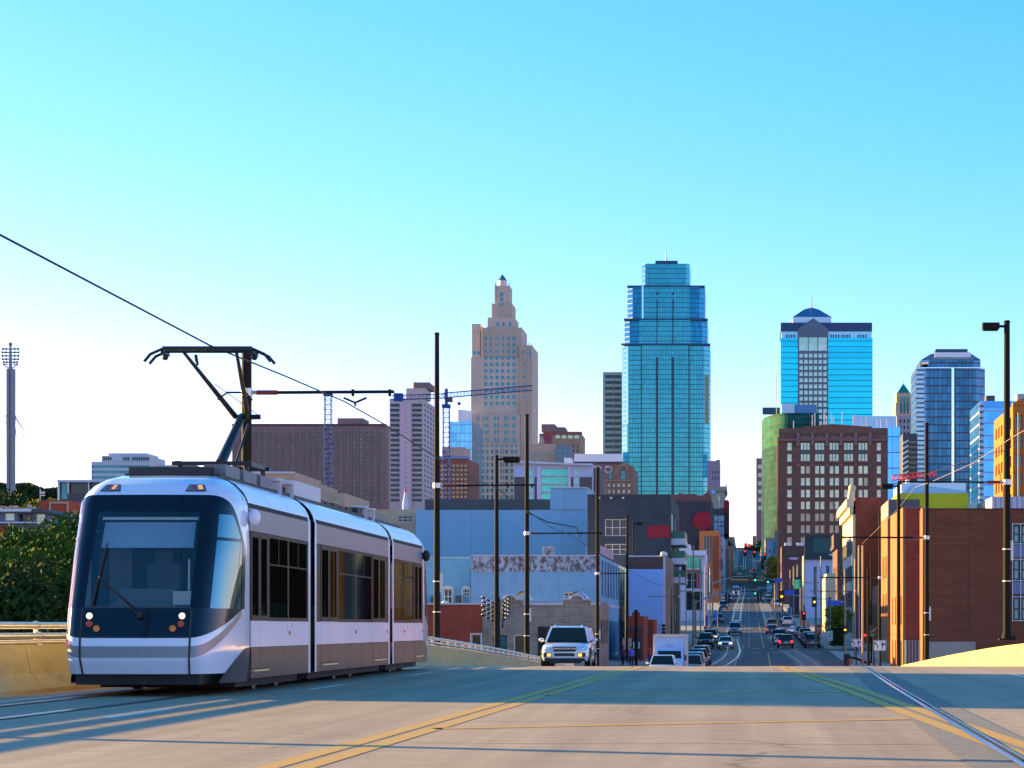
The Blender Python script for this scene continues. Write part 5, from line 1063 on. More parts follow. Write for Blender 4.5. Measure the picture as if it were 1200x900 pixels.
B.pbox('mural_box', 1056, 1132, 566, 577.9, .5, 14, mat('mural_ice_blue', (.55, .80, .86), .6)); b = MB(); b.prism([(B.u(1058), B.v(577.8)), (B.u(1131.5), B.v(577.8)), (B.u(1131.5), B.v(575)), (B.u(1090), B.v(569.5)), (B.u(1070), B.v(568))], .3, .48); B.part('mural_hill', b, mat('mural_blue', (.25, .52, .75), .6))
B.pbox('roof_vent', 1062, 1066, 562, 565.9, 4, 6, M_fr_white)
B = Bld('white_roof_block', 'low cyan white roof block right of the lime box', 'building', 1135.5, 1162, 589, 262, 18, mat('block_cyan_white', (.50, .66, .72), .6)); B.finish(.3)
B = Bld('corrugated_shed', 'white corrugated roof plant on the brown wall building', 'building', 1162.5, 1232, 582, 240, 16, grid_mat('corrugated', (.58, .56, .62), (.36, .35, .42), .6, 40, .3, .001, .5, .1, .05)); B.finish(.2)
B = Bld('orange_warehouse', 'bright orange brick warehouse at the right edge of the picture', 'building', 1187, 1260, 475, 520, 40, brick_mat('brick_bright_orange', (.55, .17, .03), (.46, .14, .03), (.5, .25, .1), 1, .8, .3, dirt=.1), zb=6)
B.grid('front', B.u(1188), B.u(1258), 12, B.v(596), B.v(483), 5, .42, .68, 'tealf', .5); B.grid('left', 2, 38, 6, B.v(596), B.v(483), 5, .5, .6, 'tealf', .5); B.finish(.6)
b = MB(); b.add([(B.u(1187), -.3, B.v(475)), (B.u(1260), -.3, B.v(475)), (B.u(1260), -.3, B.v(440)), (B.u(1200), -.3, B.v(466)), (B.u(1187), -.3, B.v(472))], [(0, 1, 2, 3, 4)]); b.prism([(B.u(1187), B.v(475)), (B.u(1260), B.v(475)), (B.u(1260), B.v(440)), (B.u(1200), B.v(466)), (B.u(1187), B.v(472))], -.25, 3); B.part('gable_parapet', b, B.m); B.part('downpipe', MB().tube([(B.u(1193.5), -.4, 0), (B.u(1193.5), -.4, B.v(484))], .3, 8), M_tanst)
M_gb = grid_mat('glass_bright_blue', (.07, .36, .78), (.42, .50, .60), 2.8, 5.0, .04, .14, .12, .85, .25)
B = Bld('blue_glass_office', 'blue glass office with white floor lines behind the tall lamp pole', 'high rise', 1148.5, 1215, 470, 880, 40, M_gb, zb=14)
B.finish(.5); B.part('white_corner', MB().box(B.u(1147.5), B.u(1152.5), -.6, -.02, 0, B.v(472)), grid_mat('corner_white_bands', (.55, .60, .62), (.12, .2, .3), 50, 2.4, .001, .4, .4, .1, .05)); B.pbox('roof_unit', 1156, 1166, 463.5, 469.8, 5, 14, M_dkroof); B.pbox('roof_unit', 1192, 1204, 461.5, 469.8, 5, 14, M_grw); B.pbox('top_band', 1153, 1215, 470.5, 478, -.4, -.02, mat('band_blue', (.06, .28, .62), .2, .7))
M_nv = grid_mat('glass_navy', (.03, .13, .23), (.06, .06, .09), 2.2, 4.0, .12, .18, .15, .85, .3)
B = Shell('navy_tower', 'dark navy glass tower with chamfered roof and blank white roof board', 'skyscraper', 1073, 1155.5, 431, 1100, 42, M_nv, zb=24)
chamfer(B, 1074, 1155.5, 431, None, 0, 42, 5, M_nv, 'shaft'); chamfer(B, 1079, 1150, 421.5, 430.9, 3, 38, 4, M_nv, 'upper_tier')
b = MB(); b.rings([[(B.u(1080, 4), 4, B.v(421.4, 4)), (B.u(1149, 4), 4, B.v(421.4, 4)), (B.u(1149, 4), 36, B.v(421.4, 4)), (B.u(1080, 4), 36, B.v(421.4, 4))], [(B.u(1092, 4), 10, B.v(413, 4)), (B.u(1140, 4), 10, B.v(413, 4)), (B.u(1140, 4), 30, B.v(413, 4)), (B.u(1092, 4), 30, B.v(413, 4))]]); B.part('sloped_roof', b, mat('roof_slate', (.16, .22, .28), .5, .3))
B.pbox('roof_unit', 1096.5, 1134, 409, 413, 12, 26, M_band); B.part('white_board', MB().box(B.u(1096), B.u(1138.5), 3.2, 3.9, B.v(418.5, 3), B.v(412.8, 3)), mat('board_white', (.85, .86, .88), .6)); B.pbox('white_line', 1079, 1155, 430.5, 431.3, -.3, -.02, M_chr)
B.part('bright_strip', MB().box(B.u(1115), B.u(1118), -.6, -.02, 0, B.v(431)), M_chr); B.part('bright_strip', MB().box(B.u(1074), B.u(1087), .9, 1.2, 0, B.v(432)), grid_mat('edge_bands', (.32, .50, .58), (.06, .14, .22), 40, 2.4, .001, .35, .2, .6, .1)); B.part('dark_rib', MB().box(B.u(1118.2), B.u(1120), -.5, -.02, 0, B.v(431)), M_band); B.part('roof_stub', MB().box(B.u(1078.5, 3), B.u(1080, 3), 3, 6, B.v(431), B.v(425)), M_dkroof)
B = Bld('deco_spire_tower', 'slim cream art deco tower with green pyramid roof', 'skyscraper', 1051, 1072.5, 487, 1250, 30, mat('deco_grey', (.42, .38, .40), .8), zb=30); B.grid('front', B.u(1053), B.u(1071), 4, B.v(590), B.v(490), 14, .4, .6, 'dark', .4); B.finish(.5)
M_cr = mat('deco_cream', (.62, .47, .28), .8, var=.1, vscale=.1); B.pbox('tier', 1049.5, 1069.5, 472, 486.9, 3, 20, M_cr); B.pbox('tier', 1050.5, 1067.5, 460.5, 471.9, 5, 18, M_cr); b = MB()
for i in range(3): b.box(B.u(1055 + i * 4, 2.8), B.u(1057 + i * 4, 2.8), 2.7, 2.98, B.v(484), B.v(464))
B.part('window', b, M_gl_teal)
b = MB(); z0, z1 = B.v(460.4, 5), B.v(449, 5); xa, xb, xm = B.u(1051.5, 5), B.u(1066.5, 5), B.u(1059.5, 5); b.rings([[(xa, 5, z0), (xb, 5, z0), (xb, 18, z0), (xa, 18, z0)], [(xm - .4, 11, z1), (xm + .4, 11, z1), (xm + .4, 12, z1), (xm - .4, 12, z1)]]); b.tube([(xm, 11.5, z1), (xm, 11.5, z1 + 2)], .2, 5); B.part('pyramid_roof', b, mat('copper_green', (.02, .26, .18), .5, .2))
B = Bld('striped_office', 'dark office with white sloping sunshade stripes beside the navy tower', 'building', 1058, 1075, 508, 900, 25, mat('office_dark', (.06, .06, .07), .6), zb=14); B.finish(.5); b = MB()
for k in range(12): b.add([(B.u(1058), -.6, B.v(521 + k * 6)), (B.u(1064.5), -.6, B.v(517.5 + k * 6)), (B.u(1064.5), -.6, B.v(515 + k * 6)), (B.u(1058), -.6, B.v(518.5 + k * 6)), (B.u(1058), -.02, B.v(521 + k * 6)), (B.u(1064.5), -.02, B.v(517.5 + k * 6)), (B.u(1064.5), -.02, B.v(515 + k * 6)), (B.u(1058), -.02, B.v(518.5 + k * 6))], [(0, 1, 2, 3), (7, 6, 5, 4), (0, 4, 5, 1), (3, 2, 6, 7), (0, 3, 7, 4), (1, 5, 6, 2)])
B.part('sunshade', b, M_fr_white); b = MB(); [b.box(B.u(1065.5), B.u(1074), -.3, -.02, B.v(519 + k * 6), B.v(517 + k * 6)) for k in range(11)]; B.part('amber_band', b, mat('band_tan', (.38, .2, .1), .6))
# cyan skyscraper with pyramid
M_cy = grid_mat('glass_cyan', (.015, .50, .60), (.01, .34, .46), 40, 3.4, .001, .16, .12, .9, .1); M_cd = mat('granite_slate', (.12, .17, .24), .6); M_nav = mat('navy_crown', (.012, .055, .15), .4, .2)
B = Shell('cyan_skyscraper', 'bright cyan glass skyscraper with slate centre and pyramid roof', 'skyscraper', 915, 1022.5, 396, 1300, 45, M_cy, zb=34)
MB().box(-B.w / 2, B.w / 2, 0, 45, 0, B.v(396)).build('shaft', M_cy, B.t); B.pbox('frieze', 916, 1021.5, 388.5, 395.9, .5, 40, mat('frieze_ice', (.32, .70, .86), .3, .4)); B.pbox('navy_crown', 915, 1022, 378, 388.4, .2, 44, M_nav)
b = MB()
for x in (921, 924, 927, 930, 973, 976, 979, 982, 986, 989, 992, 995, 1005, 1008, 1011, 1014): b.box(B.u(x), B.u(x + 1.6), .2, .49, B.v(395.5), B.v(392))
B.part('frieze_slot', b, M_band)
B.part('slate_centre', MB().box(B.u(935), B.u(970.5), -1.2, -.02, 0, B.v(388)), M_cd)
for i in range(3): child('window', win_mesh(10.2 / F * 1300, 15.5 / F * 1300, 'sky', -.06), B.t, (B.u(941.5 + i * 11.2), -1.2, B.v(403.6)))
for i in range(6):
    for j in range(13): child('window', win_mesh(4.0 / F * 1300, 4.4 / F * 1300, 'sky', -.06), B.t, (B.u(938.8 + i * 5.6), -1.2, B.v(417 + j * 7.2)))
B.pbox('lantern_drum', 929, 974, 371.5, 388, 6, 34, mat('drum_ice', (.55, .72, .82), .4, .3))
b = MB(); b.prism([(B.u(935, -1), B.v(388)), (B.u(970.5, -1), B.v(388)), (B.u(970.5, -1), B.v(386)), (B.u(953, -1), B.v(373)), (B.u(935, -1), B.v(386))], -1.4, 5.9); B.part('gable', b, M_cd)
b = MB(); xa, xb, xm = B.u(929, 6), B.u(974.5, 6), B.u(951.5, 6); z0, z1, z2 = B.v(371.4, 6), B.v(359.5, 6), B.v(357, 6); b.rings([[(xa, 6, z0), (xb, 6, z0), (xb, 34, z0), (xa, 34, z0)], [(xm - 4.5, 17, z1), (xm + 4.5, 17, z1), (xm + 4.5, 23, z1), (xm - 4.5, 23, z1)], [(xm - 1, 19, z2), (xm + 1, 19, z2), (xm + 1, 21, z2), (xm - 1, 21, z2)]]); B.part('pyramid_roof', b, mat('roof_steel_blue', (.05, .17, .30), .35, .5)); b = MB(); b.tube([(xm, 20, z2), (xm, 20, B.v(351)), (xm, 20, B.v(338))], [.9, .5, .15], 6); B.part('mast', b, M_fr_white)
M_gg = grid_mat('glass_green_dark', (.006, .075, .09), (.02, .05, .06), 2.6, 3.6, .1, .2, .75, .0, .45, .8); M_gl = grid_mat('glass_green_light', (.012, .13, .11), (.06, .12, .10), 3.5, 3.6, .06, .22, .75, .0, .45, .8)
B = Shell('curved_green_office', 'curved green glass office left of the brown brick block', 'high rise', 893.5, 960, 500, 1250, 70, M_gg, zb=33)
n = 14; arc = [(-B.w / 2 + B.w * .5 * (1 - math.cos(math.pi / 2 * k / n)), 50 - 50 * math.sin(math.pi / 2 * k / n)) for k in range(n + 1)]; pl = arc + [(B.w / 2, 0), (B.w / 2, 70), (-B.w / 2, 70)]
b = MB(); b.plan(pl, 0, B.v(521)); b.build('lower_glazing', M_gg, B.t); b = MB(); b.plan(pl, B.v(521) + .002, B.v(484)); b.build('upper_glazing', M_gl, B.t); B.pbox('roof_unit', 916, 931, 473, 483.9, 4, 18, mat('drum_ice', (.55, .72, .82), .4, .3)); B.pbox('roof_unit', 893.6, 914, 477.5, 483.9, 26, 36, M_nav); B.pbox('roof_unit', 931.1, 957, 474, 483.9, 8, 18, mat('unit_blue', (.10, .28, .52), .4)); b = MB(); b.tube([(B.u(910, 20), 20, B.h), (B.u(910, 20), 20, B.v(436, 20))], .25, 6); b.tube([(B.u(901, 30), 30, B.h), (B.u(901, 30), 30, B.v(474, 30))], .2, 6); B.part('mast', b, M_fr_white)
B = Bld('slim_brick_tower', 'slim far brown tower at the right edge of the street gap', 'high rise', 886.3, 894.5, 537, 2200, 40, mat('far_brick_mauve', (.22, .13, .15), .8), zb=57); B.pgrid(887.5, 894, 1, 542, 600, 6, fu=.8, fv=.5, style='warm', rec=.3); B.finish(.5)
B = Bld('blue_glass_slab', 'sky blue glass slab with blank pale board rising behind the brown brick block', 'high rise', 1000, 1055, 500, 850, 30, grid_mat('glass_slab_blue', (.10, .42, .82), (.12, .26, .50), 6, 6.2, .03, .07, .1, .85, .15), zb=14); B.finish(.4); B.pbox('blank_board', 1002, 1050.5, 487.5, 499.8, 1, 3, mat('board_ice', (.55, .85, .95), .6))
# brown brick block with stone trim
M_bb = bm('brick_dark_brown', (.15, .095, .068), .15); M_btrim = mat('trim_pinkish_stone', (.20, .14, .135), .8)
B = Bld('brown_brick_block', 'dark brown eleven storey brick block with pale windows and stone trimmed top', 'building', 912.5, 1040.5, 508, 600, 34, M_bb, zb=8)
cols = [(922.5, 928)] + [c for x in (938.5, 955.3, 972.3, 989.3, 1006.2) for c in ((x, x + 4.6), (x + 6.2, x + 10.8))] + [(1027.5, 1032.5)]
random.seed(5)
for j in range(11):
    y0 = 546 + (j - 2) * 13.9 if j > 1 else (518.8, 532)[j]
    for ci, (a, c) in enumerate(cols):
        if j < 2 and 0 < ci < 11:
            if ci % 2: 
                x = a
                for k in range(3): B.win('front', B.u(x + k * 3.7), B.u(x + k * 3.7 + 3.0), B.v(y0 + 8.2), B.v(y0), 'sashp', .35)
            continue
        B.win('front', B.u(a), B.u(c), B.v(y0 + 9), B.v(y0), 'sash' if (j > 5 or random.random() < .1) else 'sashp', .35)
B.grid('left', 2, 32, 5, B.v(660), B.v(518), 11, .4, .6, 'sash', .3); B.finish(.4)
b = MB(); b.prism([(B.u(912.5), B.h - .01), (B.u(1040.5), B.h - .01), (B.u(1040.5), B.v(501.5)), (B.u(1022), B.v(501.5)), (B.u(1022), B.v(500)), (B.u(1011), B.v(499.5)), (B.u(976), B.v(496.8)), (B.u(942), B.v(499.7)), (B.u(942), B.v(500.8)), (B.u(931), B.v(502)), (B.u(912.5), B.v(502.4))], -.15, .5); B.part('parapet', b, M_bb)
b = MB(); b.box(B.u(912), B.u(1041), -.7, -.16, B.v(516.8), B.v(514.5)); b.box(B.u(912.3), B.u(1040.7), -.4, -.16, B.v(542), B.v(541))
for i in range(6): x = 935 + i * 16.9; b.box(B.u(x - 2), B.u(x + 2), -.75, -.17, B.v(522.5), B.v(517)); b.box(B.u(x - 1.9), B.u(x + 1.9), -.8, -.17, B.v(514.4), B.v(507.3)); b.box(B.u(x - 2.4), B.u(x + 2.4), -.4, -.17, B.v(546.6), B.v(544)); b.box(B.u(x - .8), B.u(x + .8), -.45, -.17, B.v(547.6), B.v(542.5))
for i in range(5): x = 943.9 + i * 16.95; b.tube([(B.u(x) + (B.u(x + 6.4) - B.u(x)) * math.cos(math.pi * k / 10), -.5, B.v(515.5) + .55 * math.sin(math.pi * k / 10)) for k in range(11)], .42, 6)
B.part('stone_trim', b, M_btrim); b = MB(); [b.box(B.u(938.4 + i * 16.95), B.u(949.6 + i * 16.95), -.06, -.004, B.v(531.4), B.v(528)) for i in range(5)]; B.part('green_spandrel', b, mat('spandrel_green', (.05, .12, .12), .5))
b = MB(); random.seed(2)
for x, y0 in ((930, 493), (952, 486), (955, 484), (966, 483), (969, 487), (974.5, 485), (977, 488), (987, 482), (1000, 486), (1015.5, 489), (1028, 491), (1032.5, 491), (1039.5, 490.5), (1001.5, 486), (1010, 494)): b.box(B.u(x - .6, 5), B.u(x + .6, 5), 5, 5.3, B.v(503), B.v(y0, 5))
B.part('antenna_panel', b, M_fr_white)
B.part('sunlit_edge', MB().box(-B.w / 2 - .4, -B.w / 2 - .003, -.1, 1.5, 0, B.v(512)), mat('brick_sunlit_orange', (.42, .13, .07), .8))  # sunlight on the corner, painted as a thin orange edge
# nearer right side blocks
B = Bld('green_sign_building', 'white walled building under a blank dark green billboard', 'building', 943.5, 981, 652, 420, 30, mat('wall_pale_lilac', (.52, .54, .72), .7))
B.win('front', B.u(953.5), B.u(957), B.v(697), B.v(664), 'tealf', .25); B.win('front', B.u(968), B.u(972), B.v(680), B.v(663), 'tealf', .25); B.grid('left', 3, 27, 4, 2, 11, 2, .4, .6, 'tealf'); B.finish(.4)
B.part('cream_flank', MB().box(-B.w / 2 - .35, -B.w / 2 - .003, -.2, 12, 0, B.h + .2), mat('flank_cream', (.66, .52, .30), .7)); B.part('billboard', MB().box(B.u(942.8), B.u(979), -.6, .6, B.h - .6, B.v(627)), mat('billboard_black_green', (.012, .04, .045), .6)); B.part('billboard_face', MB().box(B.u(953), B.u(978), -.66, -.605, B.v(648), B.v(631)), mat('billboard_green', (.015, .085, .08), .5))
B.part('white_lettering_box', MB().box(B.u(971.5), B.u(976.5), -.7, -.61, B.v(651), B.v(649.3)), M_fr_white)
B = Bld('brown_sign_building', 'brown fronted building with a faded sign panel and white oval', 'building', 916, 943, 639.5, 530, 30, mat('front_maroon_brown', (.10, .045, .045), .7), zb=4); B.grid('left', 3, 37, 5, 2, 18, 4, .5, .6, 'tealf'); B.finish(.4); B.pbox('sign_panel', 919, 936, 644.5, 651, -.3, -.02, mat('panel_olive', (.06, .05, .03), .5)); b = MB(); b.sphere((B.u(930), -.3, B.v(654.5)), 1.25, 16, 6, 0, (1, .08, .26)); B.part('oval', b, mat('oval_lilac', (.40, .45, .62), .5)); b = MB(); [b.box(B.u(a, 4), B.u(a + 8, 4), 4, 8, B.h, B.h + .9) for a in (919.5, 934)]; B.part('roof_unit', b, M_fr_white)
B = Bld('brown_block', 'narrow brown block right of the green billboard', 'building', 981.2, 1003, 643, 360, 20, mat('block_brown', (.10, .055, .045), .8)); B.grid('left', 2, 18, 3, 2, 11, 3, .4, .6, 'darkf'); B.finish(.3); B.part('white_board', MB().box(B.u(985), B.u(994), -.15, -.01, B.v(678), B.v(676)), M_fr_white); B.pbox('upper_box', 977, 1003, 626, 642.8, 4, 18, M_brownf)
B = Bld('cream_kiosk_building', 'small cream sunlit shop in front of the white walled building', 'building', 968.5, 979, 672, 340, 12, mat('cream_paint', (.64, .52, .34), .7)); B.grid('left', 1, 11, 2, 1, 7, 2, .5, .6, 'darkf'); B.win('front', B.u(970), B.u(974), B.v(728), B.v(700), 'tealf'); B.finish(.3); B.part('street_lining', MB().box(-B.w / 2 - .2, -B.w / 2 - .003, 0, 11.8, 0, B.h - .5), mat('lining_cream', (.70, .58, .36), .7))
B = Bld('teal_awning_shop', 'low dark shop with teal windows beneath the brown sign building', 'building', 927, 942, 676, 440, 20, M_dkroof); B.win('front', B.u(931), B.u(940), B.v(690), B.v(679), 'green', .2); B.grid('left', 2, 18, 3, .8, 4.5, 1, .7, .8, 'tealf'); B.finish(.3)
B = Bld('far_shop_front', 'narrow blue white shop front deep in the street on the right', 'building', 899, 914, 634, 940, 50, mat('front_blue_white', (.35, .45, .66), .7), zb=15); B.grid('front', B.u(900), B.u(913), 3, 8, B.h - 3, 4, .5, .6, 'tealf'); B.grid('left', 3, 47, 7, 4, B.h - 2, 4, .5, .6, 'tealf'); B.finish(.4); B.part('teal_screen', MB().box(B.u(908), B.u(912), -1.5, -.5, B.v(660), B.v(622)), mat('screen_teal', (.02, .28, .32), .5)); 
B = Bld('far_brick_pair', 'small far brick building standing at the foot of the slim brown tower', 'building', 882, 890, 628, 2500, 40, mat('far_brick', (.22, .12, .12), .8), zb=57); B.pgrid(882.5, 889.5, 2, 631, 645, 3, fu=.5, fv=.5, style='teal'); B.finish(.4)
for i, (Y, d, hh, c, lb) in enumerate(((745, 150, 15, (.16, .15, .17), 'long grey added shading frontage behind the hanging black sign'), (1000, 110, 18, (.22, .17, .15), 'brown added shading frontage on the left just past the cornice block'), (1215, 130, 16, (.13, .14, .16), 'dark added shading frontage on the left before the crest'), (1445, 190, 15, (.18, .18, .17), 'last added shading frontage on the left at the crest'))):  # frontages added so that their shade darkens the far street
    B = Bld('shade_frontage', lb, 'building', CX - 30 * F / Y, CX - 9.3 * F / Y, CY - (sz(Y) + hh - CAMZ) * F / Y, Y, d, mat('shade_frontage_%d' % i, c, .8), zb=sz(Y) - 1)
    B.grid('right', 4, d - 4, 14, 3, hh - 2, 3, .5, .55, 'teal'); B.finish(.4)
# tiny far buildings lining the street so its ends are closed
random.seed(11)
labs = ['far left mid-grey shopfront past the glass stair tower', 'far left rust coloured shopfront before the street crest', 'far left pale shopfront near the top of the street', 'far right green-grey shopfront past the small tree', 'far right tan shopfront near the top of the street', 'far right dark shopfront at the very end of the street']
for i, (px0, px1, py, Y, d, c) in enumerate(((833, 851, 628, 950, 60, (.2, .22, .26)), (836, 857, 640, 1120, 80, (.24, .13, .1)), (838, 860, 648, 1350, 90, (.4, .38, .36)), (901, 915, 640, 1010, 60, (.13, .17, .18)), (897, 912, 630, 1080, 80, (.34, .27, .2)), (892, 905, 640, 1300, 100, (.12, .12, .14)))):
    B = Bld('far_shopfront', labs[i], 'building', px0, px1, py, Y, d, mat('far_front_%d' % i, c, .8), zb=sz(Y) - 1)
    if i < 3: B.grid('right', 3, d - 3, 9, 4, B.h - 2, 3, .5, .5, 'teal')
    else: B.grid('left', 3, d - 3, 9, 4, B.h - 2, 3, .5, .5, 'teal')
    B.finish(.4)
# ---------------------------------------------------------------- vehicles
M_carglass = mat('car_glass', (.02, .024, .02), .08, .0, spec=.35); M_tyre = mat('tyre', (.015, .015, .016), .85); M_rim = mat('rim_alloy', (.35, .36, .38), .3, .8)
M_blackp = mat('black_plastic', (.02, .02, .022), .6); M_chrome = mat('chrome', (.7, .72, .75), .12, 1); M_hl = mat('car_headlight', (.65, .68, .72), .12, .3, coat=1); M_tl = mat('car_tail_light', (.40, .01, .01), .2, coat=.6)
M_tlon = mat('car_brake_light_lit', (1, .02, .015), .3, emit=1.1); M_hlon = mat('car_headlight_lit', (1, .78, .5), .3, emit=1.0); M_plate = mat('number_plate', (.6, .6, .62), .5)
def paint(n, c, metal=.2): return mat('car_paint_' + n, c, .25, metal, coat=1.0)
PAINTS = {'white': paint('white', (.72, .74, .78), .0), 'silver': paint('silver', (.42, .45, .48), .6), 'black': paint('black', (.012, .013, .016)), 'grey': paint('grey', (.12, .13, .14), .5), 'blue': paint('blue', (.03, .08, .22), .4), 'red': paint('red', (.30, .015, .015)), 'tan': paint('tan', (.36, .27, .20), .4), 'navy': paint('navy', (.015, .025, .06), .4)}
KINDS = {  # length, half width, hood z, belt z, roof z, windscreen base/top, rear top/base, rear deck z, wheel radius
 'sedan': dict(L=4.75, w=.90, hz=.92, bz=.98, rz=1.45, a=1.25, b=2.0, c=3.45, d=4.25, dz=1.02, wr=.33),
 'suv': dict(L=4.75, w=.95, hz=1.08, bz=1.15, rz=1.76, a=1.25, b=1.85, c=4.30, d=4.60, dz=1.15, wr=.38),
 'hatch': dict(L=4.2, w=.88, hz=.95, bz=1.0, rz=1.5, a=1.05, b=1.75, c=3.55, d=4.05, dz=1.02, wr=.32),
 'pickup': dict(L=5.7, w=.98, hz=1.15, bz=1.22, rz=1.88, a=1.45, b=2.05, c=3.35, d=3.55, dz=1.22, wr=.40),
 'minivan': dict(L=5.0, w=.98, hz=1.05, bz=1.12, rz=1.78, a=.95, b=1.9, c=4.55, d=4.85, dz=1.12, wr=.35)}
def car_proto(kind, colour, lit, name, label, cat, rear_lit=False, detail=False):
    k = KINDS[kind]; L, w, P = k['L'], k['w'], PAINTS[colour]; t = thing(name, label, cat)
    def sec(y, zl, zt, ww): return [(-ww * .93, y, zl), (-ww, y, zl + .16), (-ww * 1.0, y, (zl + zt) * .52), (-ww * .97, y, zt - .10), (-ww * .90, y, zt - .02), (-ww * .5, y, zt + .01), (ww * .5, y, zt + .01), (ww * .90, y, zt - .02), (ww * .97, y, zt - .10), (ww, y, (zl + zt) * .52), (ww, y, zl + .16), (ww * .93, y, zl)]
    g = .22 + (k['rz'] - 1.4) * .3
    st = [(0, g + .18, k['hz'] - .30, w * .80), (.07, g + .05, k['hz'] - .20, w * .90), (.35, g, k['hz'] - .08, w * .98), (k['a'] - .1, g, k['hz'], w), (k['a'] + .4, g, k['bz'], w), (k['c'], g, k['bz'], w), (min(k['d'] + .05, L - .12), g, k['dz'], w * .98), (L - .08, g + .05, k['dz'] - .04, w * .93), (L, g + .15, k['dz'] - .14, w * .86)]
    b = MB(); b.rings([sec(*s) for s in st]); b.build('body', P, t, True)
    zb = k['bz'] - .02; zr = k['rz'] - .035; wb, wt = w * .90, w * .72
    b = MB(); b.rings([[(-wb, k['a'], zb), (wb, k['a'], zb), (wb, k['d'], zb), (-wb, k['d'], zb)], [(-wt, k['b'], zr), (wt, k['b'], zr), (wt, k['c'], zr), (-wt, k['c'], zr)]]); b.build('window_glass', M_carglass, t)
    b = MB(); b.rings([[(-wt * 1.03, k['b'] - .06, zr - .03), (wt * 1.03, k['b'] - .06, zr - .03), (wt * 1.03, k['c'] + .04, zr - .03), (-wt * 1.03, k['c'] + .04, zr - .03)], [(-wt, k['b'] + .02, zr + .02), (wt, k['b'] + .02, zr + .02), (wt, k['c'], zr + .02), (-wt, k['c'], zr + .02)], [(-wt * .8, k['b'] + .2, zr + .05), (wt * .8, k['b'] + .2, zr + .05), (wt * .8, k['c'] - .2, zr + .05), (-wt * .8, k['c'] - .2, zr + .05)]]); b.build('roof', P, t, True)
    b = MB()
    for s in (-1, 1):
        b.tube([(s * wb, k['a'], zb), (s * wt, k['b'], zr)], .045, 6); b.tube([(s * wb, k['d'], zb), (s * wt, k['c'], zr)], .06, 6)
        for f in ((.45,) if kind in ('sedan', 'hatch', 'pickup') else (.4, .75)): y = k['b'] + (k['c'] - k['b']) * f; b.tube([(s * wb, y, zb), (s * wt, y, zr)], .035, 6)
    b.build('pillar', P, t)
    if kind in ('suv', 'minivan'):
        for s in (-1, 1): MB().tube([(s * wt * .88, k['b'] + .3, zr + .09), (s * wt * .88, k['c'] - .3, zr + .09)], .022, 6).box(*sorted((s * wt * .86, s * wt * .9)), k['b'] + .4, k['b'] + .5, zr, zr + .09).box(*sorted((s * wt * .86, s * wt * .9)), k['c'] - .5, k['c'] - .4, zr, zr + .09).build('roof_rack', M_blackp, t)
    if kind == 'pickup': MB().box(-w * .82, w * .82, k['d'] + .12, L - .14, k['dz'] - .0, k['dz'] + .02).build('cargo_bed', M_blackp, t)
    for s in (-1, 1):
        for y in (.16 * L + .12, L - .2 * L):
            o = MB().disc((s * (w - .20) if s < 0 else s * (w - .20), y, k['wr']), k['wr'], 'x', .225 * s, 18).build('wheel', M_tyre, t, True); MB().disc((s * (w + .026), y, k['wr']), k['wr'] * .62, 'x', .006 * s, 14).build('rim', M_rim, o)
        z = k['hz'] - .27
        b = MB(); b.rings([[(s * w * x, y - .055, zz) for x, y, zz in ((.50, .035, z - .06), (.88, .10, z - .04), (.93, .26, z + .08), (.55, .09, z + .09))], [(s * w * x, y + .12, zz) for x, y, zz in ((.50, .035, z - .06), (.88, .10, z - .04), (.93, .26, z + .08), (.55, .09, z + .09))]]); b.build('headlight', M_hlon if lit else M_hl, t)
        z = k['dz'] - .22; hh = .10 if kind in ('sedan', 'hatch') else .17
        MB().box(*sorted((s * w * .66, s * w * .92)), L - .07, L + .012, z - hh, z + hh * .6).build('tail_light', M_tlon if rear_lit else M_tl, t)
        b = MB(); b.sphere((s * (w + .12), k['a'] + .45, k['bz'] + .06), .11, 8, 5, 0, (1, .6, .8)); b.build('side_mirror', P, t, True)
        MB().tube([(s * (w - .08), k['a'] + .47, k['bz'] - .02), (s * (w + .06), k['a'] + .47, k['bz'] + .03)], .03, 5).build('mirror_arm', M_blackp, t)
        b = MB()
        for y in (k['b'] - .25, (k['b'] + k['c']) / 2): b.box(*sorted((s * (w + .001), s * (w + .006))), y, y + .012, g + .1, k['bz'] - .08)
        b.build('door_seam', M_blackp, t)
    z = k['hz'] - .27
    MB().box(-w * .46, w * .46, -.03, .12, z - .10, z + .07).build('grille', M_blackp, t)
    MB().box(-w * .42, w * .42, -.02, .08, g + .20, g + .31).build('lower_grille', M_blackp, t)
    MB().box(-w * .84, w * .84, .02, .16, g - .0, g + .12).build('bumper', M_blackp, t); MB().box(-w * .84, w * .84, L - .12, L + .02, g + .04, g + .16).build('bumper', M_blackp, t)
    MB().box(-.16, .16, L + .0, L + .02, k['dz'] - .42, k['dz'] - .27).build('number_plate', M_plate, t)
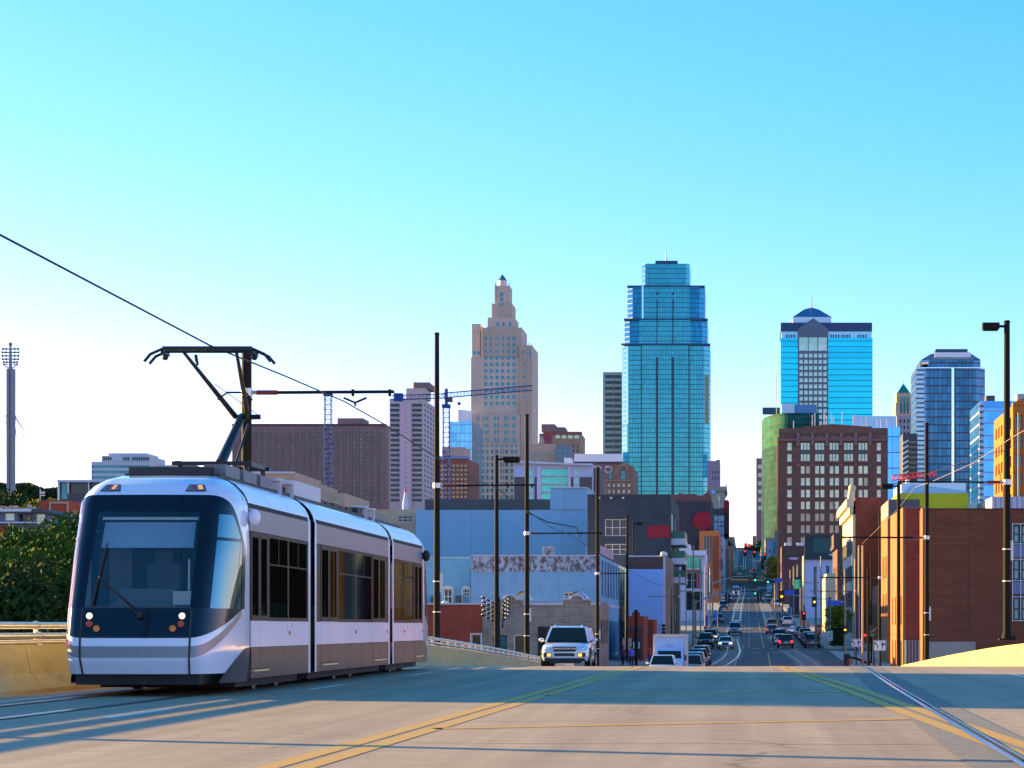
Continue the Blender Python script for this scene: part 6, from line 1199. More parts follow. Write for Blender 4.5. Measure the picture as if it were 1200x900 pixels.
    if detail:
        M_sig = mat('fog_amber_lit', (1, .34, .04), .3, emit=1.1)
        MB().box(-w * .46, w * .46, -.055, -.031, z - .02, z + .035).box(-w * .5, w * .5, -.04, .1, z + .072, z + .095).build('grille_bar', M_chrome, t)
        for s in (-1, 1):
            MB().box(*sorted((s * w * .56, s * w * .86)), -.02, .12, g + .17, g + .33).build('fog_recess', M_blackp, t); MB().box(*sorted((s * w * .58, s * w * .72)), -.035, -.021, g + .19, g + .30).build('fog_lamp', M_sig, t)
            MB().sphere((s * w * .74, .06, z + .01), .07, 10, 6).build('headlight_bulb', M_chrome, t, True)
            b = MB(); b.tube([(s * (w + .0), .16 * L + .12 + (k['wr'] + .08) * math.cos(a), k['wr'] + (k['wr'] + .08) * math.sin(a)) for a in [math.pi * q / 10 for q in range(11)]], .035, 6); b.build('wheel_arch', M_blackp, t, True)
            MB().tube([(s * wt * .8, k['b'] - .04, zr), (s * wt * .8, k['b'] + .1, zr + .07)], .03, 6).build('rack_foot', P, t)
        b = MB(); b.tube([(-.5, k['a'] + .02, zb + .04), (-.05, k['a'] + .06, zb + .1)], .012, 5); b.tube([(.15, k['a'] + .02, zb + .04), (.6, k['a'] + .06, zb + .1)], .012, 5); b.build('wiper', M_blackp, t)
        MB().box(-.16, .16, -.02, .0, g + .30, g + .40).build('number_plate', M_plate, t); MB().tube([(0, .0, z + .01), (0, -.01, z + .01)], .06, 14).build('emblem', M_chrome, t); MB().box(-w * .66, w * .66, .05, .5, g - .08, g + .02).build('skid_plate', M_blackp, t)
        MB().box(-.12, .12, k['b'] + .1, k['b'] + .14, zr - .2, zr - .1).build('rear_view_mirror', M_blackp, t)
    return t
PROTO = {}
def slope(Y): return math.atan2(sz(Y + 2) - sz(Y - 2), 4)
def put_car(kind, colour, X, Y, front, label, cat, name, group, lit=False, rl=False, detail=False, yaw=0):
    """Y is the end nearest to the camera; front=True means it faces the camera"""
    key = (kind, colour, lit, rl, detail); L = KINDS[kind]['L']
    loc = (X, Y if front else Y + L, sz(Y + L / 2) + .01); rz = (0 if front else math.pi) + yaw
    if key not in PROTO:
        r = PROTO[key] = car_proto(kind, colour, lit, name, label, cat, rl, detail); r['group'] = group; r.location = loc
    else: r = copy_thing(PROTO[key], loc, rz, label, group); r['category'] = cat; r.name = name
    r.rotation_euler = (slope(Y + L / 2) * (1 if front else -1), 0, rz)
    return r
GC, GP, GL, GR = 'vehicles driving towards the camera', 'vehicles driving away up the street', 'cars parked along the left kerb', 'cars parked along the right kerb'
put_car('suv', 'white', -7.25, 85, True, 'white suv with lit amber fog lamps coming over the bridge crest', 'car', 'suv', GC, detail=True)
C = [('suv', 'white', -5.95, 148, 1, 'white suv whose roof alone shows in front of the box truck', GC, 0), ('suv', 'grey', -4.55, 170, 1, 'grey suv nearest the box truck in the short queue right of it', GC, 0), ('suv', 'silver', -4.55, 180, 1, 'silver suv in the middle of the short queue right of the truck', GC, 0), ('suv', 'black', -4.5, 190, 1, 'black suv last but one in the queue right of the box truck', GC, 0), ('suv', 'tan', -4.5, 202, 1, 'tan suv farthest back in the queue right of the box truck', GC, 0),
     ('sedan', 'white', -2.75, 257, 1, 'white sedan driving over the left tram rails towards the bridge', GC, 1), ('suv', 'black', -5.2, 262, 1, 'black square suv parked left of the white sedan', GL, 0), ('suv', 'silver', -5.0, 282, 1, 'silver suv directly behind the black square suv', GL, 1), ('sedan', 'blue', -5.0, 296, 1, 'blue sedan behind the silver parked suv on the left', GL, 0),
     ('pickup', 'silver', -2.0, 320, 1, 'silver pickup with dark grille leading the oncoming lane', GC, 0), ('suv', 'blue', -2.0, 333, 1, 'blue suv close behind the silver pickup', GC, 0), ('sedan', 'black', -2.2, 346, 1, 'black sedan third behind the silver pickup', GC, 0),
     ('suv', 'blue', -5.4, 385, 1, 'blue suv parked by the two tall blue banners', GL, 0), ('sedan', 'silver', -5.5, 397, 1, 'silver sedan parked behind the blue suv at the left banners', GL, 0), ('suv', 'grey', -5.6, 480, 1, 'grey suv first of the far left parked row', GL, 0), ('sedan', 'white', -5.6, 500, 1, 'white sedan second of the far left parked row', GL, 0), ('sedan', 'blue', -5.6, 520, 1, 'blue sedan third of the far left parked row', GL, 0), ('suv', 'silver', -5.6, 600, 1, 'silver suv alone at the far end of the left parked row', GL, 0),
     ('minivan', 'white', -4.2, 740, 1, 'white minivan far up the street just before the white bus', GC, 1), ('sedan', 'black', -5, 1190, 1, 'tiny black sedan coming down from the street crest', GC, 1),
     ('suv', 'black', 4.5, 260, 0, 'black suv braking with three red lights nearest on the right lane', GP, 2), ('sedan', 'white', 4.1, 274, 0, 'white sedan in front of the braking black suv', GP, 0), ('suv', 'blue', 4.15, 288, 0, 'blue suv two ahead of the braking black suv', GP, 0), ('sedan', 'silver', 4.3, 300, 0, 'silver sedan three ahead of the braking black suv', GP, 0), ('sedan', 'black', 3.6, 328, 0, 'dark sedan with lit tail lights in the middle of the right lane', GP, 2), ('suv', 'grey', 3.8, 352, 0, 'grey suv just beyond the dark sedan on the right lane', GP, 0), ('sedan', 'tan', 6.3, 322, 0, 'tan sedan with lit tail lights turning near the right kerb', GP, 2),
     ('suv', 'navy', 7.8, 262, 0, 'navy suv nearest in the right parked row', GR, 0), ('suv', 'silver', 7.8, 273, 0, 'silver suv second in the right parked row', GR, 0), ('sedan', 'blue', 7.75, 284, 0, 'blue sedan third in the right parked row', GR, 0), ('suv', 'white', 7.75, 294, 0, 'white suv fourth in the right parked row', GR, 0), ('suv', 'grey', 7.7, 305, 0, 'grey suv fifth in the right parked row', GR, 0), ('sedan', 'silver', 7.7, 316, 0, 'silver sedan last in the near right parked row', GR, 0),
     ('suv', 'white', 6.8, 372, 0, 'white suv parked under the blue pole beyond the side street', GR, 0), ('suv', 'grey', 6.8, 390, 0, 'grey suv parked beyond the white one past the side street', GR, 0), ('minivan', 'silver', 6.5, 505, 0, 'silver minivan parked beside the hanging left yellow signal', GR, 0), ('sedan', 'black', 6.5, 535, 0, 'black sedan parked ahead of the silver minivan', GR, 0), ('suv', 'grey', 6.5, 600, 0, 'grey suv parked farther up the right kerb', GR, 0), ('suv', 'white', 6.6, 700, 0, 'white suv highest up in the right parked row', GR, 0), ('sedan', 'red', 2.97, 750, 0, 'dark red sedan climbing the far street', GP, 0),
     ('sedan', 'grey', 1.6, 1240, 0, 'tiny grey sedan with red lights left of the crest', GP, 2), ('suv', 'white', -4.6, 1290, 1, 'tiny white suv at the bright crest of the street', GC, 0), ('suv', 'grey', 3.4, 1290, 0, 'tiny grey suv with red lights at the crest of the street', GP, 2), ('sedan', 'black', 2.0, 1480, 0, 'tiny black sedan with red lights beyond the crest', GP, 2)]
for kd, cl, X, Y, fr, lb, gp, lit in C: put_car(kd, cl, X, Y, bool(fr), lb, 'car', {'suv': 'suv', 'sedan': 'sedan', 'pickup': 'pickup_truck', 'minivan': 'minivan'}[kd], gp, lit == 1, lit == 2, yaw=(.35 if cl == 'tan' and not fr else 0))
# box truck
T = thing('box_truck', 'white box truck with tall square cargo body behind the bridge crest', 'truck', (-5.85, 160, sz(163)))
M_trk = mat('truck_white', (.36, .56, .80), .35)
MB().box(-1.2, 1.2, .9, 6.8, .85, 3.35).build('cargo_box', M_trk, T); MB().box(-1.25, 1.25, .75, .92, 3.2, 3.4).box(1.12, 1.26, .8, .95, .85, 3.2).box(-1.26, -1.12, .8, .95, .85, 3.2).build('box_frame', mat('truck_frame_tan', (.62, .52, .46), .4), T)
b = MB(); b.rings([[(-.98, -.9, .55), (.98, -.9, .55), (1.0, .86, .55), (-1.0, .86, .55)], [(-1.0, -.95, 1.15), (1.0, -.95, 1.15), (1.02, .86, 1.15), (-1.02, .86, 1.15)], [(-1.0, -.45, 1.45), (1.0, -.45, 1.45), (1.0, .86, 1.45), (-1.0, .86, 1.45)], [(-.92, -.05, 2.2), (.92, -.05, 2.2), (.95, .86, 2.25), (-.95, .86, 2.25)], [(-.88, .15, 2.33), (.88, .15, 2.33), (.9, .86, 2.36), (-.9, .86, 2.36)]]); b.build('cab', M_trk, T, True)
b = MB(); b.quad((-.9, -.42, 1.50), (.9, -.42, 1.50), (.84, -.09, 2.16), (-.84, -.09, 2.16)); b.build('windscreen', M_carglass, T); MB().box(-.5, .5, -.97, -.94, .75, 1.05).build('grille', M_blackp, T)
for s in (-1, 1):
    MB().box(*sorted((s * .6, s * .92)), -.97, -.93, .85, 1.05).build('headlight', M_hl, T); MB().box(*sorted((s * 1.1, s * 1.26)), .0, .06, 1.45, 1.85).build('side_mirror', M_blackp, T)
    for y in (0, 5.2): MB().disc((s * .8, y, .42), .42, 'x', .24 * s, 16).build('wheel', M_tyre, T, True)
b = MB(); [b.box(x - .05, x + .05, .84, .898, 2.52, 2.57) for x in (-.2, 0, .2)]; b.build('roof_marker_lamp', M_amb, T)
# far bus
T = thing('city_bus', 'tall white bus with blue roof far up the left lane', 'bus', (PX(862.5, 880), 880, sz(884)))
MB().box(-1.3, 1.3, 0, 11, .4, 3.0).build('body', PAINTS['white'], T); MB().box(-1.28, 1.28, -.06, 10.9, 3.003, 3.7).build('roof_pod', mat('bus_blue', (.03, .35, .85), .4), T); MB().box(-1.15, 1.15, -.05, -.005, 1.5, 2.7).build('windscreen', M_carglass, T)
for s in (-1, 1):
    for y in (2, 9): MB().disc((s * 1.06, y, .45), .45, 'x', .24 * s, 12).build('wheel', M_tyre, T)
    MB().box(*sorted((s * .8, s * 1.2)), -.04, -.005, .8, 1.0).build('headlight', M_hlon, T)

# ---------------------------------------------------------------- traffic signals and signs
M_sig = mat('signal_black', (.015, .015, .016), .6); M_sy = mat('signal_yellow_lit', (1, .38, .01), .3, emit=1.3); M_sg = mat('signal_green_lit', (.02, 1, .45), .3, emit=.9); M_sr = mat('signal_red_lit', (1, .02, .01), .3, emit=1.2)
M_blue = mat('street_sign_blue', (.01, .10, .60), .5); M_off = mat('signal_lens_dark', (.03, .02, .02), .3); M_gal = mat('galvanised_steel', (.42, .46, .52), .45, .6)
def signal_on(t, x, z, y, lit, back=False, s=1.0, plate=True):
    b = MB(); b.box(x - .19 * s, x + .19 * s, y, y + .2, z - .55 * s, z + .55 * s)
    if plate: b.box(x - .32 * s, x + .32 * s, y + .2, y + .225, z - .68 * s, z + .68 * s)
    o = b.build('signal_head', M_sig, t)
    if back: MB().tube([(x, y - .04, z - .5 * s), (x, y - .04, z + .5 * s)], .06 * s, 6).build('mount_strap', M_plg, o); return
    for k, c in ((1, 'r'), (0, 'y'), (-1, 'g')):
        m = {'r': M_sr, 'y': M_sy, 'g': M_sg}[c] if lit == c else M_off; MB().disc((x, y - .03, z + k * .36 * s), (.15 if lit == c else .12) * s, 'y', .028, 14).build('lens', m, o)
        MB().tube([(x - .15 * s, y - .16, z + k * .36 * s + .06), (x, y - .18, z + k * .36 * s + .17 * s), (x + .15 * s, y - .16, z + k * .36 * s + .06)], .02, 4).build('visor', M_sig, o)
def mast(name, label, px, Y, pts, sig, signs=(), r=.11, m=None, group='traffic signal masts over the street'):
    X = PX(px, Y); zb = sz(Y) + .13; t = thing(name, label, 'traffic signal', (X, Y, zb), 0, group); Pt = lambda a, c: (PX(a, Y) - X, 0, PZ(c, Y) - zb)
    MB().tube([(0, 0, 0), (0, 0, PZ(pts[0][1], Y) - zb + .4)], [r * 1.3, r], 10).build('post', m or M_plg, t, True); MB().tube([Pt(*p) for p in pts], [r * .9] + [r * .55] * (len(pts) - 1), 8).build('mast_arm', m or M_gal, t, True)
    MB().tube([(0, 0, 0), (0, 0, .35)], r * 1.8, 10).build('base', m or M_plg, t)
    for (a, c, lit, back, s) in sig: x, _, z = Pt(a, c); signal_on(t, x, z, -.25, lit, back, s)
    for (a0, a1, c0, c1) in signs: x0, _, z1 = Pt(a0, c0); x1, _, z0 = Pt(a1, c1); MB().box(x0, x1, -.12, -.07, z0, z1).build('street_name_plate', M_blue, t)
    return t
mast('signal_mast', 'curved signal arm reaching from the left kerb with two signals seen from behind', 812.5, 262, [(812.5, 707), (822, 703), (838, 698), (858, 695.5), (892, 695)], [(852.5, 701, 'x', True, .9), (890, 699, 'x', True, .9)])
mast('signal_mast', 'higher curved signal arm just beyond the nearest left one', 815, 300, [(815, 706), (828, 700), (845, 693), (870, 691.5), (889, 691)], [])
mast('signal_mast', 'right hand signal mast with two hanging yellow signals and two blue street plates', 990, 250, [(990, 706), (975, 703), (950, 700.5), (928, 697), (914, 696)], [(916, 699, 'y', False, 1.0), (954.3, 705.3, 'y', False, .9)], [(969, 986, 704.5, 709.5), (919, 930.5, 692, 696.5)])
mast('signal_post', 'sunlit signal post with one low yellow signal at the right corner', 990.3, 240, [(990.3, 690), (991, 690)], [(990.3, 738, 'y', False, .8)], group='traffic signal masts over the street')
mast('signal_mast', 'middle signal arm from the right with green signals and a blue plate', 917, 430, [(917, 682), (905, 679.5), (893, 676.5), (878, 675)], [(885, 677, 'g', False, 1.3), (900, 679.3, 'g', False, 1.3)], [(908, 917, 677.5, 681.5)], r=.14)
mast('signal_mast', 'middle signal arm from the left curving over the street with one signal', 835, 430, [(835, 684), (845, 680), (860, 676), (880, 675)], [(879.5, 679, 'x', True, 1.1)], r=.14)
mast('signal_post', 'signal post with one green light standing just beyond the side street', 887.5, 345, [(905.5, 694), (885, 694)][:2], [(885, 692, 'g', False, 1.1)], r=.05) if False else None
mast('signal_mast', 'thin wire arm carrying one green signal between the two street ends', 908, 370, [(908, 688), (895, 689), (884, 689.5)], [(885, 692.3, 'g', False, 1.2)], r=.09)
mast('signal_mast', 'far signal arm with three red lights over the street crest', 899, 1000, [(899, 650), (885, 646), (870, 645)], [(873, 648, 'r', False, 2.2), (884, 649, 'r', False, 2.2), (896, 652, 'r', False, 2.6)], [(889, 895, 652, 654)], r=.2)
mast('signal_mast', 'farthest signal arm with red lights against the pale sky', 895, 1500, [(895, 641), (880, 638.5), (872, 638)], [(874, 640.5, 'r', False, 3.4), (878.5, 641.5, 'r', False, 3.4)], r=.25)
mast('signal_post', 'short pedestrian signal post with red light beside the tall dark street poles', 942.5, 290, [(942.5, 712), (943, 712)], [(942, 721.5, 'r', False, .9)])
mast('signal_post', 'dark signal post with a small red light left of the larger lane sign', 1017.5, 200, [(1017.5, 735), (1018, 735)], [(1013.5, 747.5, 'r', False, .7)], m=M_pl)
MB_wh = mat('sign_white', (.75, .75, .78), .5)
def arrow(b, x, z, s, turn):
    """curved lane arrow"""
    pts = [(x, -.02, z - .26 * s), (x, -.02, z - .05 * s), (x + turn * .06 * s, -.02, z + .08 * s), (x + turn * .16 * s, -.02, z + .16 * s)] if turn else [(x, -.02, z - .26 * s), (x, -.02, z + .12 * s)]
    b.tube(pts, .045 * s, 6); e = pts[-1]; d = (turn * .8, .6) if turn else (0, 1); n = (-d[1], d[0])
    b.prism([(e[0] + d[0] * .2 * s, e[2] + d[1] * .2 * s), (e[0] + n[0] * .12 * s, e[2] + n[1] * .12 * s), (e[0] - n[0] * .12 * s, e[2] - n[1] * .12 * s)], -.045, -.012)
for px, py, Y, w, h, lb in ((1031.2, 756.5, 150, 14.4, 12.4, 'larger white lane sign with curved left arrow and forked right arrow'), (1003.5, 753.5, 195, 11.5, 9.6, 'smaller white lane sign with the same two arrows farther left')):
    X = PX(px, Y); zb = sz(Y); t = thing('lane_sign', lb, 'road sign', (X, Y, zb), 0, 'white lane arrow signs'); zc = PZ(py, Y) - zb; W, H_ = w / F * Y, h / F * Y; s = H_ / .9
    MB().tube([(0, .06, 0), (0, .06, zc + H_ / 2)], .045, 8).build('post', M_pl, t); MB().box(-W / 2, W / 2, -.01, .015, zc - H_ / 2, zc + H_ / 2).build('sign_plate', MB_wh, t)
    b = MB(); a = .028; b.box(-W / 2 + a, W / 2 - a, -.018, -.012, zc + H_ / 2 - 2 * a, zc + H_ / 2 - a); b.box(-W / 2 + a, W / 2 - a, -.018, -.012, zc - H_ / 2 + a, zc - H_ / 2 + 2 * a); b.box(-W / 2 + a, -W / 2 + 2 * a, -.018, -.012, zc - H_ / 2 + 2 * a, zc + H_ / 2 - 2 * a); b.box(W / 2 - 2 * a, W / 2 - a, -.018, -.012, zc - H_ / 2 + 2 * a, zc + H_ / 2 - 2 * a)
    arrow(b, -W * .2, zc, s * .95, -1); arrow(b, W * .18, zc, s * .95, 0); arrow(b, W * .18, zc - .06 * s, s * .8, 1); b.build('arrow_marking', M_sig, t)
X = PX(973, 262); t = thing('parking_sign', 'white parking plate on a slim blue grey post at the right pavement', 'road sign', (X, 262, sz(262) + .13)); MB().tube([(0, 0, 0), (0, 0, PZ(712, 262) - sz(262))], .06, 8).box(-.25, .25, -.25, .25, 0, .12).build('post', M_gal, t)
zc = PZ(745, 262) - sz(262) - .13; MB().box(-.30, .30, -.1, -.07, zc - .6, zc + .6).build('sign_plate', MB_wh, t); b = MB(); b.box(-.18, .18, -.108, -.102, zc + .25, zc + .32); b.box(-.14, -.08, -.108, -.102, zc - .25, zc + .1); b.tube([(-.08, -.105, zc + .07), (.1, -.105, zc + .05), (.1, -.105, zc - .08), (-.08, -.105, zc - .1)], .03, 4); b.box(-.2, .2, -.108, -.102, zc - .45, zc - .4); b.build('sign_marking', M_sig, t)
t = thing('waste_bin', 'dark bin with a red panel standing at the right end of the bridge', 'waste bin', (PX(992.3, 200), 200, sz(200))); w = .26
MB().rings([[(-w, -w, 0), (w, -w, 0), (w, w, 0), (-w, w, 0)], [(-w * 1.15, -w * 1.15, 1.0), (w * 1.15, -w * 1.15, 1.0), (w * 1.15, w, 1.0), (-w * 1.15, w, 1.0)], [(-w * .9, -w * .9, 1.12), (w * .9, -w * .9, 1.12), (w * .9, w * .8, 1.2), (-w * .9, w * .8, 1.2)]]).build('bin_body', M_sig, t); MB().box(.02, w * 1.1, -w * 1.15 - .02, -w * 1.08, .1, .66).build('red_panel', M_red, t)
# dark curved rail and board near the right end
t = thing('end_guard_rail', 'low dark curved guard rail beside the bin at the right end of the bridge', 'guard rail', (PX(997, 203), 203, sz(203))); MB().tube([(-.1, -1, .75), (.5, 0, .62), (1.1, 0, .4), (1.5, .5, .2)], .10, 8).build('rail', M_pl, t, True); MB().tube([(.1, 0, 0), (.1, 0, .66)], .05, 6).tube([(1.0, 0, 0), (1.0, 0, .42)], .05, 6).build('post', M_pl, t)
t = thing('dark_notice_board', 'dark notice board with a pale green bow shape among the right hand poles', 'sign', (PX(1024, 178), 178, sz(178)), 0); zc = PZ(743, 178) - sz(178); MB().tube([(0, .1, 0), (0, .1, zc)], .07, 8).build('post', M_pl, t); MB().box(-.42, .42, 0, .06, zc - .2, zc + .75).build('board', mat('board_black_blue', (.012, .03, .045), .4), t); b = MB(); b.tube([(-.3, -.01, zc + .1), (0, -.01, zc + .3), (.28, -.01, zc + .6)], [.03, .10, .02], 6); b.build('bow_shape', mat('bow_green', (.10, .20, .16), .5), t); MB().box(-.3, .1, -.02, -.003, zc - .16, zc - .02).build('green_strip', mat('strip_green', (.02, .30, .12), .5), t)
# banners and barrels
def banner(px, Y, py0, py1, w, c, lb, cat='banner', nm='banner_panel'):
    X = PX(px, Y); t = thing('street_banner', lb, cat, (X, Y, sz(Y) + .1), 0, 'banners and panels along the pavements'); z0, z1 = PZ(py1, Y) - sz(Y) - .1, PZ(py0, Y) - sz(Y) - .1; W = w / F * Y
    MB().box(-W / 2, W / 2, 0, .08, max(.1, z0), z1).build(nm, mat('banner_' + cat + '%d' % px, c, .6), t); MB().tube([(W / 2 + .05, .04, 0), (W / 2 + .05, .04, z1 + .1)], .05, 6).build('post', M_gal, t)
banner(828, 335, 721, 738, 3.2, (.01, .10, .55), 'tall blue panel nearest the left kerb'); banner(839, 360, 716, 728, 3, (.01, .14, .62), 'second tall blue panel farther up the left kerb')
banner(818.5, 300, 673, 690, 3.6, (.62, .10, .20), 'pink and red vertical banner in front of the glass canopy'); banner(801, 262, 662, 682, 5.5, (.012, .02, .03), 'black hanging panel with dark red edge below the balconies')
banner(939, 340, 722, 736, 4, (.60, .20, .05), 'orange panel beside the right parked cars'); banner(947, 330, 728, 737, 2.6, (.75, .16, .03), 'small bright orange panel right of the larger orange one')
banner(925, 385, 712, 735, 4, (.01, .16, .45), 'blue panel beside the far right parked cars'); banner(845, 620, 655, 668, 3, (.02, .16, .5), 'far blue panel before the glass stair tower')
for px, Y, lb in ((959.5, 300, 'orange red barrel stack on the right pavement left of the slim post'),):
    t = thing('traffic_barrel', lb, 'traffic barrel', (PX(px, Y), Y, sz(Y) + .13)); b = MB(); z = 0
    for k in range(2): b.tube([(0, 0, z), (0, 0, z + 1.0)], [.36, .26], 14); z += 1.02
    b.build('barrel', mat('barrel_orange', (.80, .10, .02), .5), t, True); b = MB(); [b.tube([(0, 0, z + .3), (0, 0, z + .42)], .335, 14) for z in (0, 1.02)]; b.build('stripe', MB_wh, t)
# arrow light bracket seen against the sky, far overhead sign gantry
t = thing('overpass', 'dark far overpass with pale railing crossing the end of the street', 'bridge', (0, 1640, 58)); MB().box(-24, 30, 0, 8, 0, 3.6).build('deck_beam', mat('overpass_dark', (.05, .06, .06), .8), t); b = MB(); [b.box(-24 + k * 2.2, -22.9 + k * 2.2, -.3, -.05, .8, 2.4) for k in range(24)]; b.build('parapet_panel', M_fr_white, t); b = MB(); [b.box(x, x + 2, 1, 7, -6, 0) for x in (-24, -13, 9, 22)]; b.build('pier', M_grw, t)

# ---------------------------------------------------------------- people (tiny in the picture)
def person(name, label, px, Y, shirt, legs, rz=0, stride=.16, X=None, zb=None):
    X = PX(px, Y) if X is None else X; z0 = sz(Y) + .13 if zb is None else zb
    me = bpy.data.meshes.new('person_body')
    V = [(0, 0, .95), (0, 0, 1.15), (0, 0, 1.42), (0, 0, 1.52), (0, 0, 1.60), (.20, 0, 1.42), (.25, .04, 1.14), (.24, -.1, .90), (-.20, 0, 1.42), (-.25, .02, 1.14), (-.24, .08, .90), (.10, 0, .90), (.11, -stride * .6, .50), (.11, -stride, .09), (-.10, 0, .90), (-.11, stride * .3, .50), (-.11, stride, .10), (.11, -stride - .16, .04), (-.11, stride - .14, .04), (0, -.01, 1.72)]
    E = [(0, 1), (1, 2), (2, 3), (3, 4), (4, 19), (2, 5), (5, 6), (6, 7), (2, 8), (8, 9), (9, 10), (0, 11), (11, 12), (12, 13), (13, 17), (0, 14), (14, 15), (15, 16), (16, 18)]
    rad = [.14, .14, .16, .06, .10, .065, .05, .04, .065, .05, .04, .10, .075, .05, .10, .075, .05, .04, .04, .085]
    me.from_pydata(V, E, []); me.materials.append(mat('skin_person', (.35, .20, .14), .6)); o = bpy.data.objects.new(name, me); COL.objects.link(o); o.location = (X, Y, z0); o.rotation_euler = (0, 0, rz)
    m = o.modifiers.new('skin', 'SKIN'); sv = me.skin_vertices[0].data if me.skin_vertices else None
    if sv is None:
        bm_2 = bmesh.new(); bm_2.from_mesh(me); bm_2.verts.layers.skin.verify(); bm_2.to_mesh(me); bm_2.free(); sv = me.skin_vertices[0].data
    for i, r_ in enumerate(rad): sv[i].radius = (r_, r_ * .85)
    sv[0].use_root = True; o.modifiers.new('sub', 'SUBSURF').levels = 1; o.modifiers['sub'].render_levels = 1
    tag(o, label, 'person')
    cm = MB(); cm.rings([[(.19 * math.cos(a) * s, .135 * math.sin(a) * s, z) for a in [2 * math.pi * k / 12 for k in range(12)]] for z, s in ((.88, 1.0), (1.1, .95), (1.4, 1.15), (1.5, .7), (1.54, .4))])
    for s in (-1, 1): cm.tube([(s * .18, 0, 1.44), (s * .255, .03, 1.12)], [.085, .07], 8)
    cm.build('shirt', shirt, o, True)
    tm = MB()
    for s, d in ((1, -1), (-1, 1)): tm.tube([(s * .10, 0, .95), (s * .11, d * stride * (.6 if s > 0 else .3), .5), (s * .11, d * stride, .12)], [.125, .095, .07], 8)
    tm.build('trousers', legs, o, True); MB().sphere((0, .015, 1.70), .112, 10, 7, 0, (.9, 1, 1.05)).build('hair', mat('hair_dark', (.02, .014, .01), .8), o, True)
    MB().sphere((.11, -stride - .1, .05), .075, 8, 5, 0, (.7, 1.8, .7)).sphere((-.11, stride - .08, .05), .075, 8, 5, 0, (.7, 1.8, .7)).build('shoe', M_sig, o, True)
    return o
cl = lambda n, c: mat('cloth_' + n, c, .9)
person('person', 'person in orange top walking on the left pavement behind the black square suv', 834.5, 318, cl('orange', (.55, .20, .10)), cl('tan', (.35, .2, .12)), X=-5.4 - .9, zb=sz(318))
person('person', 'person in pink top standing beside the one in orange', 840, 322, cl('pink', (.60, .18, .14)), cl('grey', (.2, .2, .25)), .5, .05, X=-5.5, zb=sz(322))
person('person', 'person in blue shirt outside the dark red storefront', 740, 196, cl('blue', (.12, .16, .70)), cl('dark', (.03, .03, .05)), .3, .1)
person('person', 'person in dark purple jacket left of the one in blue', 730, 199, cl('purple', (.10, .05, .14)), cl('dark', (.03, .03, .05)), -.4, .12)
person('person', 'person in rust red top under the storefront plaque', 762, 200, cl('rust', (.45, .08, .05)), cl('jeans', (.04, .06, .15)), .2, .08)

# ---------------------------------------------------------------- trees
def leaf_mat(n, c, c2):
    m = bpy.data.materials.new(n); m.use_nodes = True; N, L = nodes_of(m); b = N['Principled BSDF']; oi = N.new('ShaderNodeNewGeometry')
    mx = N.new('ShaderNodeMix'); mx.data_type = 'RGBA'; L.new(oi.outputs['Random Per Island'], mx.inputs[0]); mx.inputs[6].default_value = (*c, 1); mx.inputs[7].default_value = (*c2, 1); L.new(mx.outputs[2], b.inputs['Base Color']); b.inputs['Roughness'].default_value = .75; b.inputs['Specular IOR Level'].default_value = .12
    b.inputs['Transmission Weight'].default_value = 0; return m
M_leaf = leaf_mat('leaf_green', (.018, .062, .006), (.042, .11, .010)); M_leafy = leaf_mat('leaf_yellow_green', (.16, .17, .02), (.30, .28, .04)); M_leafd = leaf_mat('leaf_dark', (.010, .034, .008), (.028, .065, .012))
M_bark = mat('bark', (.10, .075, .05), .95, var=.3, vscale=6)
def tree(name, label, X, Y, zb, H, rad, m, n=2600, leaf=.42, seed=1, group=None, slim=1.0, cat='tree'):
    random.seed(seed); t = thing(name, label, cat, (X, Y, zb), 0, group); b = MB(); th = H * .35
    b.tube([(0, 0, 0), (.1, .1, th * .6), (.05, 0, th), (.15, 0, H * .75)], [H * .028, H * .022, H * .018, H * .006], 9)
    cl_ = []
    for k in range(15):
        a = random.random() * 6.28; rr = rad * (.25 + .6 * random.random()) * slim; z = H * (.42 + .46 * random.random()); k2 = 1 - max(0, (z / H - .6)) * 1.1
        c = Vector((math.cos(a) * rr * k2, math.sin(a) * rr * k2, z)); cl_.append((c, rad * (.28 + .22 * random.random()))); b.tube([(.05, 0, th + (z - th) * .3), (c.x * .5, c.y * .5, th + (z - th) * .6), tuple(c)], [H * .011, H * .008, H * .003], 5)
    cl_.append((Vector((0, 0, H * .88)), rad * .35)); cl_.append((Vector((0, 0, H * .6)), rad * .6))
    b.build('trunk', M_bark, t, True); v = MB()
    for i in range(n):
        c, r = random.choice(cl_); d = Vector((random.gauss(0, 1), random.gauss(0, 1), random.gauss(0, 1))).normalized(); p = c + d * r * (random.random() ** .45) * Vector((1, 1, .8)).length / 1.6
        s = leaf * (.6 + .8 * random.random()); nx = Vector((random.gauss(0, 1), random.gauss(0, 1), random.gauss(0, 1))).normalized(); ux = nx.orthogonal().normalized() * s; uy = nx.cross(ux).normalized() * s * .6
        v.add([p - ux, p - uy * .9, p + ux, p + uy], [(0, 1, 2, 3)])
    v.build('crown', m, t); return t
G3 = 'leafy trees below the left bridge barrier'
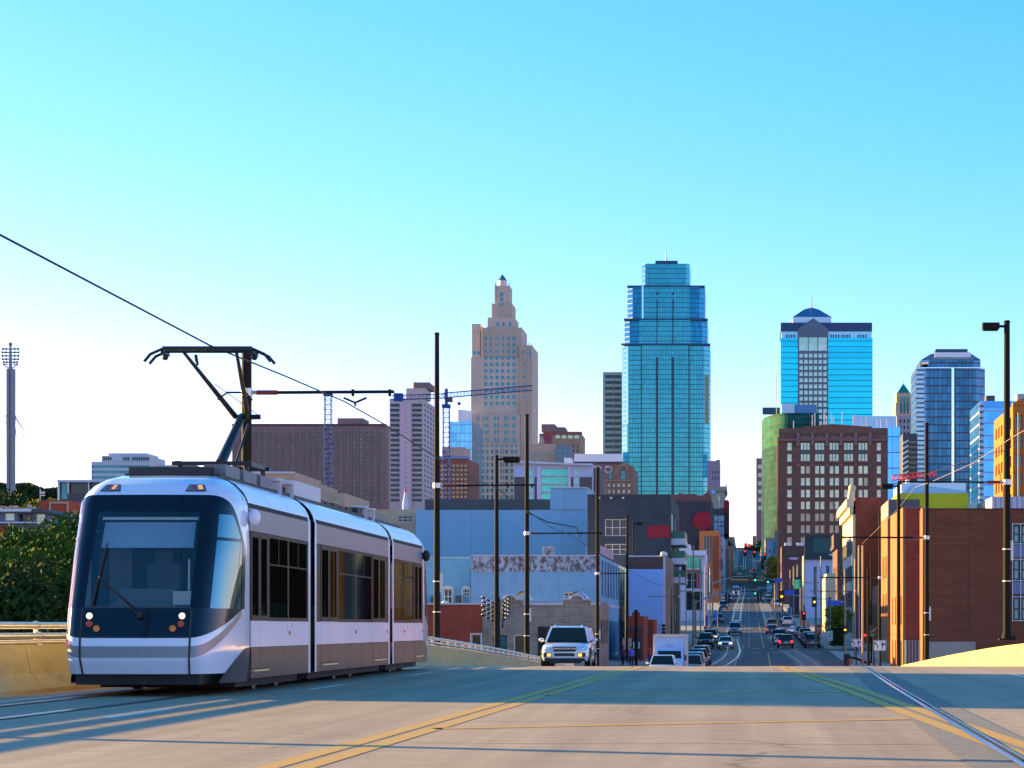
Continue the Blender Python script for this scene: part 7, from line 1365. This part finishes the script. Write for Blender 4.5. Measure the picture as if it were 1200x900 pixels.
for i, (px, Y, top, rad, lb) in enumerate(((12, 100, 650, 4.8, 'round green tree at the left edge below the low motel row'), (45, 112, 622, 5.0, 'full green tree between the picture edge and the streetcar'), (88, 122, 598, 5.2, 'tallest green tree touching the streetcar nose'), (-22, 108, 640, 5, 'green tree cut by the left picture edge'), (66, 150, 618, 5.6, 'green tree filling the gap behind the two nearest ones'), (28, 150, 634, 6, 'low broad green tree behind the leftmost ones'), (120, 118, 612, 5, 'green tree mostly hidden behind the streetcar nose'), (0, 86, 668, 4.0, 'lowest dark green tree just over the handrail'), (62, 92, 655, 4.4, 'dark green tree just over the handrail near the streetcar'))):
    X = PX(px, Y); H = PZ(top, Y) + 7; tree('leafy_tree', lb, X, Y, -7, H, rad, M_leaf if i < 7 else M_leafd, 20000, .12, 20 + i, G3, 1.0)
G4 = 'far trees on the left horizon'
for i, (px, Y, top, rad, lb, m) in enumerate(((8, 640, 566, 11, 'dark tree at the foot of the tall pylon', M_leafd), (22, 620, 569, 12, 'dark spreading tree right of the pylon foot', M_leafd), (-10, 600, 570, 12, 'dark tree left of the pylon foot', M_leafd), (36, 560, 577, 8, 'dark tree above the motel roof', M_leafd), (41, 470, 573, 5, 'yellow green young tree left of the red flag', M_leafy), (60, 470, 573, 6, 'yellow green bushy tree right of the red flag', M_leafy), (78, 415, 576, 4, 'small yellow green tree against the flat roofed hall', M_leafy))):
    tree('far_tree', lb, PX(px, Y), Y, -2, PZ(top, Y) + 2, rad, m, 3500, .5, 50 + i, G4)
tree('street_tree', 'small yellow green street tree deep on the right pavement', PX(905, 700), 700, sz(700), 13.5, 4.6, M_leafy, 3500, .35, 70); tree('street_tree', 'bright yellow green shrubby tree behind the yellow signal post', PX(981, 272), 272, sz(272), 5.4, 2.0, M_leafy, 4200, .13, 71); MB_h = thing('dark_hedge', 'dark clipped hedge block under the bright street tree', 'hedge', (PX(981, 268), 268, sz(268)))
random.seed(9); v = MB()
for i in range(3500): p = Vector((random.uniform(-.95, .95), random.uniform(-.4, .4), random.uniform(0, 2.3))); n_ = Vector((random.gauss(0, 1), random.gauss(0, 1), random.gauss(0, 1))).normalized(); ux = n_.orthogonal().normalized() * .1; uy = n_.cross(ux) * .8; v.add([p - ux, p - uy, p + ux, p + uy], [(0, 1, 2, 3)])
v.build('foliage', M_leafd, MB_h); MB().box(-.8, .8, -.3, .3, 0, 2.1).build('stems', M_bark, MB_h)
for i, (px, Y, top, lb) in enumerate(((846, 1420, 634, 'dark crown nearest the sky gap on the left street side'), (851, 1500, 638, 'second dark crown left of the sky gap'), (840, 1380, 640, 'dark tree in front of the far left shopfronts'), (893, 1550, 636, 'dark tree right of the sky gap by the slim tower'), (886, 1600, 641, 'small dark tree at the end of the street on the right'))):
    tree('far_street_tree', lb, PX(px, Y), Y, sz(Y) - 1, PZ(top, Y) - sz(Y) + 1, 7, M_leafd, 2200, .7, 90 + i, 'dark trees at the far end of the street')
# horizon ridge of trees, one mass
v = MB(); random.seed(4)
for i in range(16000):
    Y = random.uniform(2300, 2500); px = random.uniform(-300, 120); e = 566 + max(0, (px - 10)) * .12 + 2 * math.sin(px * .15); z = PZ(e, Y) - abs(random.gauss(0, 12)); p = Vector((PX(px, Y), Y, z)); n_ = Vector((random.gauss(0, 1), random.gauss(0, 1), random.gauss(0, 1))).normalized(); ux = n_.orthogonal().normalized() * 2.6; uy = n_.cross(ux) * .8; v.add([p - ux, p - uy, p + ux, p + uy], [(0, 1, 2, 3)])
o = v.build('distant_woodland', M_leafd); o['kind'] = 'stuff'
MB().add([(PX(-400, 2450), 2450, 40), (PX(0, 2450), 2450, PZ(568, 2450)), (PX(70, 2450), 2450, PZ(574, 2450)), (PX(140, 2450), 2450, PZ(590, 2450)), (PX(300, 2450), 2450, 40), (PX(-400, 2450), 2900, 40), (PX(0, 2450), 2900, PZ(568, 2450)), (PX(70, 2450), 2900, PZ(574, 2450)), (PX(140, 2450), 2900, PZ(590, 2450)), (PX(300, 2450), 2900, 40)], [(0, 4, 3, 2, 1), (0, 1, 6, 5), (1, 2, 7, 6), (2, 3, 8, 7), (3, 4, 9, 8)]).build('hill', mat('hill_blue_green', (.05, .09, .12), .9))['kind'] = 'structure'

# ---------------------------------------------------------------- pylon, cranes, small far things
Y = 1500; t = thing('concrete_pylon', 'tall grey concrete pylon topped by a metal sculpture of stacked rods', 'tower', (PX(11, Y), Y, 20)); k = Y / F; zt = PZ(432, Y) - 20
M_pyl = mat('pylon_concrete', (.24, .26, .27), .85, var=.1, vscale=.05)
for dx in (-3.6, 1.0): MB().box(dx * k, (dx + 3.4) * k, 0, 5, 0, zt).build('shaft', M_pyl, t)
MB().box(-.25 * k, 1.05 * k, .8, 4, 0, zt - .5).build('groove', M_dkroof, t); b = MB(); z1 = PZ(430, Y) - 20
b.rings([[(-5.4 * k, 0, z1 - 2), (5.4 * k, 0, z1 - 2), (5.4 * k, 5, z1 - 2), (-5.4 * k, 5, z1 - 2)], [(-9 * k, 0, z1 + .8), (9 * k, 0, z1 + .8), (9 * k, 5, z1 + .8), (-9 * k, 5, z1 + .8)]]) if False else None
for s in (-1, 1): b.tube([(0, 2, z1 - 1.5), (s * 9 * k, 2, z1 + 2.2)], .4, 5); b.tube([(s * 3 * k, 2, z1 + 2), (s * 9 * k, 2, z1 + 2.2)], .4, 5)
for i, (y, w) in enumerate(((424, 8), (420.5, 9), (416.5, 9.5), (412.5, 9.5), (408.5, 9))): b.tube([(-w * k, 2, PZ(y, Y) - 20), (w * k, 2, PZ(y, Y) - 20)], .45, 5); [b.sphere((x * w * k, 2, PZ(y, Y) - 20), .9, 6, 4) for x in (-1, -.55, .55, 1)]
b.tube([(0, 2, zt), (0, 2, PZ(402, Y) - 20)], [1.3, .8], 8); b.sphere((0, 2, PZ(403, Y) - 20), 1.4, 8, 6); b.build('sculpture', mat('sculpture_steel', (.16, .17, .18), .4, .6), t)
b = MB()
for i in range(5): b.tube([(2 * k, 2, PZ(470 + i * 3, Y) - 20), ((14 + i * 11) * k, 2, PZ(566, Y) - 20)], .22, 4)
for i in range(3): b.tube([(-2 * k, 2, PZ(470 + i * 3, Y) - 20), ((-14 - i * 9) * k, 2, PZ(566, Y) - 20)], .22, 4)
b.build('stay_cable', mat('cable_pale', (.45, .50, .55), .5), t)
def lattice(b, p, q, w, n, r, tri=False):
    p, q = Vector(p), Vector(q); d = (q - p); a = Vector((0, 0, 1)) if abs(d.normalized().z) < .8 else Vector((1, 0, 0)); x = d.cross(a).normalized() * w / 2; y = d.cross(x).normalized() * w / 2
    cs = [x + y, -x + y, -x - y, x - y]
    for c in cs: b.tube([p + c, q + c], r * .75, 4)
    for i in range(n):
        u0, u1 = p + d * i / n, p + d * (i + 1) / n
        for j in range(4): c, e = cs[j], cs[(j + 1) % 4]; b.tube([u0 + (c if i % 2 else e), u1 + (e if i % 2 else c)], r * .45, 3); b.tube([u0 + c, u0 + e], r * .45, 3)
M_cb = mat('crane_blue', (.010, .06, .26), .85)
Y = 600; t = thing('tower_crane', 'blue lattice tower crane with a long level jib before the art deco tower', 'crane', (PX(523, Y), Y, 5)); k = Y / F
def cp(px, py, dy=0): return (PX(px, Y) - t.location.x, dy, PZ(py, Y) - 5)
b = MB(); lattice(b, (0, 0, 0), cp(523, 478), 1.7, 42, .13); b.build('mast', M_cb, t); b = MB(); lattice(b, cp(520, 463.5), cp(624, 454.5), 1.3, 26, .10); b.build('jib', M_cb, t); b = MB(); lattice(b, cp(522, 464), cp(460, 466), 1.2, 14, .10); b.build('counter_jib', M_cb, t)
b = MB(); b.box(-1.1, 1.1, -1, 1, cp(0, 478)[2], cp(0, 474)[2]); b.tube([cp(523, 474), cp(523, 455.5)], .5, 6); b.build('slewing_unit', M_cb, t); MB().box(cp(525, 0)[0], cp(530, 0)[0], -.9, .9, cp(0, 471)[2], cp(0, 465.5)[2]).build('operator_cab', M_dkroof, t); MB().box(cp(462, 0)[0], cp(472, 0)[0], -.8, .8, cp(0, 470)[2], cp(0, 461)[2]).build('counterweight', M_cb, t)
b = MB(); b.tube([cp(538, 464), cp(538, 472)], .06, 4); b.sphere(cp(538, 473), .5, 8, 5); b.build('hook_block', M_dkroof, t)
Y = 560; t = thing('crane_mast', 'blue lattice mast standing in front of the brown hotel', 'crane', (PX(384.5, Y), Y, 3), 0); b = MB(); lattice(b, (0, 0, 0), (0, 0, PZ(463, Y) - 3), 1.7, 46, .13); b.build('mast', M_cb, t); MB().box(-1.1, 1.1, -1, 1, PZ(464, Y) - 3, PZ(461.5, Y) - 3).build('mast_head', M_cb, t)
Y = 540; t = thing('crane_jib', 'red lattice crane jib over the lime box building', 'crane', (PX(1052, Y), Y, 5)); b = MB(); lattice(b, (PX(1046, Y) - t.location.x, 0, PZ(560, Y) - 5), (PX(1098, Y) - t.location.x, 0, PZ(555, Y) - 5), 1.2, 18, .12); b.build('jib', mat('crane_red', (.60, .02, .04), .5), t); b = MB(); lattice(b, (2, 3, 0), (2, 3, PZ(559, Y) - 5), 1.4, 20, .12); b.build('mast', mat('crane_red', (.60, .02, .04), .5), t)
Y = 640; t = thing('needle_monument', 'small white and blue needle with a red tip in front of the grey tower', 'monument', (PX(475, Y), Y, 15)); k = Y / F; z = lambda y: PZ(y, Y) - 15
MB().tube([(0, 0, 0), (0, 0, z(590)), (0, 0, z(583)), (0, 0, z(577))], [.9, .85, .5, .3], 8).build('shaft', mat('needle_pale_blue', (.45, .62, .75), .5), t, True); MB().tube([(0, 0, z(577)), (0, 0, z(573))], .28, 8).build('red_tip', mat('needle_red', (.5, .03, .04), .5), t)
t = thing('flagpole', 'short flagpole with a red and white flag above the far trees', 'flag', (PX(47, 450), 450, 5)); MB().tube([(0, 0, 0), (0, 0, PZ(573, 450) - 5)], .1, 5).build('pole', M_fr_white, t); zf = PZ(579.5, 450) - 5; MB().box(.1, 1.0, 0, .04, zf - .3, zf + .6).build('flag', mat('flag_white', (.8, .75, .8), .7), t); MB().box(.1, 1.0, -.02, -.005, zf - .1, zf + .25).build('flag_stripe', mat('flag_red', (.6, .02, .08), .7), t)
# rooftop heads on the low roofs left of the black building
t = thing('utility_cluster', 'pair of pale utility boxes on the pole before the storefronts', 'utility box', (PX(735, 205), 205, sz(205) + .1)); MB().tube([(0, 0, 0), (0, 0, 2.6)], .07, 8).build('post', M_pl, t); MB().box(-.42, -.12, -.15, .15, 1.3, 2.4).box(.1, .42, -.15, .15, 1.3, 2.4).build('box', M_tanst, t)
t = thing('information_post', 'dark post with two pale cyan plates before the storefronts', 'street sign', (PX(745.5, 198), 198, sz(198) + .1)); MB().tube([(0, 0, 0), (0, 0, PZ(716, 198) - sz(198))], .13, 8).build('post', M_pl, t); MB().box(-.27, -.15, -.12, -.08, 1.6, 2.2).box(.2, .34, -.12, -.08, 1.6, 2.2).build('plate', mat('plate_cyan', (.35, .65, .7), .5), t)
t = thing('signal_post', 'black signal post seen edge on above the box truck', 'traffic signal', (PX(776, 190), 190, sz(190) + .1)); MB().tube([(0, 0, 0), (-.25, 0, PZ(732, 190) - sz(190))], .06, 8).build('post', M_plg, t)
for k in range(3): MB().sphere((.12, 0, PZ(733 + k * 4.2, 190) - sz(190) - .1), .17, 10, 6, 0, (1.2, 1, .9)).build('signal_head', M_sig, t, True)
MB().box(-.02, .2, -.1, 0, PZ(746, 190) - sz(190) - .1, PZ(744.5, 190) - sz(190) - .1).build('hand_symbol', M_sr, t)
